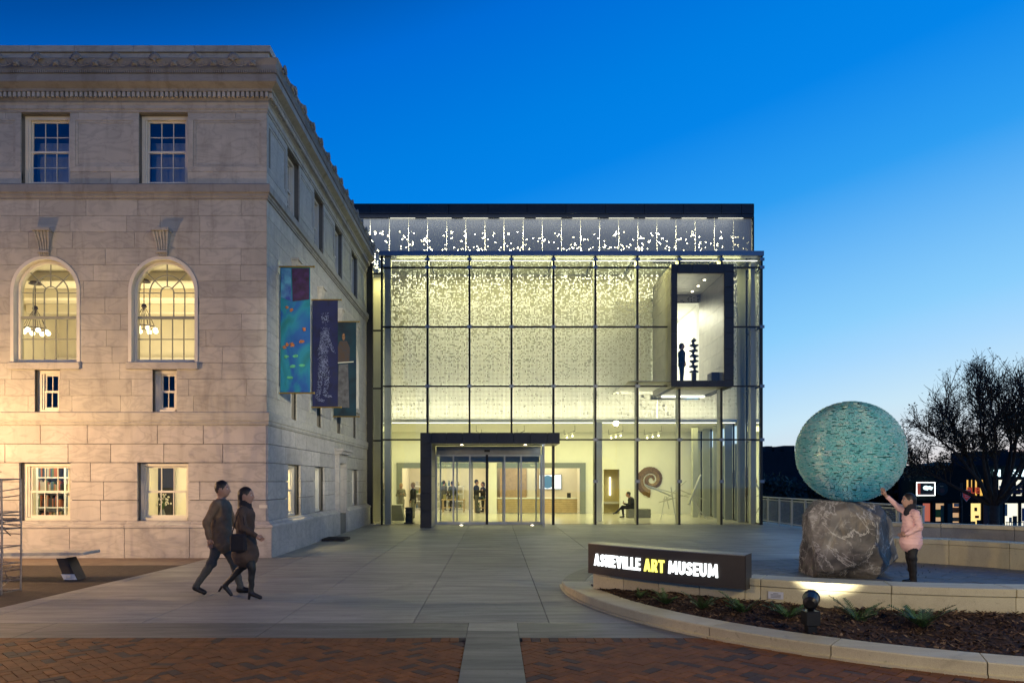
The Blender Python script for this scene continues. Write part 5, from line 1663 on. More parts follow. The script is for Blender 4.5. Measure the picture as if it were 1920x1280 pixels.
for k in range(9000):
    c = bed_point()
    a = random.uniform(0, 2 * pi); t = random.uniform(-.6, .6)
    L_ = random.uniform(.012, .05); W_ = random.uniform(.004, .012)
    if math.hypot(c.x - CX, c.y - CY) > 5.41 or math.hypot(c.x - WC[0], c.y - WC[1]) < 6.5: continue
    u = Vector((cos(a), sin(a), t)) * L_; v = Vector((-sin(a), cos(a), random.uniform(-.7, .7))) * W_
    chips.add([c - u - v, c + u - v * .6, c + u * .9 + v, c - u * .8 + v, c + Vector((0, 0, .006))], [(0, 1, 4), (1, 2, 4), (2, 3, 4), (3, 0, 4)], 0 if random.random() < .68 else (1 if random.random() < .7 else 2))
chips.build('bark_chips', [MT['chip'], MT['mulch'], MT['chip_pale']], kind='stuff', recalc=False)
# young yew-like plants
def low_plant(px, py, D, s, label, seed):
    random.seed(seed)
    c = at(px, py, D); c.z = .13
    t = thing('low_shrub', label, 'shrub', c, 0, 'low shrubs in the mulch bed')
    stems, lv = MB(), MB()
    for k in range(13):
        a = random.uniform(0, 2 * pi); L_ = s * random.uniform(.16, .3); up = random.uniform(.7, 1.5)
        pts = [c + Vector((cos(a) * L_ * f, sin(a) * L_ * f, up * L_ * (f - .35 * f * f) + .0)) for f in (0, .33, .66, 1)]
        stems.path(pts, [.005, .004, .003, .002], 4)
        n = 16
        for q in range(2, n):
            f = q / n
            i = min(2, int(f * 3)); p = pts[i].lerp(pts[i + 1], f * 3 - i)
            d = (pts[i + 1] - pts[i]).normalized()
            for sd in (-1, 1):
                o = d.cross(Vector((0, 0, 1))).normalized() * sd
                e = (o * 1.0 + d * .6 + Vector((0, 0, random.uniform(.0, .5)))).normalized() * s * random.uniform(.04, .07) * (1.2 - f * .6)
                v = d * .008 * s
                lv.add([p - v, p + v, p + e + v * .3, p + e - v * .3], [(0, 1, 2, 3)])
    stems.build('stem', MT['bark'], t); lv.build('foliage', MT['fern'], t, kind='stuff', recalc=False)
for i, a in enumerate([(1250, 1118, 9.4, .9, 'thin upright little shrub under the middle of the lit sign'), (1318, 1138, 9.0, 1.0, 'dark low shrub in the mulch under the tail end of the lit lettering'),
          (1393, 1142, 8.75, 1.15, 'green shrub below the corner of the dark sign'), (1478, 1150, 8.45, 1.25, 'green shrub between the small plaque and the black floodlight'),
          (1610, 1165, 8.2, 1.2, 'green shrub in the mulch below the big boulder'), (1730, 1175, 7.9, 1.35, 'wide green shrub in the mulch below the pink jacketed person'), (1200, 1122, 9.9, .6, 'tiny shrub near the tapering tip of the mulch bed')]):
    low_plant(*a[:3], a[3] * .95, a[4], 40 + i)
# floodlight
fl = thing('floodlight', 'black adjustable floodlight on a post in the mulch, shining at the boulder', 'floodlight', at(1520, 1158, 7.75))
b0 = at(1520, 1158, 7.75)
m = MB(); m.box(b0.x - .055, b0.x + .085, b0.y - .06, b0.y + .06, b0.z + .0, b0.z + .06); m.box(b0.x - .075, b0.x + .075, b0.y - .075, b0.y + .075, .2, .355); m.box(b0.x - .05, b0.x + .05, b0.y - .05, b0.y + .05, .05, .2); m.build('junction_box', MT['black_metal'], fl, bevel=.006)
m = MB(); m.tube((b0.x, b0.y, .35), (b0.x + .005, b0.y, .43), .035, .03, 10); m.sphere((b0.x, b0.y, .43), .04, 10, 7); m.build('knuckle', MT['black_metal'], fl, smooth=True)
hd = Vector((b0.x + .0, b0.y, .455)); d_ = (Vector((5.9, 12.6, 1.6)) - hd).normalized()
m = MB(); m.path([hd - d_ * .085, hd - d_ * .06, hd + d_ * .02, hd + d_ * .1], [.045, .075, .082, .085], 16); m.path([hd + d_ * .085, hd + d_ * .115], .09, 16); m.build('lamp_head', MT['black_metal'], fl)
m = MB(); m.path([hd + d_ * .116, hd + d_ * .12], .07, 16); m.build('lens', MT['lamp'], fl)
lo = light('flood_lamp', 'SPOT', hd + d_ * .14, PW['spot'], (1, .92, .7), fl, spot=rad(50), rad_=.05); aim(lo, hd, (6.45, 12.6, 2.0))

# ---- lit sign
sg = thing('museum_sign', 'curved dark bronze sign with glowing white and yellow museum lettering', 'sign', (2.3, 9.9, .38))
sa0, sa1 = wang((1.36, 10.9)) + .027, wang((3.14, 8.98)) - .006
RS = 6.72
zsl = lambda t: (.385 - .01 * t, .83 - .015 * t)
m = MB(); n = 24; vs = []
for k in range(n + 1):
    t = k / n; a = sa0 + (sa1 - sa0) * t
    z0, z1 = zsl(t)
    for r, z in ((RS - .3, z0), (RS, z0), (RS, z1 - .012), (RS - .3, z1 - .012)): vs.append((*polar(r, a, WC), z))
fs = [(3, 2, 1, 0), tuple(range(n * 4, n * 4 + 4))]
for k in range(n):
    for i in range(4): fs.append((k * 4 + i, k * 4 + (i + 1) % 4, (k + 1) * 4 + (i + 1) % 4, (k + 1) * 4 + i))
m.add(vs, fs); m.build('body', MT['bronze'], sg)
m = MB(); vs = []
for k in range(n + 1):
    t = k / n; a = sa0 + (sa1 - sa0) * t; z0, z1 = zsl(t)
    for r, z in ((RS - .305, z1 - .011), (RS + .004, z1 - .011), (RS + .004, z1), (RS - .305, z1)): vs.append((*polar(r, a, WC), z))
m.add(vs, fs); m.build('top_plate', MT['sign_top'], sg)
ea = sa1 + .0008
m = MB(); m.prism([(*polar(RS + .004, ea, WC), .37), (*polar(RS - .305, ea, WC), .37), (*polar(RS - .305, ea, WC), .815), (*polar(RS + .004, ea, WC), .815)], Vector((-sin(ea), cos(ea), 0)) * .006); m.build('end_plate', MT['bronze'], sg)
# letters set out along the arc
cap = .172
total = RS * (sa1 - sa0)
def letters():
    word = [('A', 0), ('S', 0), ('H', 0), ('E', 0), ('V', 0), ('I', 0), ('L', 0), ('L', 0), ('E', 0), (' ', 0), ('A', 1), ('R', 1), ('T', 1), (' ', 0), ('M', 0), ('U', 0), ('S', 0), ('E', 0), ('U', 0), ('M', 0)]
    glyphs = []
    def ribbon(pts, wv=.2):
        P = [Vector(p) for p in pts]; out = []
        l, r = [], []
        for i, p in enumerate(P):
            d = (P[min(i + 1, len(P) - 1)] - P[max(i - 1, 0)]).normalized(); n_ = Vector((-d.y, d.x)) * wv / 2
            l.append(p + n_); r.append(p - n_)
        return [[l[i], r[i], r[i + 1], l[i + 1]] for i in range(len(P) - 1)]
    def bx2(x0, x1, y0, y1): return [(x0, y0), (x1, y0), (x1, y1), (x0, y1)]
    G = {
        'A': (.72, [[(0, 0), (.22, 0), (.47, 1), (.25, 1)], [(.5, 0), (.72, 0), (.47, 1), (.25, 1)], bx2(.17, .55, .17, .35)]),
        'H': (.64, [bx2(0, .22, 0, 1), bx2(.42, .64, 0, 1), bx2(.22, .42, .4, .6)]),
        'E': (.5, [bx2(0, .22, 0, 1), bx2(.22, .5, 0, .2), bx2(.22, .47, .4, .6), bx2(.22, .5, .8, 1)]),
        'V': (.72, [[(0, 1), (.22, 1), (.47, 0), (.25, 0)], [(.5, 1), (.72, 1), (.47, 0), (.25, 0)]]),
        'I': (.22, [bx2(0, .22, 0, 1)]),
        'L': (.48, [bx2(0, .22, 0, 1), bx2(.22, .48, 0, .2)]),
        'T': (.6, [bx2(.19, .41, 0, .8), bx2(0, .6, .8, 1)]),
        'M': (.9, [[(0, 0), (.2, 0), (.25, 1), (.08, 1)], [(.7, 0), (.9, 0), (.82, 1), (.65, 1)], [(.08, 1), (.27, 1), (.53, .12), (.37, .12)], [(.82, 1), (.63, 1), (.37, .12), (.53, .12)]]),
        'U': (.64, ribbon([(.11, 1), (.11, .45), (.12, .3), (.19, .16), (.32, .1), (.45, .16), (.52, .3), (.53, .45), (.53, 1)], .21)),
        'S': (.56, ribbon([(.5, .72), (.46, .84), (.36, .895), (.24, .89), (.13, .82), (.12, .68), (.2, .58), (.33, .5), (.43, .42), (.46, .3), (.42, .17), (.31, .105), (.2, .11), (.1, .18), (.06, .3)], .2)),
        'R': (.62, [bx2(0, .22, 0, 1)] + ribbon([(.22, .9), (.36, .9), (.47, .84), (.5, .7), (.46, .56), (.36, .48), (.22, .47)], .2) + [[(.24, .42), (.44, .45), (.63, 0), (.39, 0)]]),
    }
    kx = cap * .92
    for ch, q in word:
        if ch == ' ': glyphs.append((ch, q, None, .032)); continue
        w_, polys = G[ch]
        glyphs.append((ch, q, polys, w_ * kx))
    gap = .016
    k = 1.95 / sum(g[3] + gap for g in glyphs)
    s0 = .135
    for ch, q, polys, wv in glyphs:
        if polys:
            m = MB()
            for pi_, poly in enumerate(polys):
                lift = .0003 * pi_
                pts = []
                for x, y in poly:
                    a = sa0 + (s0 + x * kx * k) / RS
                    pts.append((a, .512 - .008 * (s0 + x * kx) / total + y * cap))
                n = len(pts)
                vs = [(*polar(RS + .006, a, WC), z) for a, z in pts] + [(*polar(RS + .02 + lift, a, WC), z) for a, z in pts]
                m.add(vs, [tuple(range(n)), tuple(range(n, 2 * n))] + [(i, (i + 1) % n, n + (i + 1) % n, n + i) for i in range(n)])
            m.build('letter', MT['sign_yellow'] if q else MT['sign_white'], sg)
        s0 += (wv + gap) * k
letters()

# ---- boulder
from mathutils import noise as mn
BX, BYY = wx(1586, 13.25), 13.25
def boulder():
    bm_ = bmesh.new()
    bmesh.ops.create_icosphere(bm_, subdivisions=6, radius=1)
    random.seed(3)
    def pl(a, e, d): return (Vector((cos(a) * cos(e), sin(a) * cos(e), sin(e))).normalized(), d)
    planes = [pl(-1.95, .06, .74), pl(-.95, .04, .80), (Vector((.96, -.12, .12)).normalized(), .80), pl(1.2, 0, .85), pl(2.4, .1, .84), pl(3.05, -.08, .76), pl(-2.6, .2, .82), pl(-1.45, .72, .93), pl(-.4, .62, .98),
              pl(.9, .7, .95), pl(2.95, .7, .98), pl(-2.3, .8, .97), pl(-1.7, -.75, .90), (Vector((.08, 0, 1)).normalized(), .87), pl(-.55, -.7, .93), pl(-1.5, -.35, .84)]
    for v in bm_.verts:
        d = v.co.normalized()
        q = d * 1.3 + Vector((3, 7, 1))
        r = 1.3
        for i_, (n_, dd) in enumerate(planes):
            kk = d.dot(n_)
            if kk > .05:
                dd2 = dd * (1 + .05 * mn.noise(d * 2.2 + Vector((i_ * 3.1, 0, 0))))
                r = min(r, dd2 / kk)
        # broken steps: strata chipped off in thin shelves
        st_ = mn.noise(q * 2.6)
        step = (math.floor(st_ * 5) / 5 - st_) 
        f = 1 + .03 * mn.noise(q * 2.0) + .05 * step + .02 * abs(mn.noise(q * 5.5)) + .010 * mn.noise(q * 12) + .006 * mn.noise(q * 26)
        p = d * r * f
        z = p.z
        w_ = 1.0 + .12 * (-z) if z < 0 else 1.0 - .02 * z
        v.co = Vector((p.x * .90 * w_, p.y * .84 * w_, max(z, -.86) * .80))
    zmin = min(v.co.z for v in bm_.verts)
    me = bpy.data.meshes.new('boulder')
    for v in bm_.verts: v.co.z -= zmin + .02
    bm_.to_mesh(me); bm_.free()
    m = bpy.data.materials.new('veined_rock'); m.use_nodes = True
    L = m.node_tree.links; p = m.node_tree.nodes['Principled BSDF']; p.inputs['Roughness'].default_value = .7
    big = ramp(m, noise(m, 1.5, 6, 1.0), .38, .62)
    c = mixc(m, big, (.08, .076, .072), (.25, .23, .2))
    och = ramp(m, noise(m, 2.3, 5, .7, .6, (1, 1, .6)), .56, .72)
    c = mixc(m, mth(m, 'MULTIPLY', och, .55), c, (.42, .33, .2))
    wt_ = ramp(m, noise(m, 1.2, 7, 1.4, .7, (1.4, 1, .5)), .58, .7)
    c = mixc(m, mth(m, 'MULTIPLY', wt_, .75), c, (.5, .48, .43))
    v1 = mth(m, 'ABSOLUTE', mth(m, 'SUBTRACT', noise(m, 1.1, 7, .9, .62), .5))
    c = mixc(m, mth(m, 'MULTIPLY', ramp(m, v1, .014, 0), .85), c, (.62, .6, .55))
    v2 = mth(m, 'ABSOLUTE', mth(m, 'SUBTRACT', noise(m, 2.6, 6, .7, .6), .5))
    c = mixc(m, mth(m, 'MULTIPLY', ramp(m, v2, .012, 0), .6), c, (.5, .48, .44))
    L.new(c, p.inputs['Base Color'])
    bn = nn(m, 'ShaderNodeBump'); bn.inputs['Strength'].default_value = .8; bn.inputs['Distance'].default_value = .03
    L.new(noise(m, 9, 10, .5, .65), bn.inputs['Height']); L.new(bn.outputs[0], p.inputs['Normal'])
    me.materials.append(m)
    me.polygons.foreach_set('use_smooth', [True] * len(me.polygons))
    o = bpy.data.objects.new('boulder', me); COL.objects.link(o); o.location = (BX, BYY, .0); o.rotation_euler.z = .0
    tag(o, 'big veined grey and ochre boulder carrying the glass ball', 'boulder')
boulder()

# ---- ball of stacked glass
GX, GY, GZ, GR = wx(1593, 13.3), 13.3, 2.28, .93
def glass_tile_mat():
    m = bpy.data.materials.new('teal_glass_edge'); m.use_nodes = True
    L = m.node_tree.links; p = m.node_tree.nodes['Principled BSDF']
    p.inputs['Roughness'].default_value = .3; p.inputs['IOR'].default_value = 1.5
    n = noise(m, 30, 2, src='obj')
    g = nn(m, 'ShaderNodeNewGeometry')
    rp_ = nn(m, 'ShaderNodeValToRGB'); L.new(g.outputs['Random Per Island'], rp_.inputs[0])
    els = [(0, (.16, .72, .73)), (.35, (.26, .86, .85)), (.7, (.38, .95, .93)), (.93, (.58, .93, .89)), (1, (.75, .96, .93))]
    while len(rp_.color_ramp.elements) < len(els): rp_.color_ramp.elements.new(.5)
    for e, (q, c) in zip(rp_.color_ramp.elements, els): e.position = q; e.color = (*c, 1)
    # lowest courses painted blue for refracted sky, the top ones a deeper teal
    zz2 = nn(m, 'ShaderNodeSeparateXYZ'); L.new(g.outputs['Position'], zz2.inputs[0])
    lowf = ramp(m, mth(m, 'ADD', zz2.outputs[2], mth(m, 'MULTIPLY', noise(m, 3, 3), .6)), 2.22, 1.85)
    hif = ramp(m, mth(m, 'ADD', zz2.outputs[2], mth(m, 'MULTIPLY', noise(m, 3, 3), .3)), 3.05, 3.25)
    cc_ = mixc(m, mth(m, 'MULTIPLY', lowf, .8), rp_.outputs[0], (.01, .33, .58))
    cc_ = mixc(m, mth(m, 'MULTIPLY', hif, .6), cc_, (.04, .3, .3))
    L.new(cc_, p.inputs['Base Color'])
    p.inputs['Transmission Weight'].default_value = .35
    p.inputs['Coat Weight'].default_value = .1
    return m
def glass_core_mat():
    m = bpy.data.materials.new('teal_glass_core'); m.use_nodes = True
    p = m.node_tree.nodes['Principled BSDF']
    p.inputs['Base Color'].default_value = (.16, .62, .60, 1); p.inputs['Roughness'].default_value = .22; p.inputs['IOR'].default_value = 1.45
    p.inputs['Transmission Weight'].default_value = .8
    return m
gb = thing('glass_ball', 'large teal ball of stacked glass edges resting on the boulder', 'sculpture', (GX, GY, GZ - GR))
m = MB(); m.sphere((GX, GY, GZ), GR - .03, 64, 40); m.build('core', glass_core_mat(), gb, smooth=True)
random.seed(17)
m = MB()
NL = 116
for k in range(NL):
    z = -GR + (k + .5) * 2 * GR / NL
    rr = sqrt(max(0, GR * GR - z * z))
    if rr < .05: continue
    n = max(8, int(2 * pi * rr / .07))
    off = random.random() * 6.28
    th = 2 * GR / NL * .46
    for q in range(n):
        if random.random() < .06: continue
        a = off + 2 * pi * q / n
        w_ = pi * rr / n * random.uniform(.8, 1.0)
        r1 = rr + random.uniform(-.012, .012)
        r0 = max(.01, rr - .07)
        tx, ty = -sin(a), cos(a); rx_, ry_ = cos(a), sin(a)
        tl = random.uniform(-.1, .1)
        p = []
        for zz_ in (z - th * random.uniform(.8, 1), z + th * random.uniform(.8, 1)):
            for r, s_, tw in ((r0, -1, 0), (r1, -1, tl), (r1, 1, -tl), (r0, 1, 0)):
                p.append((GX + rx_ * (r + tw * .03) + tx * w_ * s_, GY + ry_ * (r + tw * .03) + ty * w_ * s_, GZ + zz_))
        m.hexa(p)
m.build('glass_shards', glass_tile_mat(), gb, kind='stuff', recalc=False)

# ---- railing at the plaza edge
rl = thing('metal_railing', 'grey metal railing with mesh panels along the plaza edge above the street', 'railing', (11.3, 25, 0))
ry = [19.0 + 1.2 * k for k in range(11)]
mesh_m = bpy.data.materials.new('woven_wire'); mesh_m.use_nodes = True
def wire_mat(m):
    L = m.node_tree.links; N = m.node_tree.nodes; p = N['Principled BSDF']
    p.inputs['Base Color'].default_value = (.4, .39, .36, 1); p.inputs['Metallic'].default_value = .8; p.inputs['Roughness'].default_value = .4
    tr = nn(m, 'ShaderNodeBsdfTransparent'); mx = nn(m, 'ShaderNodeMixShader'); mx.inputs[0].default_value = .5
    L.new(p.outputs[0], mx.inputs[1]); L.new(tr.outputs[0], mx.inputs[2]); L.new(mx.outputs[0], N['Material Output'].inputs[0])
wire_mat(mesh_m)
XRL = 11.3
for k, y in enumerate(ry):
    m = MB(); m.box(XRL - .03, XRL + .03, y - .02, y + .02, 0, 1.05); m.build('post', MT['steel'], rl)
m = MB(); m.tube((XRL, ry[0] - .05, 1.07), (XRL, ry[-1] + .05, 1.07), .03, n=8); m.build('handrail', MT['steel'], rl)
for a, b in zip(ry[:-1], ry[1:]):
    m = MB()
    for z in (.1, .98): m.box(XRL - .015, XRL + .015, a + .06, b - .06, z - .02, z + .02)
    for y in (a + .06, b - .06): m.box(XRL - .015, XRL + .015, y - .015, y + .015, .12, .96)
    m.build('panel_frame', MT['steel'], rl)
    m = MB()
    for q in range(1, 22): y = a + .06 + (b - a - .12) * q / 22; m.box(XRL - .003, XRL + .003, y - .0025, y + .0025, .1, .98)
    for q in range(1, 18): z = .1 + .88 * q / 18; m.box(XRL - .004, XRL + .002, a + .07, b - .07, z - .0025, z + .0025)
    m.build('wire_mesh', MT['fin'], rl, kind='stuff')

# ---- stone bench and wire sculpture by the old building
bn_ = thing('stone_bench', 'pale marble slab bench on a slanted dark leg', 'bench', (-8.1, 12.9, 0))
x1 = wx(168, 12.9)
m = MB(); m.prism([(-10.6, 12.55, .40), (x1 - .25, 12.55, .40), (x1, 12.7, .44), (x1, 12.7, .49), (-10.6, 12.55, .49)], (0, .55, 0)); m.build('slab', MT['marble'], bn_, bevel=.006)
m = MB(); xa, xb = wx(112, 12.8), wx(131, 12.8); xc, xd = wx(127, 12.77), wx(150, 12.77)
m.prism([(xc, 12.68, .004), (xd, 12.68, .004), (xb, 12.68, .405), (xa, 12.68, .405)], (0, .3, 0)); m.build('leg', MT['bronze'], bn_)
m = MB(); m.prism([(-9.9, 12.68, .004), (-9.7, 12.68, .004), (-9.55, 12.68, .405), (-9.75, 12.68, .405)], (0, .3, 0)); m.build('leg', MT['bronze'], bn_)
lean = (xb - xd) / .4
m = MB()
pl4 = [(xc + lean * .01 + .0, 12.676, .012), (xd + .002, 12.676, .012), (xd + lean * .1 + .002, 12.676, .11), (xc + lean * .1 - .01, 12.676, .11)]
m.prism(pl4, (0, -.012, 0)); m.build('plaque', MT['plaque'], bn_)
m = MB()
for k in range(3): m.box(xc + lean * .05 + .06, xd + lean * .05 - .05, 12.662, 12.6635, .04 + k * .02, .045 + k * .02)
m.build('plaque_text', MT['portal_grey'], bn_)
ws = thing('wire_sculpture', 'tall openwork wire sculpture of bent metal rods and rings', 'sculpture', (-8.05, 11.3, 0))
random.seed(19)
wm_ = mat('rusty_wire', (.3, .26, .23), .4, .6, var=.3, scale=20)
X0, X1, Y0, Y1 = -8.55, wx(23, 11.3), 11.05, 11.5
m = MB()
for x in (X0, X1):
    for y in (Y0, Y1): m.path([(x, y, 0), (x + .01, y, .9), (x, y, 1.78)], .014, 6)
for z in (.02, .45, .72, 1.0, 1.12, 1.2, 1.26, 1.78):
    m.path([(X0, Y0, z), (X1, Y0, z + random.uniform(-.03, .03)), (X1, Y1, z), (X0, Y1, z), (X0, Y0, z)], .010, 5)
m.build('frame', wm_, ws)
m = MB()
for k in range(34):
    z = random.choice([random.uniform(1.3, 1.75), random.uniform(.75, 1.25), random.uniform(.05, .45)])
    a = (random.uniform(X0, X1), random.choice([Y0, Y1]), z); b = (random.choice([X1, random.uniform(X0, X1)]), random.choice([Y0, Y1]), z + random.uniform(-.22, .22))
    m.path([a, b], .009, 5)
for k in range(9):
    x = X1 - .02 - k * .03; m.path([(x, Y0, 1.12), (x, Y0, 1.26)], .004, 5)
m.build('cross_wires', wm_, ws)
for k, (cx_, cz_, rx_, rz_) in enumerate(((-7.86, .62, .2, .42), (-7.8, .55, .14, .3), (-8.1, .9, .3, .5), (-7.9, .35, .24, .2))):
    m = MB(); m.path([(cx_ + rx_ * cos(q * pi / 12), Y0 + .1 * k + .08 * sin(q), cz_ + rz_ * sin(q * pi / 12)) for q in range(25)], .007, 5); m.build('ring', wm_, ws)

# ================================================================ PEOPLE
def sd_capsule(P, a, b, ra, rb, sy=1.0):
    a = np.array(a, float); b = np.array(b, float)
    pa = P - a; ba = b - a
    h = np.clip((pa @ ba) / max(1e-9, ba @ ba), 0, 1)
    d = pa - h[:, None] * ba
    return np.sqrt((d * d).sum(1)) - (ra + (rb - ra) * h)
def sd_ell(P, c, r):
    q = (P - np.array(c)) / np.array(r)
    k = np.sqrt((q * q).sum(1)) + 1e-9
    return (k - 1) * min(r)
def smin(a, b, k):
    h = np.clip(.5 + .5 * (b - a) / k, 0, 1)
    return b + (a - b) * h - k * h * (1 - h)
def surface_nets(f, lo, hi, vox):
    n = np.maximum(3, np.ceil((np.array(hi) - np.array(lo)) / vox).astype(int) + 1)
    ax = [lo[i] + vox * np.arange(n[i]) for i in range(3)]
    G = np.stack(np.meshgrid(*ax, indexing='ij'), -1)
    V = f(G.reshape(-1, 3)).reshape(n)
    S_ = V < 0
    c = np.zeros(n - 1, int)
    acc = np.zeros((*(n - 1), 3)); cnt = np.zeros(n - 1)
    sl = lambda o: tuple(slice(o[i], n[i] - 1 + o[i]) for i in range(3))
    for axis in range(3):
        for o1 in (0, 1):
            for o2 in (0, 1):
                o = [0, 0, 0]; oth = [i for i in range(3) if i != axis]
                o[oth[0]] = o1; o[oth[1]] = o2
                p = list(o); p[axis] = 1
                v0 = V[sl(o)]; v1 = V[sl(p)]
                cr_ = (v0 < 0) != (v1 < 0)
                t = np.where(cr_, v0 / np.where(cr_, v0 - v1, 1), 0)
                pos = np.zeros((*(n - 1), 3)); 
                for i in range(3): pos[..., i] = o[i]
                pos[..., axis] = t
                acc += np.where(cr_[..., None], pos, 0); cnt += cr_
    act = cnt > 0
    idx = -np.ones(n - 1, int); ids = np.argwhere(act); idx[act] = np.arange(len(ids))
    verts = np.array(lo) + vox * (ids + acc[act] / cnt[act][:, None])
    faces = []
    for axis in range(3):
        o1, o2 = [(1, 2), (2, 0), (0, 1)][axis]
        s0 = [slice(1, n[i] - 1) for i in range(3)]; s0[axis] = slice(0, n[axis] - 1)
        s1 = list(s0); s1[axis] = slice(1, n[axis])
        A = S_[tuple(s0)]; B = S_[tuple(s1)]
        e = np.argwhere(A != B)
        if len(e) == 0: continue
        inside = A[tuple(e.T)]
        base = e.copy()
        for i in range(3):
            if i != axis: base[:, i] += 1
        def cell(d1, d2):
            q = base.copy(); q[:, o1] += d1; q[:, o2] += d2
            return idx[tuple(q.T)]
        q = np.stack([cell(-1, -1), cell(0, -1), cell(0, 0), cell(-1, 0)], 1)
        q[~inside] = q[~inside][:, ::-1]
        faces.append(q)
    F_ = np.concatenate(faces)
    F_ = F_[(F_ >= 0).all(1)]
    return verts, F_
def person(label, loc, heading, parts, mats, vox=.018, k=.035, extra=None, group=None, scale=1.0, quilt=None):
    """parts: list of (kind, args, material index); one continuous skin grown over the whole figure (local +x is forward)"""
    t = thing('person', label, 'person', loc, heading, group)
    t.scale = (scale, scale, scale)
    def each(P):
        out = []
        for kd, a, mi in parts:
            out.append(sd_capsule(P, *a) if kd == 'c' else sd_ell(P, *a))
        return out
    def f(P):
        d = None
        for q in each(P): d = q if d is None else smin(d, q, k)
        # cloth folds below the collar
        x, y, z = P.T
        fold = np.sin(34 * z + 5 * np.sin(9 * x + 4 * y) + 14 * y) * .5 + np.sin(57 * z - 21 * x + 4 * np.sin(17 * y)) * .35
        if quilt:                                     # padded rows of a quilted jacket
            jk = np.clip((z - .68) / .04, 0, 1) * np.clip((1.3 - z) / .05, 0, 1)
            d = d - .010 * np.abs(np.sin(pi * z / quilt)) * jk + .004 * jk
        return d + fold * .0065 * np.clip((1.3 - z) / .12, 0, 1) * np.clip((z - .1) / .1, 0, 1)
    pts = np.array([p for kd, a, _ in parts for p in ((a[0], a[1]) if kd == 'c' else (np.array(a[0]) - np.array(a[1]), np.array(a[0]) + np.array(a[1])))])
    lo = pts.min(0) - .2; hi = pts.max(0) + .2
    lo[2] = max(lo[2], -.05)
    V, F_ = surface_nets(f, lo, hi, vox)
    C = V[F_].mean(1)
    lab = np.argmin(np.stack(each(C)), 0)
    mi = np.array([p[2] for p in parts])[lab]
    m = MB(); m.v = [tuple(v) for v in V]; m.f = [tuple(int(i) for i in q) for q in F_]; m.m = mi.tolist()
    o = m.build('body', mats, t, local=True, smooth=True, recalc=False)
    if extra: extra(t, scale)
    return t
def head_parts(c, skin=0, hair=1, long=0.0, s=1.0, hat=None):
    """head facing +x"""
    x, y, z = c
    P_ = [('e', ((x, y, z), (.098 * s, .076 * s, .118 * s)), skin), ('e', ((x + .035 * s, y, z - .06 * s), (.062 * s, .055 * s, .065 * s)), skin),
          ('c', ((x + .095 * s, y, z + .005), (x + .112 * s, y, z - .025 * s), .012 * s, .016 * s), skin),
          ('e', ((x - .022 * s, y, z + .03 * s), (.105 * s, .088 * s, .112 * s)), hair)]
    for sd in (-1, 1): P_.append(('e', ((x - .005, y + sd * .078 * s, z - .01), (.02 * s, .014 * s, .032 * s)), skin))
    if long:
        P_.append(('c', ((x - .06 * s, y, z + .02), (x - .085 * s, y, z - long), .075 * s, .055 * s), hair))
    return P_
eye_w = mat('eye_white', (.6, .58, .54), .3, var=0); eye_d = mat('eye_dark', (.02, .012, .01), .2, var=0); lip = mat('lips', (.3, .1, .08), .5, var=0); shoe_m = mat('black_shoe', (.012, .011, .011), .35, var=.1)
def face(t, c, s=1.0):
    x, y, z = c
    for sd in (-1, 1):
        m = MB(); m.sphere((x + .083 * s, y + sd * .032 * s, z + .008 * s), .0135 * s, 8, 6); m.sphere((x + .0945 * s, y + sd * .032 * s, z + .008 * s), .0065 * s, 6, 5, 1)
        m.build('eye', [eye_w, eye_d], t, local=True, smooth=True)
        m = MB(); m.path([(x + .088 * s, y + sd * .016 * s, z + .03 * s), (x + .09 * s, y + sd * .034 * s, z + .036 * s), (x + .08 * s, y + sd * .05 * s, z + .03 * s)], .004 * s, 5); m.build('eyebrow', MT['hair_dark'], t, local=True)
    m = MB(); m.sphere((x + .09 * s, y, z - .052 * s), .012 * s, 8, 5, sc3=(.5, 1.7, .55)); m.build('mouth', lip, t, local=True, smooth=True)
def hand(m, w, d, up, s=1.0, curl=.5):
    """five-fingered hand from wrist w along d; up is the thumb side"""
    w = Vector(w); d = Vector(d).normalized(); up = (Vector(up) - d * Vector(up).dot(d)).normalized(); n = d.cross(up)
    m.path([w, w + d * .045 * s, w + d * .085 * s], [.028 * s, .036 * s, .03 * s], 8)
    for i, L_ in enumerate((.072, .08, .074, .058)):
        b = w + d * .08 * s + up * (.03 - .02 * i) * s
        p1 = b + (d + n * curl * .3).normalized() * L_ * .45 * s; p2 = p1 + (d + n * curl).normalized() * L_ * .3 * s; p3 = p2 + (d * .8 + n * curl * 1.4).normalized() * L_ * .25 * s
        m.path([b, p1, p2, p3], [.0098 * s, .009 * s, .008 * s, .006 * s], 6)
    b = w + d * .03 * s + up * .024 * s
    m.path([b, b + (d + up * .9).normalized() * .035 * s, b + (d * 1.2 + up * .6).normalized() * .062 * s], [.013 * s, .011 * s, .008 * s], 6)
coat_tan = mat('tan_coat', (.2, .135, .085), .85, var=.2, scale=10, bump=.2); coat_brown = mat('brown_coat', (.075, .048, .035), .85, var=.25, scale=10, bump=.2)
jean = mat('grey_trousers', (.075, .075, .07), .85, var=.2, scale=12); tights = mat('black_tights', (.012, .012, .012), .6, var=.1); scarf_m = mat('dark_scarf', (.018, .016, .022), .9, var=.2)
pink = mat('pink_quilted_jacket', (.82, .5, .46), .6, var=.06, scale=6, bump=.15, bscale=25)
white_sole = mat('white_sole', (.6, .58, .54), .7)
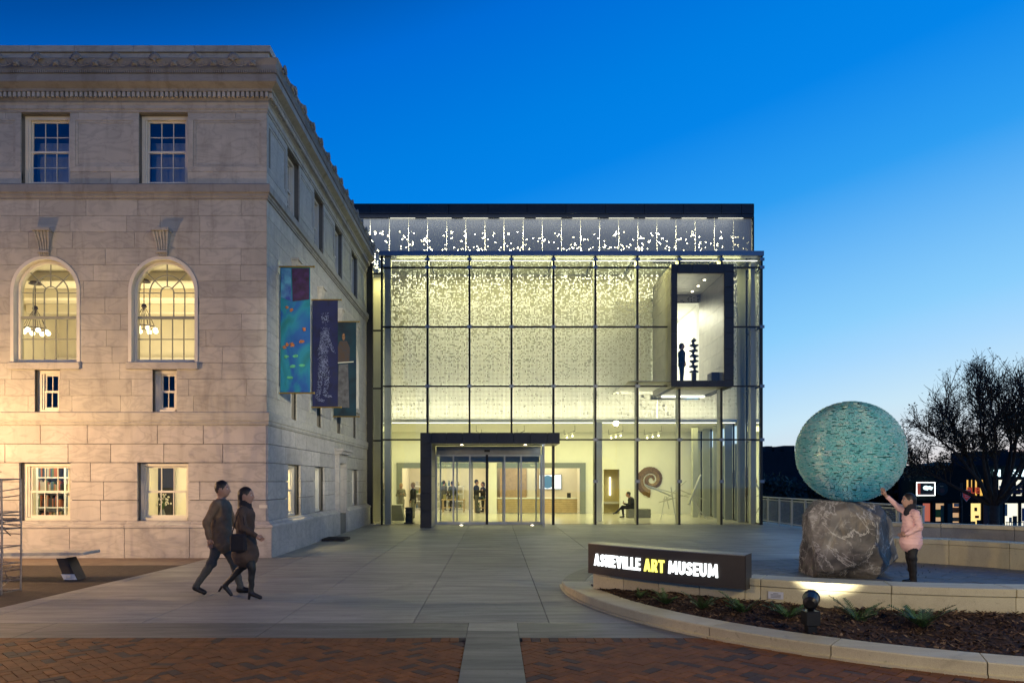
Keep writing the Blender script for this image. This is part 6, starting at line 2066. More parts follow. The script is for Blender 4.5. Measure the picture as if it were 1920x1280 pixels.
# --- man walking, tan coat
def walker_man():
    hc = (.03, 0, 1.62)
    P_ = head_parts(hc, 0, 1)
    P_ += [('c', ((0, 0, 1.44), (.02, 0, 1.55), .06, .055), 0), ('c', ((-.0, 0, 1.0), (0, 0, 1.3), .155, .175), 2), ('c', ((0, -.13, 1.38), (0, .13, 1.38), .085, .085), 2), ('c', ((0, 0, .8), (0, 0, 1.05), .185, .16), 2),
           ('c', ((0, .18, 1.38), (.1, .25, 1.1), .068, .055), 2), ('c', ((.1, .25, 1.1), (.26, .2, .93), .055, .042), 2), ('c', ((0, -.18, 1.38), (-.12, -.25, 1.12), .068, .055), 2), ('c', ((-.12, -.25, 1.12), (-.08, -.24, .88), .055, .042), 2),
           ('c', ((0, .08, .8), (.16, .1, .48), .09, .068), 3), ('c', ((.16, .1, .48), (.27, .1, .1), .07, .05), 3), ('c', ((0, -.08, .8), (-.1, -.1, .48), .09, .068), 3), ('c', ((-.1, -.1, .48), (-.34, -.1, .14), .07, .05), 3),
           ('c', ((.25, .1, .05), (.42, .11, .035), .05, .04), 4), ('c', ((-.36, -.1, .1), (-.21, -.11, .035), .045, .038), 4)]
    def ex(t, s):
        face(t, hc)
        m = MB(); hand(m, (.27, .19, .92), (.6, -.1, -.8), (.5, -.3, .4)); m.build('hand', MT['skin'], t, local=True, smooth=True)
        m = MB(); hand(m, (-.08, -.24, .87), (.15, 0, -1), (1, .2, 0)); m.build('hand', MT['skin'], t, local=True, smooth=True)
    person('person in a tan coat walking across the plaza behind a companion in dark brown', (wx(414, 11.2), 11.2, .0), rad(-2), P_, [MT['skin'], MT['hair_dark'], coat_tan, jean, shoe_m], .016, .03, ex)
walker_man()
def walker_woman():
    hc = (.02, 0, 1.53)
    P_ = head_parts(hc, 0, 1, .2, .95)
    P_ += [('c', ((0, 0, 1.36), (.01, 0, 1.46), .052, .05), 0), ('c', ((0, 0, 1.0), (0, 0, 1.22), .12, .145), 2), ('c', ((0, -.1, 1.3), (0, .1, 1.3), .075, .075), 2), ('c', ((0, 0, .66), (0, 0, 1.0), .2, .125), 2),
           ('c', ((0, .15, 1.31), (-.08, .2, 1.07), .058, .047), 2), ('c', ((-.08, .2, 1.07), (.04, .2, .87), .047, .038), 2), ('c', ((0, -.15, 1.31), (.06, -.21, 1.06), .058, .047), 2), ('c', ((.06, -.21, 1.06), (.22, -.18, .95), .047, .038), 2),
           ('c', ((0, .08, .8), (-.06, .08, .48), .085, .058), 3), ('c', ((-.06, .08, .48), (-.33, .08, .2), .058, .036), 3), ('c', ((0, -.08, .8), (.13, -.08, .48), .085, .058), 3), ('c', ((.13, -.08, .48), (.12, -.08, .13), .058, .036), 3),
           ('c', ((.12, -.08, .09), (.26, -.08, .032), .04, .03), 4), ('c', ((-.35, .08, .17), (-.25, .08, .045), .038, .028), 4), ('c', ((.01, 0, 1.37), (-.01, 0, 1.42), .085, .075), 5)]
    def ex(t, s):
        face(t, hc, .95)
        m = MB(); m.path([(.1, -.08, .1), (.085, -.08, .0)], [.026, .018], 8); m.path([(-.385, .08, .17), (-.44, .08, .09)], [.022, .016], 8); m.build('heel', shoe_m, t, local=True)
        m = MB(); hand(m, (.23, -.175, .945), (.8, .1, -.5), (.3, .5, .6), .92); m.build('hand', MT['skin'], t, local=True, smooth=True)
        m = MB(); hand(m, (.045, .2, .86), (.2, 0, -1), (1, -.2, 0), .92); m.build('hand', MT['skin'], t, local=True, smooth=True)
        m = MB(); m.box(-.12, .12, -.3, -.2, .72, .98); m.build('handbag', scarf_m, t, local=True, bevel=.03)
        m = MB(); m.path([(-.1, -.25, .97), (-.03, -.22, 1.25), (0, -.16, 1.37), (.06, -.22, 1.2), (.1, -.25, .97)], .008, 5); m.build('bag_strap', scarf_m, t, local=True)
    person('person in a dark brown coat and black high heeled boots walking across the plaza', (wx(460, 10.72), 10.72, 0), rad(-3), P_, [MT['skin'], MT['hair_dark'], coat_brown, tights, shoe_m, scarf_m], .016, .03, ex)
walker_woman()
def pink_woman():
    hc = (.045, 0, 1.47)
    P_ = head_parts(hc, 0, 1, .26, .97)
    P_ += [('c', ((-.01, 0, 1.3), (.02, 0, 1.4), .055, .052), 0), ('c', ((0, 0, 1.27), (.02, 0, 1.36), .09, .085), 4), ('c', ((.05, .05, 1.0), (.06, .03, 1.27), .06, .07), 4),
           ('c', ((-.01, 0, .98), (-.01, 0, 1.16), .135, .15), 2), ('c', ((0, -.11, 1.24), (0, .11, 1.24), .075, .075), 2), ('c', ((0, 0, .73), (-.01, 0, 1.0), .178, .148), 2),
           ('c', ((0, -.15, 1.26), (.12, -.17, 1.34), .06, .052), 2), ('c', ((.12, -.17, 1.34), (.32, -.15, 1.52), .05, .036), 2), ('c', ((.32, -.15, 1.52), (.37, -.15, 1.565), .028, .026), 0),
           ('c', ((0, .16, 1.25), (-.03, .21, 1.01), .062, .054), 2), ('c', ((-.03, .21, 1.01), (.14, .15, .9), .052, .04), 2),
           ('c', ((0, .075, .74), (.02, .09, .46), .085, .065), 3), ('c', ((.02, .09, .46), (0, .09, .09), .065, .05), 3), ('c', ((0, -.075, .74), (-.03, -.09, .46), .085, .065), 3), ('c', ((-.03, -.09, .46), (-.08, -.09, .09), .065, .05), 3),
           ('c', ((0, .09, .045), (.15, .1, .035), .045, .035), 5), ('c', ((-.08, -.09, .045), (.07, -.1, .035), .045, .035), 5)]
    def ex(t, s):
        face(t, hc, .97)
        m = MB(); hand(m, (.365, -.15, 1.56), (.45, 0, .9), (.8, 0, -.4), .95, .15); m.build('hand', MT['skin'], t, local=True, smooth=True)
        m = MB(); hand(m, (.15, .145, .895), (.9, -.4, -.3), (0, 0, 1), .95, .8); m.build('hand', MT['skin'], t, local=True, smooth=True)
        m = MB()
        for z in (.68, .76, .84, .92, 1.0, 1.08, 1.16):       # quilting seams stand a touch proud
            pass
    person('person in a pink quilted jacket and dark scarf reaching up to the glass ball', (wx(1708, 12.1), 12.1, .016), rad(178), P_, [MT['skin'], MT['hair_dark'], pink, tights, scarf_m, shoe_m], .013, .028, ex, None, .955, .062)
pink_woman()
def standing(label, px, D, z, head_deg, h, mats, vox=.024, group=None, look=0, arms='down', long=.0, skirt=False):
    s = h / 1.72
    P_ = head_parts((.02, 0, 1.6), 0, 1, long)
    P_ += [('c', ((0, 0, 1.42), (.01, 0, 1.52), .058, .053), 0), ('c', ((0, 0, 1.0), (0, 0, 1.28), .14, .16), 2), ('c', ((0, -.12, 1.36), (0, .12, 1.36), .078, .078), 2), ('c', ((0, 0, .8 if not skirt else .62), (0, 0, 1.05), .15 if not skirt else .17, .135), 2)]
    for sd in (-1, 1):
        if arms == 'down':
            P_ += [('c', ((0, sd * .165, 1.36), (-.02, sd * .22, 1.1), .06, .05), 2), ('c', ((-.02, sd * .22, 1.1), (.08, sd * .22, .87), .05, .038), 2), ('c', ((.08, sd * .22, .87), (.11, sd * .215, .75), .036, .028), 0)]
        else:
            P_ += [('c', ((0, sd * .165, 1.36), (.02, sd * .22, 1.1), .06, .05), 2), ('c', ((.02, sd * .22, 1.1), (.25, sd * .1, 1.15), .05, .038), 2), ('c', ((.25, sd * .1, 1.15), (.33, sd * .05, 1.2), .034, .026), 0)]
        P_ += [('c', ((0, sd * .085, .85), (.01, sd * .1, .47), .1, .068), 3), ('c', ((.01, sd * .1, .47), (0, sd * .1, .09), .066, .048), 3), ('c', ((0, sd * .1, .045), (.16, sd * .11, .035), .046, .036), 4)]
    x = wx(px, D)
    person(label, (x, D, z), rad(head_deg), P_, mats + [shoe_m], vox, .03, None, group, s)
dk_cloth = mat('black_cloth', (.013, .013, .016), .85, var=.2); gy_cloth = mat('grey_patterned_cloth', (.2, .19, .16), .85, var=.7, scale=30); navy = mat('navy_cloth', (.012, .02, .04), .85, var=.2); grn = mat('olive_cloth', (.06, .065, .04), .85, var=.2)
standing('dark clothed person standing upstairs in the projecting window', 1278, 29.35, iz0, 0, 1.66, [MT['skin'], MT['hair_dark'], navy, dk_cloth], .022, long=.08)
standing('fair haired person in a grey patterned top standing behind the slanted stand', 752, 34.5, .012, -70, 1.62, [MT['skin'], MT['hair_blond'], gy_cloth, gy_cloth], long=.22, arms='fold')
standing('person in black standing beside the fair haired visitor in the lobby', 775, 33.6, .012, 170, 1.66, [MT['skin'], MT['hair_blond'], dk_cloth, gy_cloth])
standing('tall shopper in a dark jacket at the short store counter', 893, 39.0, .012, 10, 1.8, [MT['skin'], MT['hair_dark'], dk_cloth, jean], arms='fold')
standing('shorter dark haired shopper with the tall one at the short store counter', 905.5, 40.6, .012, 190, 1.68, [MT['skin'], MT['hair_dark'], dk_cloth, dk_cloth], arms='fold', long=.1)
standing('shopper in olive browsing between the store table and the shelf', 848, 41.3, .012, 120, 1.72, [MT['skin'], MT['hair_dark'], grn, dk_cloth])
standing('shopper at the far end of the store near the goods shelf', 832, 42.4, .012, 60, 1.75, [MT['skin'], MT['hair_dark'], jean, dk_cloth])
def seated():
    hc = (.16, 0, 1.1)
    P_ = head_parts(hc, 0, 1)
    P_ += [('c', ((.06, 0, .93), (.12, 0, 1.02), .058, .053), 0), ('c', ((-.05, 0, .55), (.02, 0, .83), .145, .155), 2), ('c', ((.03, -.12, .87), (.03, .12, .87), .075, .075), 2), ('c', ((-.03, 0, .48), (-.05, 0, .6), .15, .14), 2)]
    for sd in (-1, 1):
        P_ += [('c', ((.03, sd * .16, .88), (.1, sd * .2, .62), .058, .05), 2), ('c', ((.1, sd * .2, .62), (.33, sd * .08, .66), .05, .036), 2), ('c', ((.33, sd * .08, .66), (.4, sd * .04, .7), .033, .026), 0)]
    P_ += [('c', ((0, .09, .5), (.44, .09, .52), .095, .07), 3), ('c', ((.44, .09, .52), (.72, .03, .26), .066, .045), 3), ('c', ((.72, .03, .26), (.86, .02, .2), .042, .034), 4),
           ('c', ((0, -.09, .5), (.42, -.08, .47), .095, .07), 3), ('c', ((.42, -.08, .47), (.36, -.08, .09), .066, .046), 3), ('c', ((.36, -.08, .045), (.52, -.08, .035), .045, .035), 4)]
    def ex(t, s):
        m = MB(); m.box(.37, .385, -.05, .05, .68, .8); m.build('phone', MT['black'], t, local=True)
    person('person in black seated cross legged on the grey block bench', (wx(1184, 33.95), 33.95, .012), pi, P_, [MT['skin'], MT['hair_dark'], dk_cloth, dk_cloth, shoe_m], .02, .03, ex)
seated()
# ================================================================ BEYOND THE PLAZA: street, shops, trees
ZG = -2.8
def bare_tree(name, label, base, hgt, spread, seed, leafmat, n_leaf, trunk_r, levels=5, lean=(0, 0), twig_up=.35, cat='tree', leaf_s=.12, group=None, fork=.3, gap=.0, kids=(3, 4)):
    rnd = random.Random(seed)
    t = thing(name, label, cat, base, 0, group)
    base = Vector(base)
    tr, br, lf = MB(), MB(), MB()
    tips = []
    def grow(p, d, L_, r, lev):
        n = 3 if lev < 3 else 2
        pts = [p]; rs = [r]
        q = p; dd = d
        for k in range(n):
            dd = (dd + Vector((rnd.uniform(-.2, .2), rnd.uniform(-.2, .2), rnd.uniform(-.05, .2) + (twig_up * .3 if lev > 2 else 0)))).normalized()
            q = q + dd * L_ / n
            pts.append(q); rs.append(r * (1 - .4 * (k + 1) / n))
        (tr if lev < 2 else br).path(pts, rs, 8 if lev < 2 else (5 if lev < 4 else 3), caps=lev < 2)
        if lev >= levels - 2:
            for q_ in pts[1:]: tips.append((q_, dd, lev))
        if lev >= levels: return
        nb = rnd.choice(kids) if lev > 0 else 4
        for k in range(nb):
            f = rnd.uniform(.35, 1.0) if k else 1.0
            i = min(n - 1, int(f * n)); st = pts[i].lerp(pts[i + 1], f * n - i)
            a = rnd.uniform(0, 2 * pi) if lev else (k / nb * 2 * pi + rnd.uniform(-.3, .3))
            side = dd.orthogonal().normalized(); sd2 = dd.cross(side)
            o = side * cos(a) + sd2 * sin(a)
            tilt = rnd.uniform(.45, .95) * spread
            nd = (dd + o * tilt + Vector((0, 0, twig_up * .5))).normalized()
            grow(st, nd, L_ * rnd.uniform(.62, .8), rs[i + 1] * rnd.uniform(.55, .72), lev + 1)
    grow(base, Vector((lean[0], lean[1], 1)).normalized(), hgt * fork, trunk_r, 0)
    zt = max(q.z for q, _, _ in tips)
    for k in range(n_leaf):
        q, d, lev = rnd.choice(tips)
        if gap and mn.noise(q * .5 + Vector((seed, 0, 0))) < gap - .3 * (q.z < base.z + hgt * .45): continue
        c = q + Vector((rnd.gauss(0, 1), rnd.gauss(0, 1), rnd.gauss(0, 1))) * leaf_s * 1.8
        u = Vector((rnd.uniform(-1, 1), rnd.uniform(-1, 1), rnd.uniform(-1, 1))).normalized() * leaf_s * rnd.uniform(.5, 1.1); v = u.orthogonal().normalized() * leaf_s * rnd.uniform(.3, .55)
        lf.add([c - u, c - u * .2 + v, c + u, c - u * .2 - v], [(0, 1, 2, 3)])
    tr.build('trunk', MT['bark'], t); br.build('branches', MT['bark'], t, kind='stuff', recalc=False)
    if lf.f: lf.build('crown', leafmat, t, kind='stuff', recalc=False)
    return t
TD = 40
def dome_tree():
    rnd = random.Random(44)
    bx_ = wx(1862, TD)
    t = thing('street_tree', 'large half bare tree spreading over the lit shops', 'tree', (bx_, TD, ZG))
    tr, br, tw, lf = MB(), MB(), MB(), MB()
    fork = Vector((bx_ + .05, TD, .5))
    tr.path([(bx_ - .05, TD, ZG), (bx_, TD, ZG + .6), (bx_ + .04, TD, -1), fork], [.42, .31, .27, .25], 10)
    tips = []
    def bez(p, d, q, n):
        c1 = p + d * (q - p).length * .45
        return [p.lerp(c1, f).lerp(c1.lerp(q, f), f) for f in [k / n for k in range(n + 1)]]
    def twig(p, d, L_, r, lev):
        q = p; pts = [p]
        for k in range(3):
            d = (d + Vector((rnd.uniform(-.22, .22), rnd.uniform(-.22, .22), rnd.uniform(.0, .28)))).normalized()
            q = q + d * L_ / 3; pts.append(q)
        tw.path(pts, [r, r * .8, r * .6, r * .35], 3, caps=False)
        tips.extend((x, lev) for x in pts[1:])
        if lev < 2:
            for k in range(rnd.choice((3, 4, 5))):
                f = rnd.uniform(.2, 1); i = min(2, int(f * 3)); s_ = pts[i].lerp(pts[i + 1], f * 3 - i)
                a = rnd.uniform(0, 2 * pi); o = d.orthogonal().normalized(); o = (o * cos(a) + d.cross(o) * sin(a))
                twig(s_, (d + o * rnd.uniform(.5, 1.0)).normalized(), L_ * rnd.uniform(.5, .75), r * .6, lev + 1)
    nl = 14
    for k in range(nl):
        a = k * 2.399; e = (k + .5) / nl
        el_ = rad(max(4 + 84 * e ** .9, 50 if cos(a) > -.35 else 0))
        R = 4.6 * rnd.uniform(.9, 1.06)
        tgt = Vector((bx_ - .25 + R * cos(el_) * cos(a), TD + R * cos(el_) * sin(a) * .9, 1.7 + 5.6 * sin(el_) * rnd.uniform(.92, 1.05)))
        d0 = (Vector((cos(a) * .6, sin(a) * .6, 1.1)) if e > .3 else Vector((cos(a), sin(a), .55))).normalized()
        P_ = bez(fork + Vector((cos(a) * .12, sin(a) * .12, -.1)), d0, tgt, 9)
        P_ = [p + Vector((rnd.uniform(-.09, .09), rnd.uniform(-.09, .09), rnd.uniform(-.07, .07))) * (0 if i == 0 else 1) for i, p in enumerate(P_)]
        br.path(P_, [.125 * (1 - .8 * i / 9) for i in range(10)], 6)
        for q in range(22):
            f = rnd.uniform(.4 if cos(a) < .15 else .55, 1) * 9; i = min(8, int(f)); s_ = P_[i].lerp(P_[i + 1], f - i)
            dd = (P_[i + 1] - P_[i]).normalized(); aa = rnd.uniform(0, 2 * pi); o = dd.orthogonal().normalized(); o = o * cos(aa) + dd.cross(o) * sin(aa)
            twig(s_, (dd * .7 + o * rnd.uniform(.5, 1.1) + Vector((0, 0, .35))).normalized(), rnd.uniform(.9, 1.5), .034, 0)
    for k in range(46000):
        q, lev = rnd.choice(tips)
        if q.z < 2.9 and q.x > bx_ - 1.7: continue
        h = (q.z - 1.2) / 6.5
        if rnd.random() < min(.93, max(0, h) * 1.25): continue
        c = q + Vector((rnd.gauss(0, 1), rnd.gauss(0, 1), rnd.gauss(0, 1))) * .12
        u = Vector((rnd.uniform(-1, 1), rnd.uniform(-1, 1), rnd.uniform(-1, 1))).normalized() * rnd.uniform(.05, .1); v = u.orthogonal().normalized() * rnd.uniform(.03, .055)
        lf.add([c - u, c - u * .2 + v, c + u, c - u * .2 - v], [(0, 1, 2, 3)])
    tr.build('trunk', MT['bark'], t, smooth=True); br.build('limbs', MT['bark'], t, kind='stuff'); tw.build('twigs', MT['bark'], t, kind='stuff', recalc=False); lf.build('crown', MT['leaf'], t, kind='stuff', recalc=False)
dome_tree()
# dark evergreen mass between museum and ball: each tree its own
for i, (px, D, h, sd) in enumerate(((1440, 60, 6.6, 1), (1475, 64, 6.9, 2), (1512, 62, 6.8, 3), (1560, 66, 7.2, 4), (1615, 64, 7.2, 6), (1660, 60, 6.6, 7), (1700, 66, 7.6, 8), (1740, 68, 7.2, 9))):
    bare_tree('background_tree', ['dark bushy tree close beside the museum corner', 'dark bushy tree second beyond the museum corner', 'dark bushy tree behind the railing next to the glass ball', 'dark bushy tree behind the glass ball, half hidden', 'dark bushy tree behind the middle of the glass ball', 'dark bushy tree behind the raised hand', 'dark tall bushy tree above the white neon sign', 'dark bushy tree above the round black sign'][i],
              (wx(px, D), D, ZG), h, 1.15, 70 + sd, MT['leaf_dark'], 5200, .3, 4, (0, 0), .1, leaf_s=.3, group='dark trees beyond the railing', fork=.22)
# hill and far rooftops
m = MB(); N_ = 40
vs = []
for i in range(N_ + 1):
    x = 10 + 330 * i / N_
    h = 9 + 3 * sin(i * .5) + 2 * sin(i * 1.3)
    vs += [(x, 300, -3), (x, 330, h * .6), (x, 420, h), (x, 520, -3)]
m.add(vs, [(i * 4 + k, i * 4 + 4 + k, i * 4 + 5 + k, i * 4 + 1 + k) for i in range(N_) for k in range(3)])
m.build('hill', mat('dark_hillside', (.012, .014, .012), .95, var=.3, scale=.05), kind='structure')
fb = thing('flat_roof_building', 'far dark flat roofed building with two square roof boxes', 'building', (wx(1470, 90), 90, ZG))
wd = mat('dark_facade', (.02, .02, .024), .9, var=.2, scale=.5)
m = MB(); m.box(wx(1431, 90), wx(1540, 90), 90, 100, ZG, wz(846, 90)); m.build('wall', wd, fb)
for a, b, t_ in ((1436, 1448, 836), (1451, 1462, 837), (1470, 1490, 835)):
    m = MB(); m.box(wx(a, 91), wx(b, 91), 91, 94, wz(846, 90) + .01, wz(t_, 91)); m.build('roof_box', wd, fb)

# street with kerb, parked car
m = MB(); m.box(13, 60, 41.5, 53, -2.79, -2.785); m.build('street', MT['asphalt'], kind='structure')
m = MB(); m.box(13, 70, 53.0, 56, -2.79, -2.66); m.build('pavement', MT['concrete_band'], kind='structure')
m = MB()
for k in range(9): m.box(14 + k * 5, 16.4 + k * 5, 47.1, 47.22, -2.784, -2.781)
m.build('lane_marking', MT['white_paint'], kind='structure')
# shops
SD = 56.0
def X(px): return wx(px, SD)
def Z(py): return wz(py, SD)
sh = thing('shop_building', 'two storey dark teal shop row with lit windows and bright signs', 'building', (X(1800), SD, ZG))
teal = mat('dark_teal_paint', (.008, .016, .016), .85, var=.15, spec=.15); dkred = mat('dark_red_paint', (.09, .02, .015), .6, var=.15)
xs0, xs1 = X(1690), X(1985)
up0, up1 = Z(930), Z(898); lo0, lo1 = Z(992), Z(942)
ups = [(X(a), X(b)) for a, b in ((1812, 1819), (1820.5, 1826), (1828, 1835), (1837, 1846), (1872, 1885), (1889, 1902), (1905, 1919), (1922, 1936), (1939, 1953))]
los = [(X(a), X(b)) for a, b in ((1730, 1747), (1754, 1773), (1786, 1801), (1820, 1842), (1884, 1912), (1915, 1945))]
def strip_wall(z0, z1, holes, y0=SD, y1=SD + .4):
    c = xs0
    for a, b in holes + [(xs1, 0)]:
        m = MB(); m.box(c, a, y0, y1, z0, z1); m.build('wall_pier', teal, sh); c = b
strip_wall(up0, up1, ups)
strip_wall(lo0, lo1, los)
for z0_, z1_ in ((lo1, up0), (up1, Z(872)), (ZG, lo0)):
    m = MB(); m.box(xs0, xs1, SD, SD + .4, z0_, z1_); m.build('wall', teal, sh)
m = MB(); m.box(xs0, xs1, SD + .4, SD + 9, Z(872) - .2, Z(872)); m.box(xs0, xs1, SD + 8.9, SD + 9, ZG, Z(872)); m.build('roof', wd, sh)
m = MB(); m.box(xs0, xs1, SD - .18, SD - .002, Z(938), Z(933)); m.build('fascia', teal, sh)
amber = glow('amber_room', (1, .55, .1), 1.1); yel = glow('yellow_room', (1, .72, .25), 1.3); whi = glow('white_room', (1, .93, .72), 1.2); redr = glow('red_room', (.8, .2, .12), .6); dim = glow('dim_room', (1, .6, .3), .6)
def lit_window(a, b, z0, z1, mt, posters=()):
    m = MB(); f = .05
    m.box(a, a + f, SD + .05, SD + .15, z0, z1); m.box(b - f, b, SD + .05, SD + .15, z0, z1); m.box(a + f, b - f, SD + .05, SD + .15, z1 - f, z1); m.box(a + f, b - f, SD + .05, SD + .15, z0, z0 + f)
    wn_ = m.build('window', MT['black_metal'], sh)
    m = MB(); m.quad((a + f, SD + .1, z0 + f), (b - f, SD + .1, z0 + f), (b - f, SD + .1, z1 - f), (a + f, SD + .1, z1 - f)); m.build('pane', MT['glass'], wn_, recalc=False)
    m = MB(); m.box(a - .0, b + .0, SD + .2, SD + .24, z0 + .0, z1 - .0); m.build('lit_interior', mt, wn_)
    for (u0, u1, v0, v1, pm) in posters:
        m = MB(); w_, h_ = b - a, z1 - z0; m.box(a + w_ * u0, a + w_ * u1, SD + .12, SD + .125, z0 + h_ * v0, z0 + h_ * v1); m.build('poster', pm, wn_)
pr_o = mat('orange_poster', (.7, .18, .04), .6); pr_r = mat('red_poster', (.4, .04, .03), .6); pr_w = mat('white_poster', (.7, .7, .66), .6); pr_b = mat('blue_poster', (.1, .16, .4), .6); pr_k = mat('dark_poster', (.03, .03, .03), .6); pr_t = mat('tan_poster', (.35, .24, .12), .6)
for i, (a, b) in enumerate(ups):
    if i < 4: lit_window(a, b, up0, up1, amber)
    else: lit_window(a, b, up0, up1, whi, ((.15, .8, .1, .4, (pr_r, pr_b, pr_k, pr_r, pr_b)[i - 4]), (.25, .9, .45, .62, (pr_b, pr_k, pr_r, pr_b, pr_k)[i - 4])))
def sign_text(s, px, py, hpx, y, mt, parent, nm='letter', wpx=None):
    x = wx(px, y)
    for ch, cw in zip(s, wpx):
        if ch != ' ':
            vs, fs = text_mesh(ch, 1, 0, .02)
            x0 = min(v.x for v in vs); x1_ = max(v.x for v in vs); y0 = min(v.y for v in vs); y1 = max(v.y for v in vs)
            k = hpx * y / FPX
            kw = cw * .86 * y / FPX / (x1_ - x0)
            m = MB(); n = len(vs)
            b = [(x + (v.x - x0) * kw, y - d, wz(py, y) + (v.y - y0) / (y1 - y0) * k) for d in (0, .06) for v in vs]
            m.add(b, [tuple(f) for f in fs] + [tuple(i + n for i in f) for f in fs]); m.build(nm, mt, parent)
        x += cw * y / FPX
red_l = glow('red_window_letter', (1, .12, .04), .25)
sign_text('PUB', 1813.5, 925, 12, SD + .02, red_l, sh, 'letter', (7, 9, 9))
sign_text('ACS', 1874, 924, 13, SD + .02, mat('dark_window_letter', (.1, .03, .06), .6), sh, 'letter', (16, 16, 14))
ch_w = glow('blue_white_channel_letter', (.72, .95, 1), 2.2)
cs = thing('channel_sign', 'bright blue white channel letters along the top of the shop row', 'sign', (X(1890), SD - .1, Z(893)))
sign_text('N TEE BAR', 1863, 893, 13, SD - .1, ch_w, cs, 'letter', (14, 9, 8, 8, 8, 6, 11, 11, 11))
m = MB(); m.box(X(1860), X(1950), SD - .09, SD - .005, Z(895), Z(892)); m.build('rail', MT['black_metal'], cs)
lit_window(*los[0], lo0, lo1, redr, ((.2, .9, .05, .3, pr_t),))
lit_window(*los[1], lo0, lo1, dim, ((.1, .6, .45, .75, mat('lime_poster', (.35, .42, .05), .6)), (.6, .95, .2, .9, pr_t), (.05, .9, .02, .3, pr_k)))
lit_window(*los[2], lo0, lo1, dim, ((.1, .9, .62, .82, pr_o), (.3, .95, .85, .97, pr_w), (.1, .9, .3, .45, pr_t), (.1, .9, .02, .25, pr_k)))
lit_window(*los[3], lo0, lo1, yel, ((.4, .65, .68, .82, pr_k), (.45, .8, .42, .52, pr_r), (.1, .5, .05, .3, pr_t), (.6, .95, .1, .35, pr_k)))
lit_window(*los[4], lo0, lo1, whi, ((.05, .25, .5, .95, pr_w), (.35, .55, .25, .45, pr_w), (.6, .9, .1, .5, pr_k)))
lit_window(*los[5], lo0, lo1, whi, ((.1, .5, .3, .8, pr_b),))
for a, b, mt_ in ((X(1776), X(1785.5), MT['black_metal']), (X(1843), X(1852), dkred), (X(1871), X(1881), MT['black_metal'])):
    m = MB(); m.box(a, b, SD - .05, SD - .004, ZG + .15, Z(944)); d_ = m.build('door', mt_, sh); m = MB(); m.sphere((b - .08, SD - .09, ZG + 1.2), .05, 8, 6); m.build('handle', MT['steel'], d_)
for px in (1748, 1804, 1882):
    m = MB(); m.tube((X(px), SD - .06, ZG + .15), (X(px), SD - .06, Z(934)), .05, n=8); m.build('downpipe', teal, sh)
# neon sign, round sign, oval neon
ns = thing('neon_sign', 'rectangular sign outlined in white neon over the shop window', 'sign', (X(1732), SD - .3, Z(928)))
a, b, z0, z1 = X(1714), X(1748), Z(928), Z(904)
m = MB(); m.box(a, b, SD - .3, SD - .02, z0, z1); m.build('box', MT['black'], ns)
m = MB(); y = SD - .34
m.path([(a, y, z0), (b, y, z0), (b, y, z1), (a, y, z1), (a, y, z0)], .035, 6); m.build('neon_tube', glow('white_neon', (.95, 1, .95), 3), ns)
m = MB(); m.sphere((X(1731), y, Z(914)), .17, 12, 8, sc3=(1.25, .2, 1)); m.sphere((X(1738), y, Z(913.2)), .12, 12, 8, sc3=(1.5, .2, .9)); m.path([(X(1733), y, Z(918)), (X(1737), y, Z(915.5)), (X(1741), y, Z(917.5)), (X(1744), y, Z(913))], .04, 6); m.build('lit_panel', glow('cyan_panel', (.7, 1, 1), 1.6), ns)
m = MB(); m.box(X(1716), X(1721), y, y + .03, Z(926), Z(906)); m.build('red_panel', glow('red_panel', (.6, .1, .05), .3), ns)
rs_ = thing('round_sign', 'dark round hanging sign with a red emblem next to the neon sign', 'sign', (X(1761), SD - .3, Z(932)))
m = MB(); m.path([(X(1761), SD - .3, Z(916)), (X(1761), SD - .2, Z(916))], .5, 24); m.build('disc', MT['black'], rs_)
m = MB(); m.path([(X(1762), SD - .32, Z(919)), (X(1762), SD - .305, Z(919))], .2, 14); m.build('emblem', dkred, rs_)
m = MB(); m.box(X(1758), X(1764), SD - .32, SD - .303, Z(912), Z(910)); m.build('band', pr_t, rs_)
on = thing('oval_neon', 'pink and white oval neon glowing inside the dark red shop window', 'sign', (X(1738), SD + .3, Z(960)))
m = MB(); c = Vector((X(1738.5), SD + .3, Z(954)))
m.path([c + Vector((.26 * cos(k * pi / 10), 0, .2 * sin(k * pi / 10))) for k in range(21)], .04, 6); m.build('tube', glow('pink_neon', (1, .25, .7), 2.5), on)
m = MB(); m.path([c + Vector((-.14 + .07 * k, 0, .06 * (-1) ** k)) for k in range(5)], .03, 5); m.build('tube', glow('white_pink_neon', (1, .8, .95), 2.5), on)
# building further right behind the tree
fb2 = thing('far_building', 'low dark building with a lit top edge behind the big tree', 'building', (wx(1915, 80), 80, ZG))
m = MB(); m.box(wx(1890, 80), wx(1990, 80), 80, 90, ZG, wz(842, 80)); m.build('wall', wd, fb2)
m = MB(); m.box(wx(1890, 80), wx(1990, 80), 79.9, 79.98, wz(846, 80), wz(843, 80)); m.build('edge_light', glow('warm_edge', (1, .75, .6), .7), fb2)
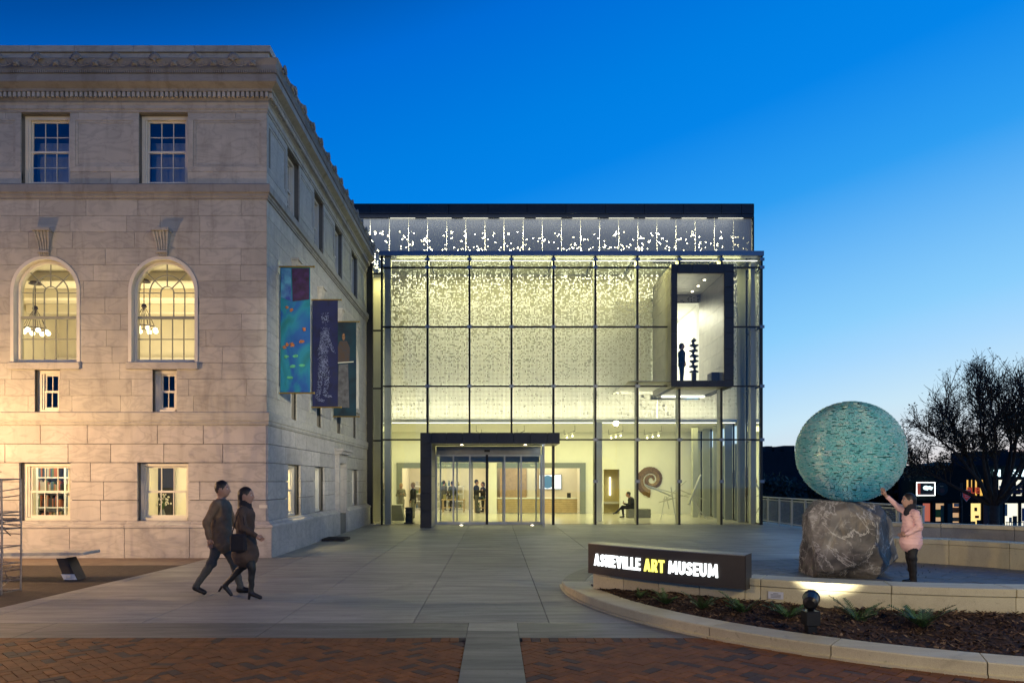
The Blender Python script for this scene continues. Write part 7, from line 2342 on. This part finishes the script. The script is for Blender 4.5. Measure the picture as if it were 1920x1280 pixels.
# pennant sign on a pole
PD = 47
ps = thing('pennant_sign', 'dark red pennant shaped sign with white border on a street pole', 'sign', (wx(1803, PD), PD, ZG))
m = MB(); m.tube((wx(1803, PD), PD, ZG), (wx(1803, PD), PD, wz(905, PD)), .05, n=8); m.build('pole', MT['black_metal'], ps)
a, b = wx(1804.5, PD), wx(1819.5, PD); c = (a + b) / 2
pen = [(a, wz(918, PD)), (a, wz(931, PD)), (c, wz(940, PD)), (b, wz(931, PD)), (b, wz(918, PD))]
m = MB(); m.prism([(x, PD - .02, z) for x, z in pen], (0, .04, 0)); m.build('border', pr_w, ps)
cz = wz(927, PD)
m = MB(); m.prism([(c + (x - c) * .88, PD - .035, cz + (z - cz) * .88) for x, z in pen], (0, .012, 0)); m.build('field', glow('red_pennant', (.3, .03, .02), .35), ps)
m = MB()
for k, (w_, zz_) in enumerate(((.3, 922.5), (.34, 925), (.3, 928.5), (.24, 931.5))): m.path([(c - w_ * .5, PD - .045, wz(zz_, PD)), (c, PD - .045, wz(zz_ - (.8 if k < 2 else 0), PD)), (c + w_ * .5, PD - .045, wz(zz_, PD))], .02, 4)
m.build('script', pr_w, ps)
# low street fence at the right
sf = thing('street_fence', 'thin vertical bar fence by the street under the big tree', 'fence', (wx(1910, 44), 44, ZG))
m = MB(); m.box(wx(1886, 44), wx(1990, 44), 43.98, 44.02, wz(979.5, 44), wz(978, 44)); m.build('rail', MT['black_metal'], sf)
for k in range(22):
    x = wx(1888 + k * 4.4, 44); m = MB(); m.box(x - .015, x + .015, 43.985, 44.015, ZG, wz(979.6, 44)); m.build('bar', MT['steel'], sf)
# parked car
def car(px, D, label):
    x0 = wx(px, D)
    t = thing('parked_car', label, 'car', (x0, D, ZG + .02))
    L_ = 4.3; z0 = ZG + .02
    side = [(0, .35), (.05, .75), (.9, .9), (1.55, 1.38), (2.9, 1.42), (3.7, .98), (4.25, .9), (4.3, .4)]
    m = MB()
    n = len(side)
    for wy, ins in ((0, 0), (1.75, 0)): m.v += [(x0 + a, D + wy + (.18 if b > 1.1 and wy == 0 else (-.18 if b > 1.1 else 0)), z0 + b) for a, b in side]
    m.f += [tuple(range(n)), tuple(range(n, 2 * n))[::-1]] + [(i, (i + 1) % n, n + (i + 1) % n, n + i) for i in range(n)]; m.m += [0] * (n + 2)
    m.build('body', mat('black_car_paint', (.008, .008, .01), .15, .2, var=0, coat=1), t, bevel=.05)
    m = MB(); y = D + .06
    m.prism([(x0 + 1.0, D + .1, z0 + .93), (x0 + 1.55, D + .16, z0 + 1.33), (x0 + 2.2, D + .16, z0 + 1.36), (x0 + 2.2, D + .1, z0 + .95)], (0, -.015, 0)); m.build('side_window', MT['glass_dark'], t)
    m = MB(); m.prism([(x0 + 2.27, D + .1, z0 + .95), (x0 + 2.27, D + .16, z0 + 1.36), (x0 + 2.85, D + .16, z0 + 1.36), (x0 + 3.5, D + .1, z0 + .98)], (0, -.015, 0)); m.build('side_window', MT['glass_dark'], t)
    for cx_ in (.85, 3.45):
        m = MB(); m.path([(x0 + cx_, D - .03, z0 + .32), (x0 + cx_, D + .2, z0 + .32)], .33, 18); wh = m.build('wheel', MT['black'], t)
        m = MB(); m.path([(x0 + cx_, D - .05, z0 + .32), (x0 + cx_, D - .02, z0 + .32)], .2, 12); m.build('rim', MT['steel'], wh)
    m = MB(); m.box(x0 - .03, x0 + .06, D + .1, D + .45, z0 + .6, z0 + .72); m.build('tail_light', glow('tail_light', (1, .05, .03), 1.5), t)
    m = MB(); m.box(x0 + 4.2, x0 + 4.32, D + .1, D + .5, z0 + .62, z0 + .75); m.build('headlight', MT['plaque'], t)
car(1712, 50, 'black car parked in front of the dark red shop window')

# ================================================================ STREET LAMPS (they light the facade and the plaza; two stand behind the viewer)
def street_lamp(x, y, h, power, label, col=WARM, size=.22):
    t = thing('street_lamp', label, 'street lamp', (x, y, 0), 0, 'street lamps round the plaza')
    m = MB(); m.lathe([(.16, 0), (.16, .1), (.09, .3), (.06, .5), (.05, h - .3), (.07, h - .1)], (x, y, 0), 12); m.build('post', MT['black_metal'], t, smooth=False)
    m = MB(); m.lathe([(.07, h - .1), (.17, h), (.05, h + .02)], (x, y, 0), 12); m.lathe([(.28, h + .5), (.2, h + .6), (.05, h + .68), (.02, h + .76)], (x, y, 0), 12)
    for k in range(4): a = k * pi / 2 + .4; m.path([(x + .16 * cos(a), y + .16 * sin(a), h), (x + .27 * cos(a), y + .27 * sin(a), h + .5)], .012, 5)
    m.build('cap', MT['black_metal'], t)
    m = MB(); m.sphere((x, y, h + .26), .12, 12, 8); m.build('globe', MT['lamp'], t, smooth=True)
    light('lamp_light', 'POINT', (x, y, h + .26), power, col, t, rad_=size)
    return t
street_lamp(-11.5, 13.1, 2.6, PW['street_a'], 'street lamp by the old building, outside the picture beside the wire sculpture')
L1 = street_lamp(10.0, -2.5, 6.2, PW['street_b'], 'street lamp with an added floodlight head, outside the picture on the planter side of the viewer', (1, .78, .42))
m = MB(); m.path([(9.9, -2.35, 5.6), (9.82, -2.22, 5.59), (9.72, -2.06, 5.58)], [.06, .12, .16], 14); m.tube((10, -2.5, 5.6), (9.88, -2.32, 5.6), .03); m.build('added_floodlight_head', MT['black_metal'], L1)
wf = light('added_wall_flood', 'SPOT', (9.68, -2.0, 5.57), PW['wall'], (1, .92, .7), L1, spot=rad(18), rad_=.06); wf.data.spot_blend = .7; aim(wf, (9.68, -2.0, 5.57), (-5.23, 22.6, 4.6))  # unseen flood added to brighten the old building's side wall
L2 = street_lamp(-9.4, -2.6, 5.0, PW['street_c'], 'street lamp with an added floodlight head, behind the viewer, facing the old building', (1, .72, .3))
m = MB(); m.path([(-9.4, -2.45, 4.45), (-9.38, -2.3, 4.43), (-9.36, -2.1, 4.41)], [.06, .12, .16], 14); m.tube((-9.4, -2.6, 4.45), (-9.4, -2.4, 4.45), .03); m.build('added_floodlight_head', MT['black_metal'], L2)
fo = light('facade_flood', 'SPOT', (-9.35, -2.0, 4.4), PW['facade'], (1, .64, .33), L2, spot=rad(38), rad_=.025); fo.data.spot_blend = 1.0; aim(fo, (-9.35, -2.0, 4.4), (-9.8, 16.5, 1.9))
bare_tree('bare_tree', 'bare tree outside the picture whose branch shadows fall on the marble wall', (-7.9, 4.6, 0), 7.6, 1.0, 12, MT['leaf'], 2500, .13, 5, (-.02, 0), .4, leaf_s=.06, fork=.3, kids=(4, 5))
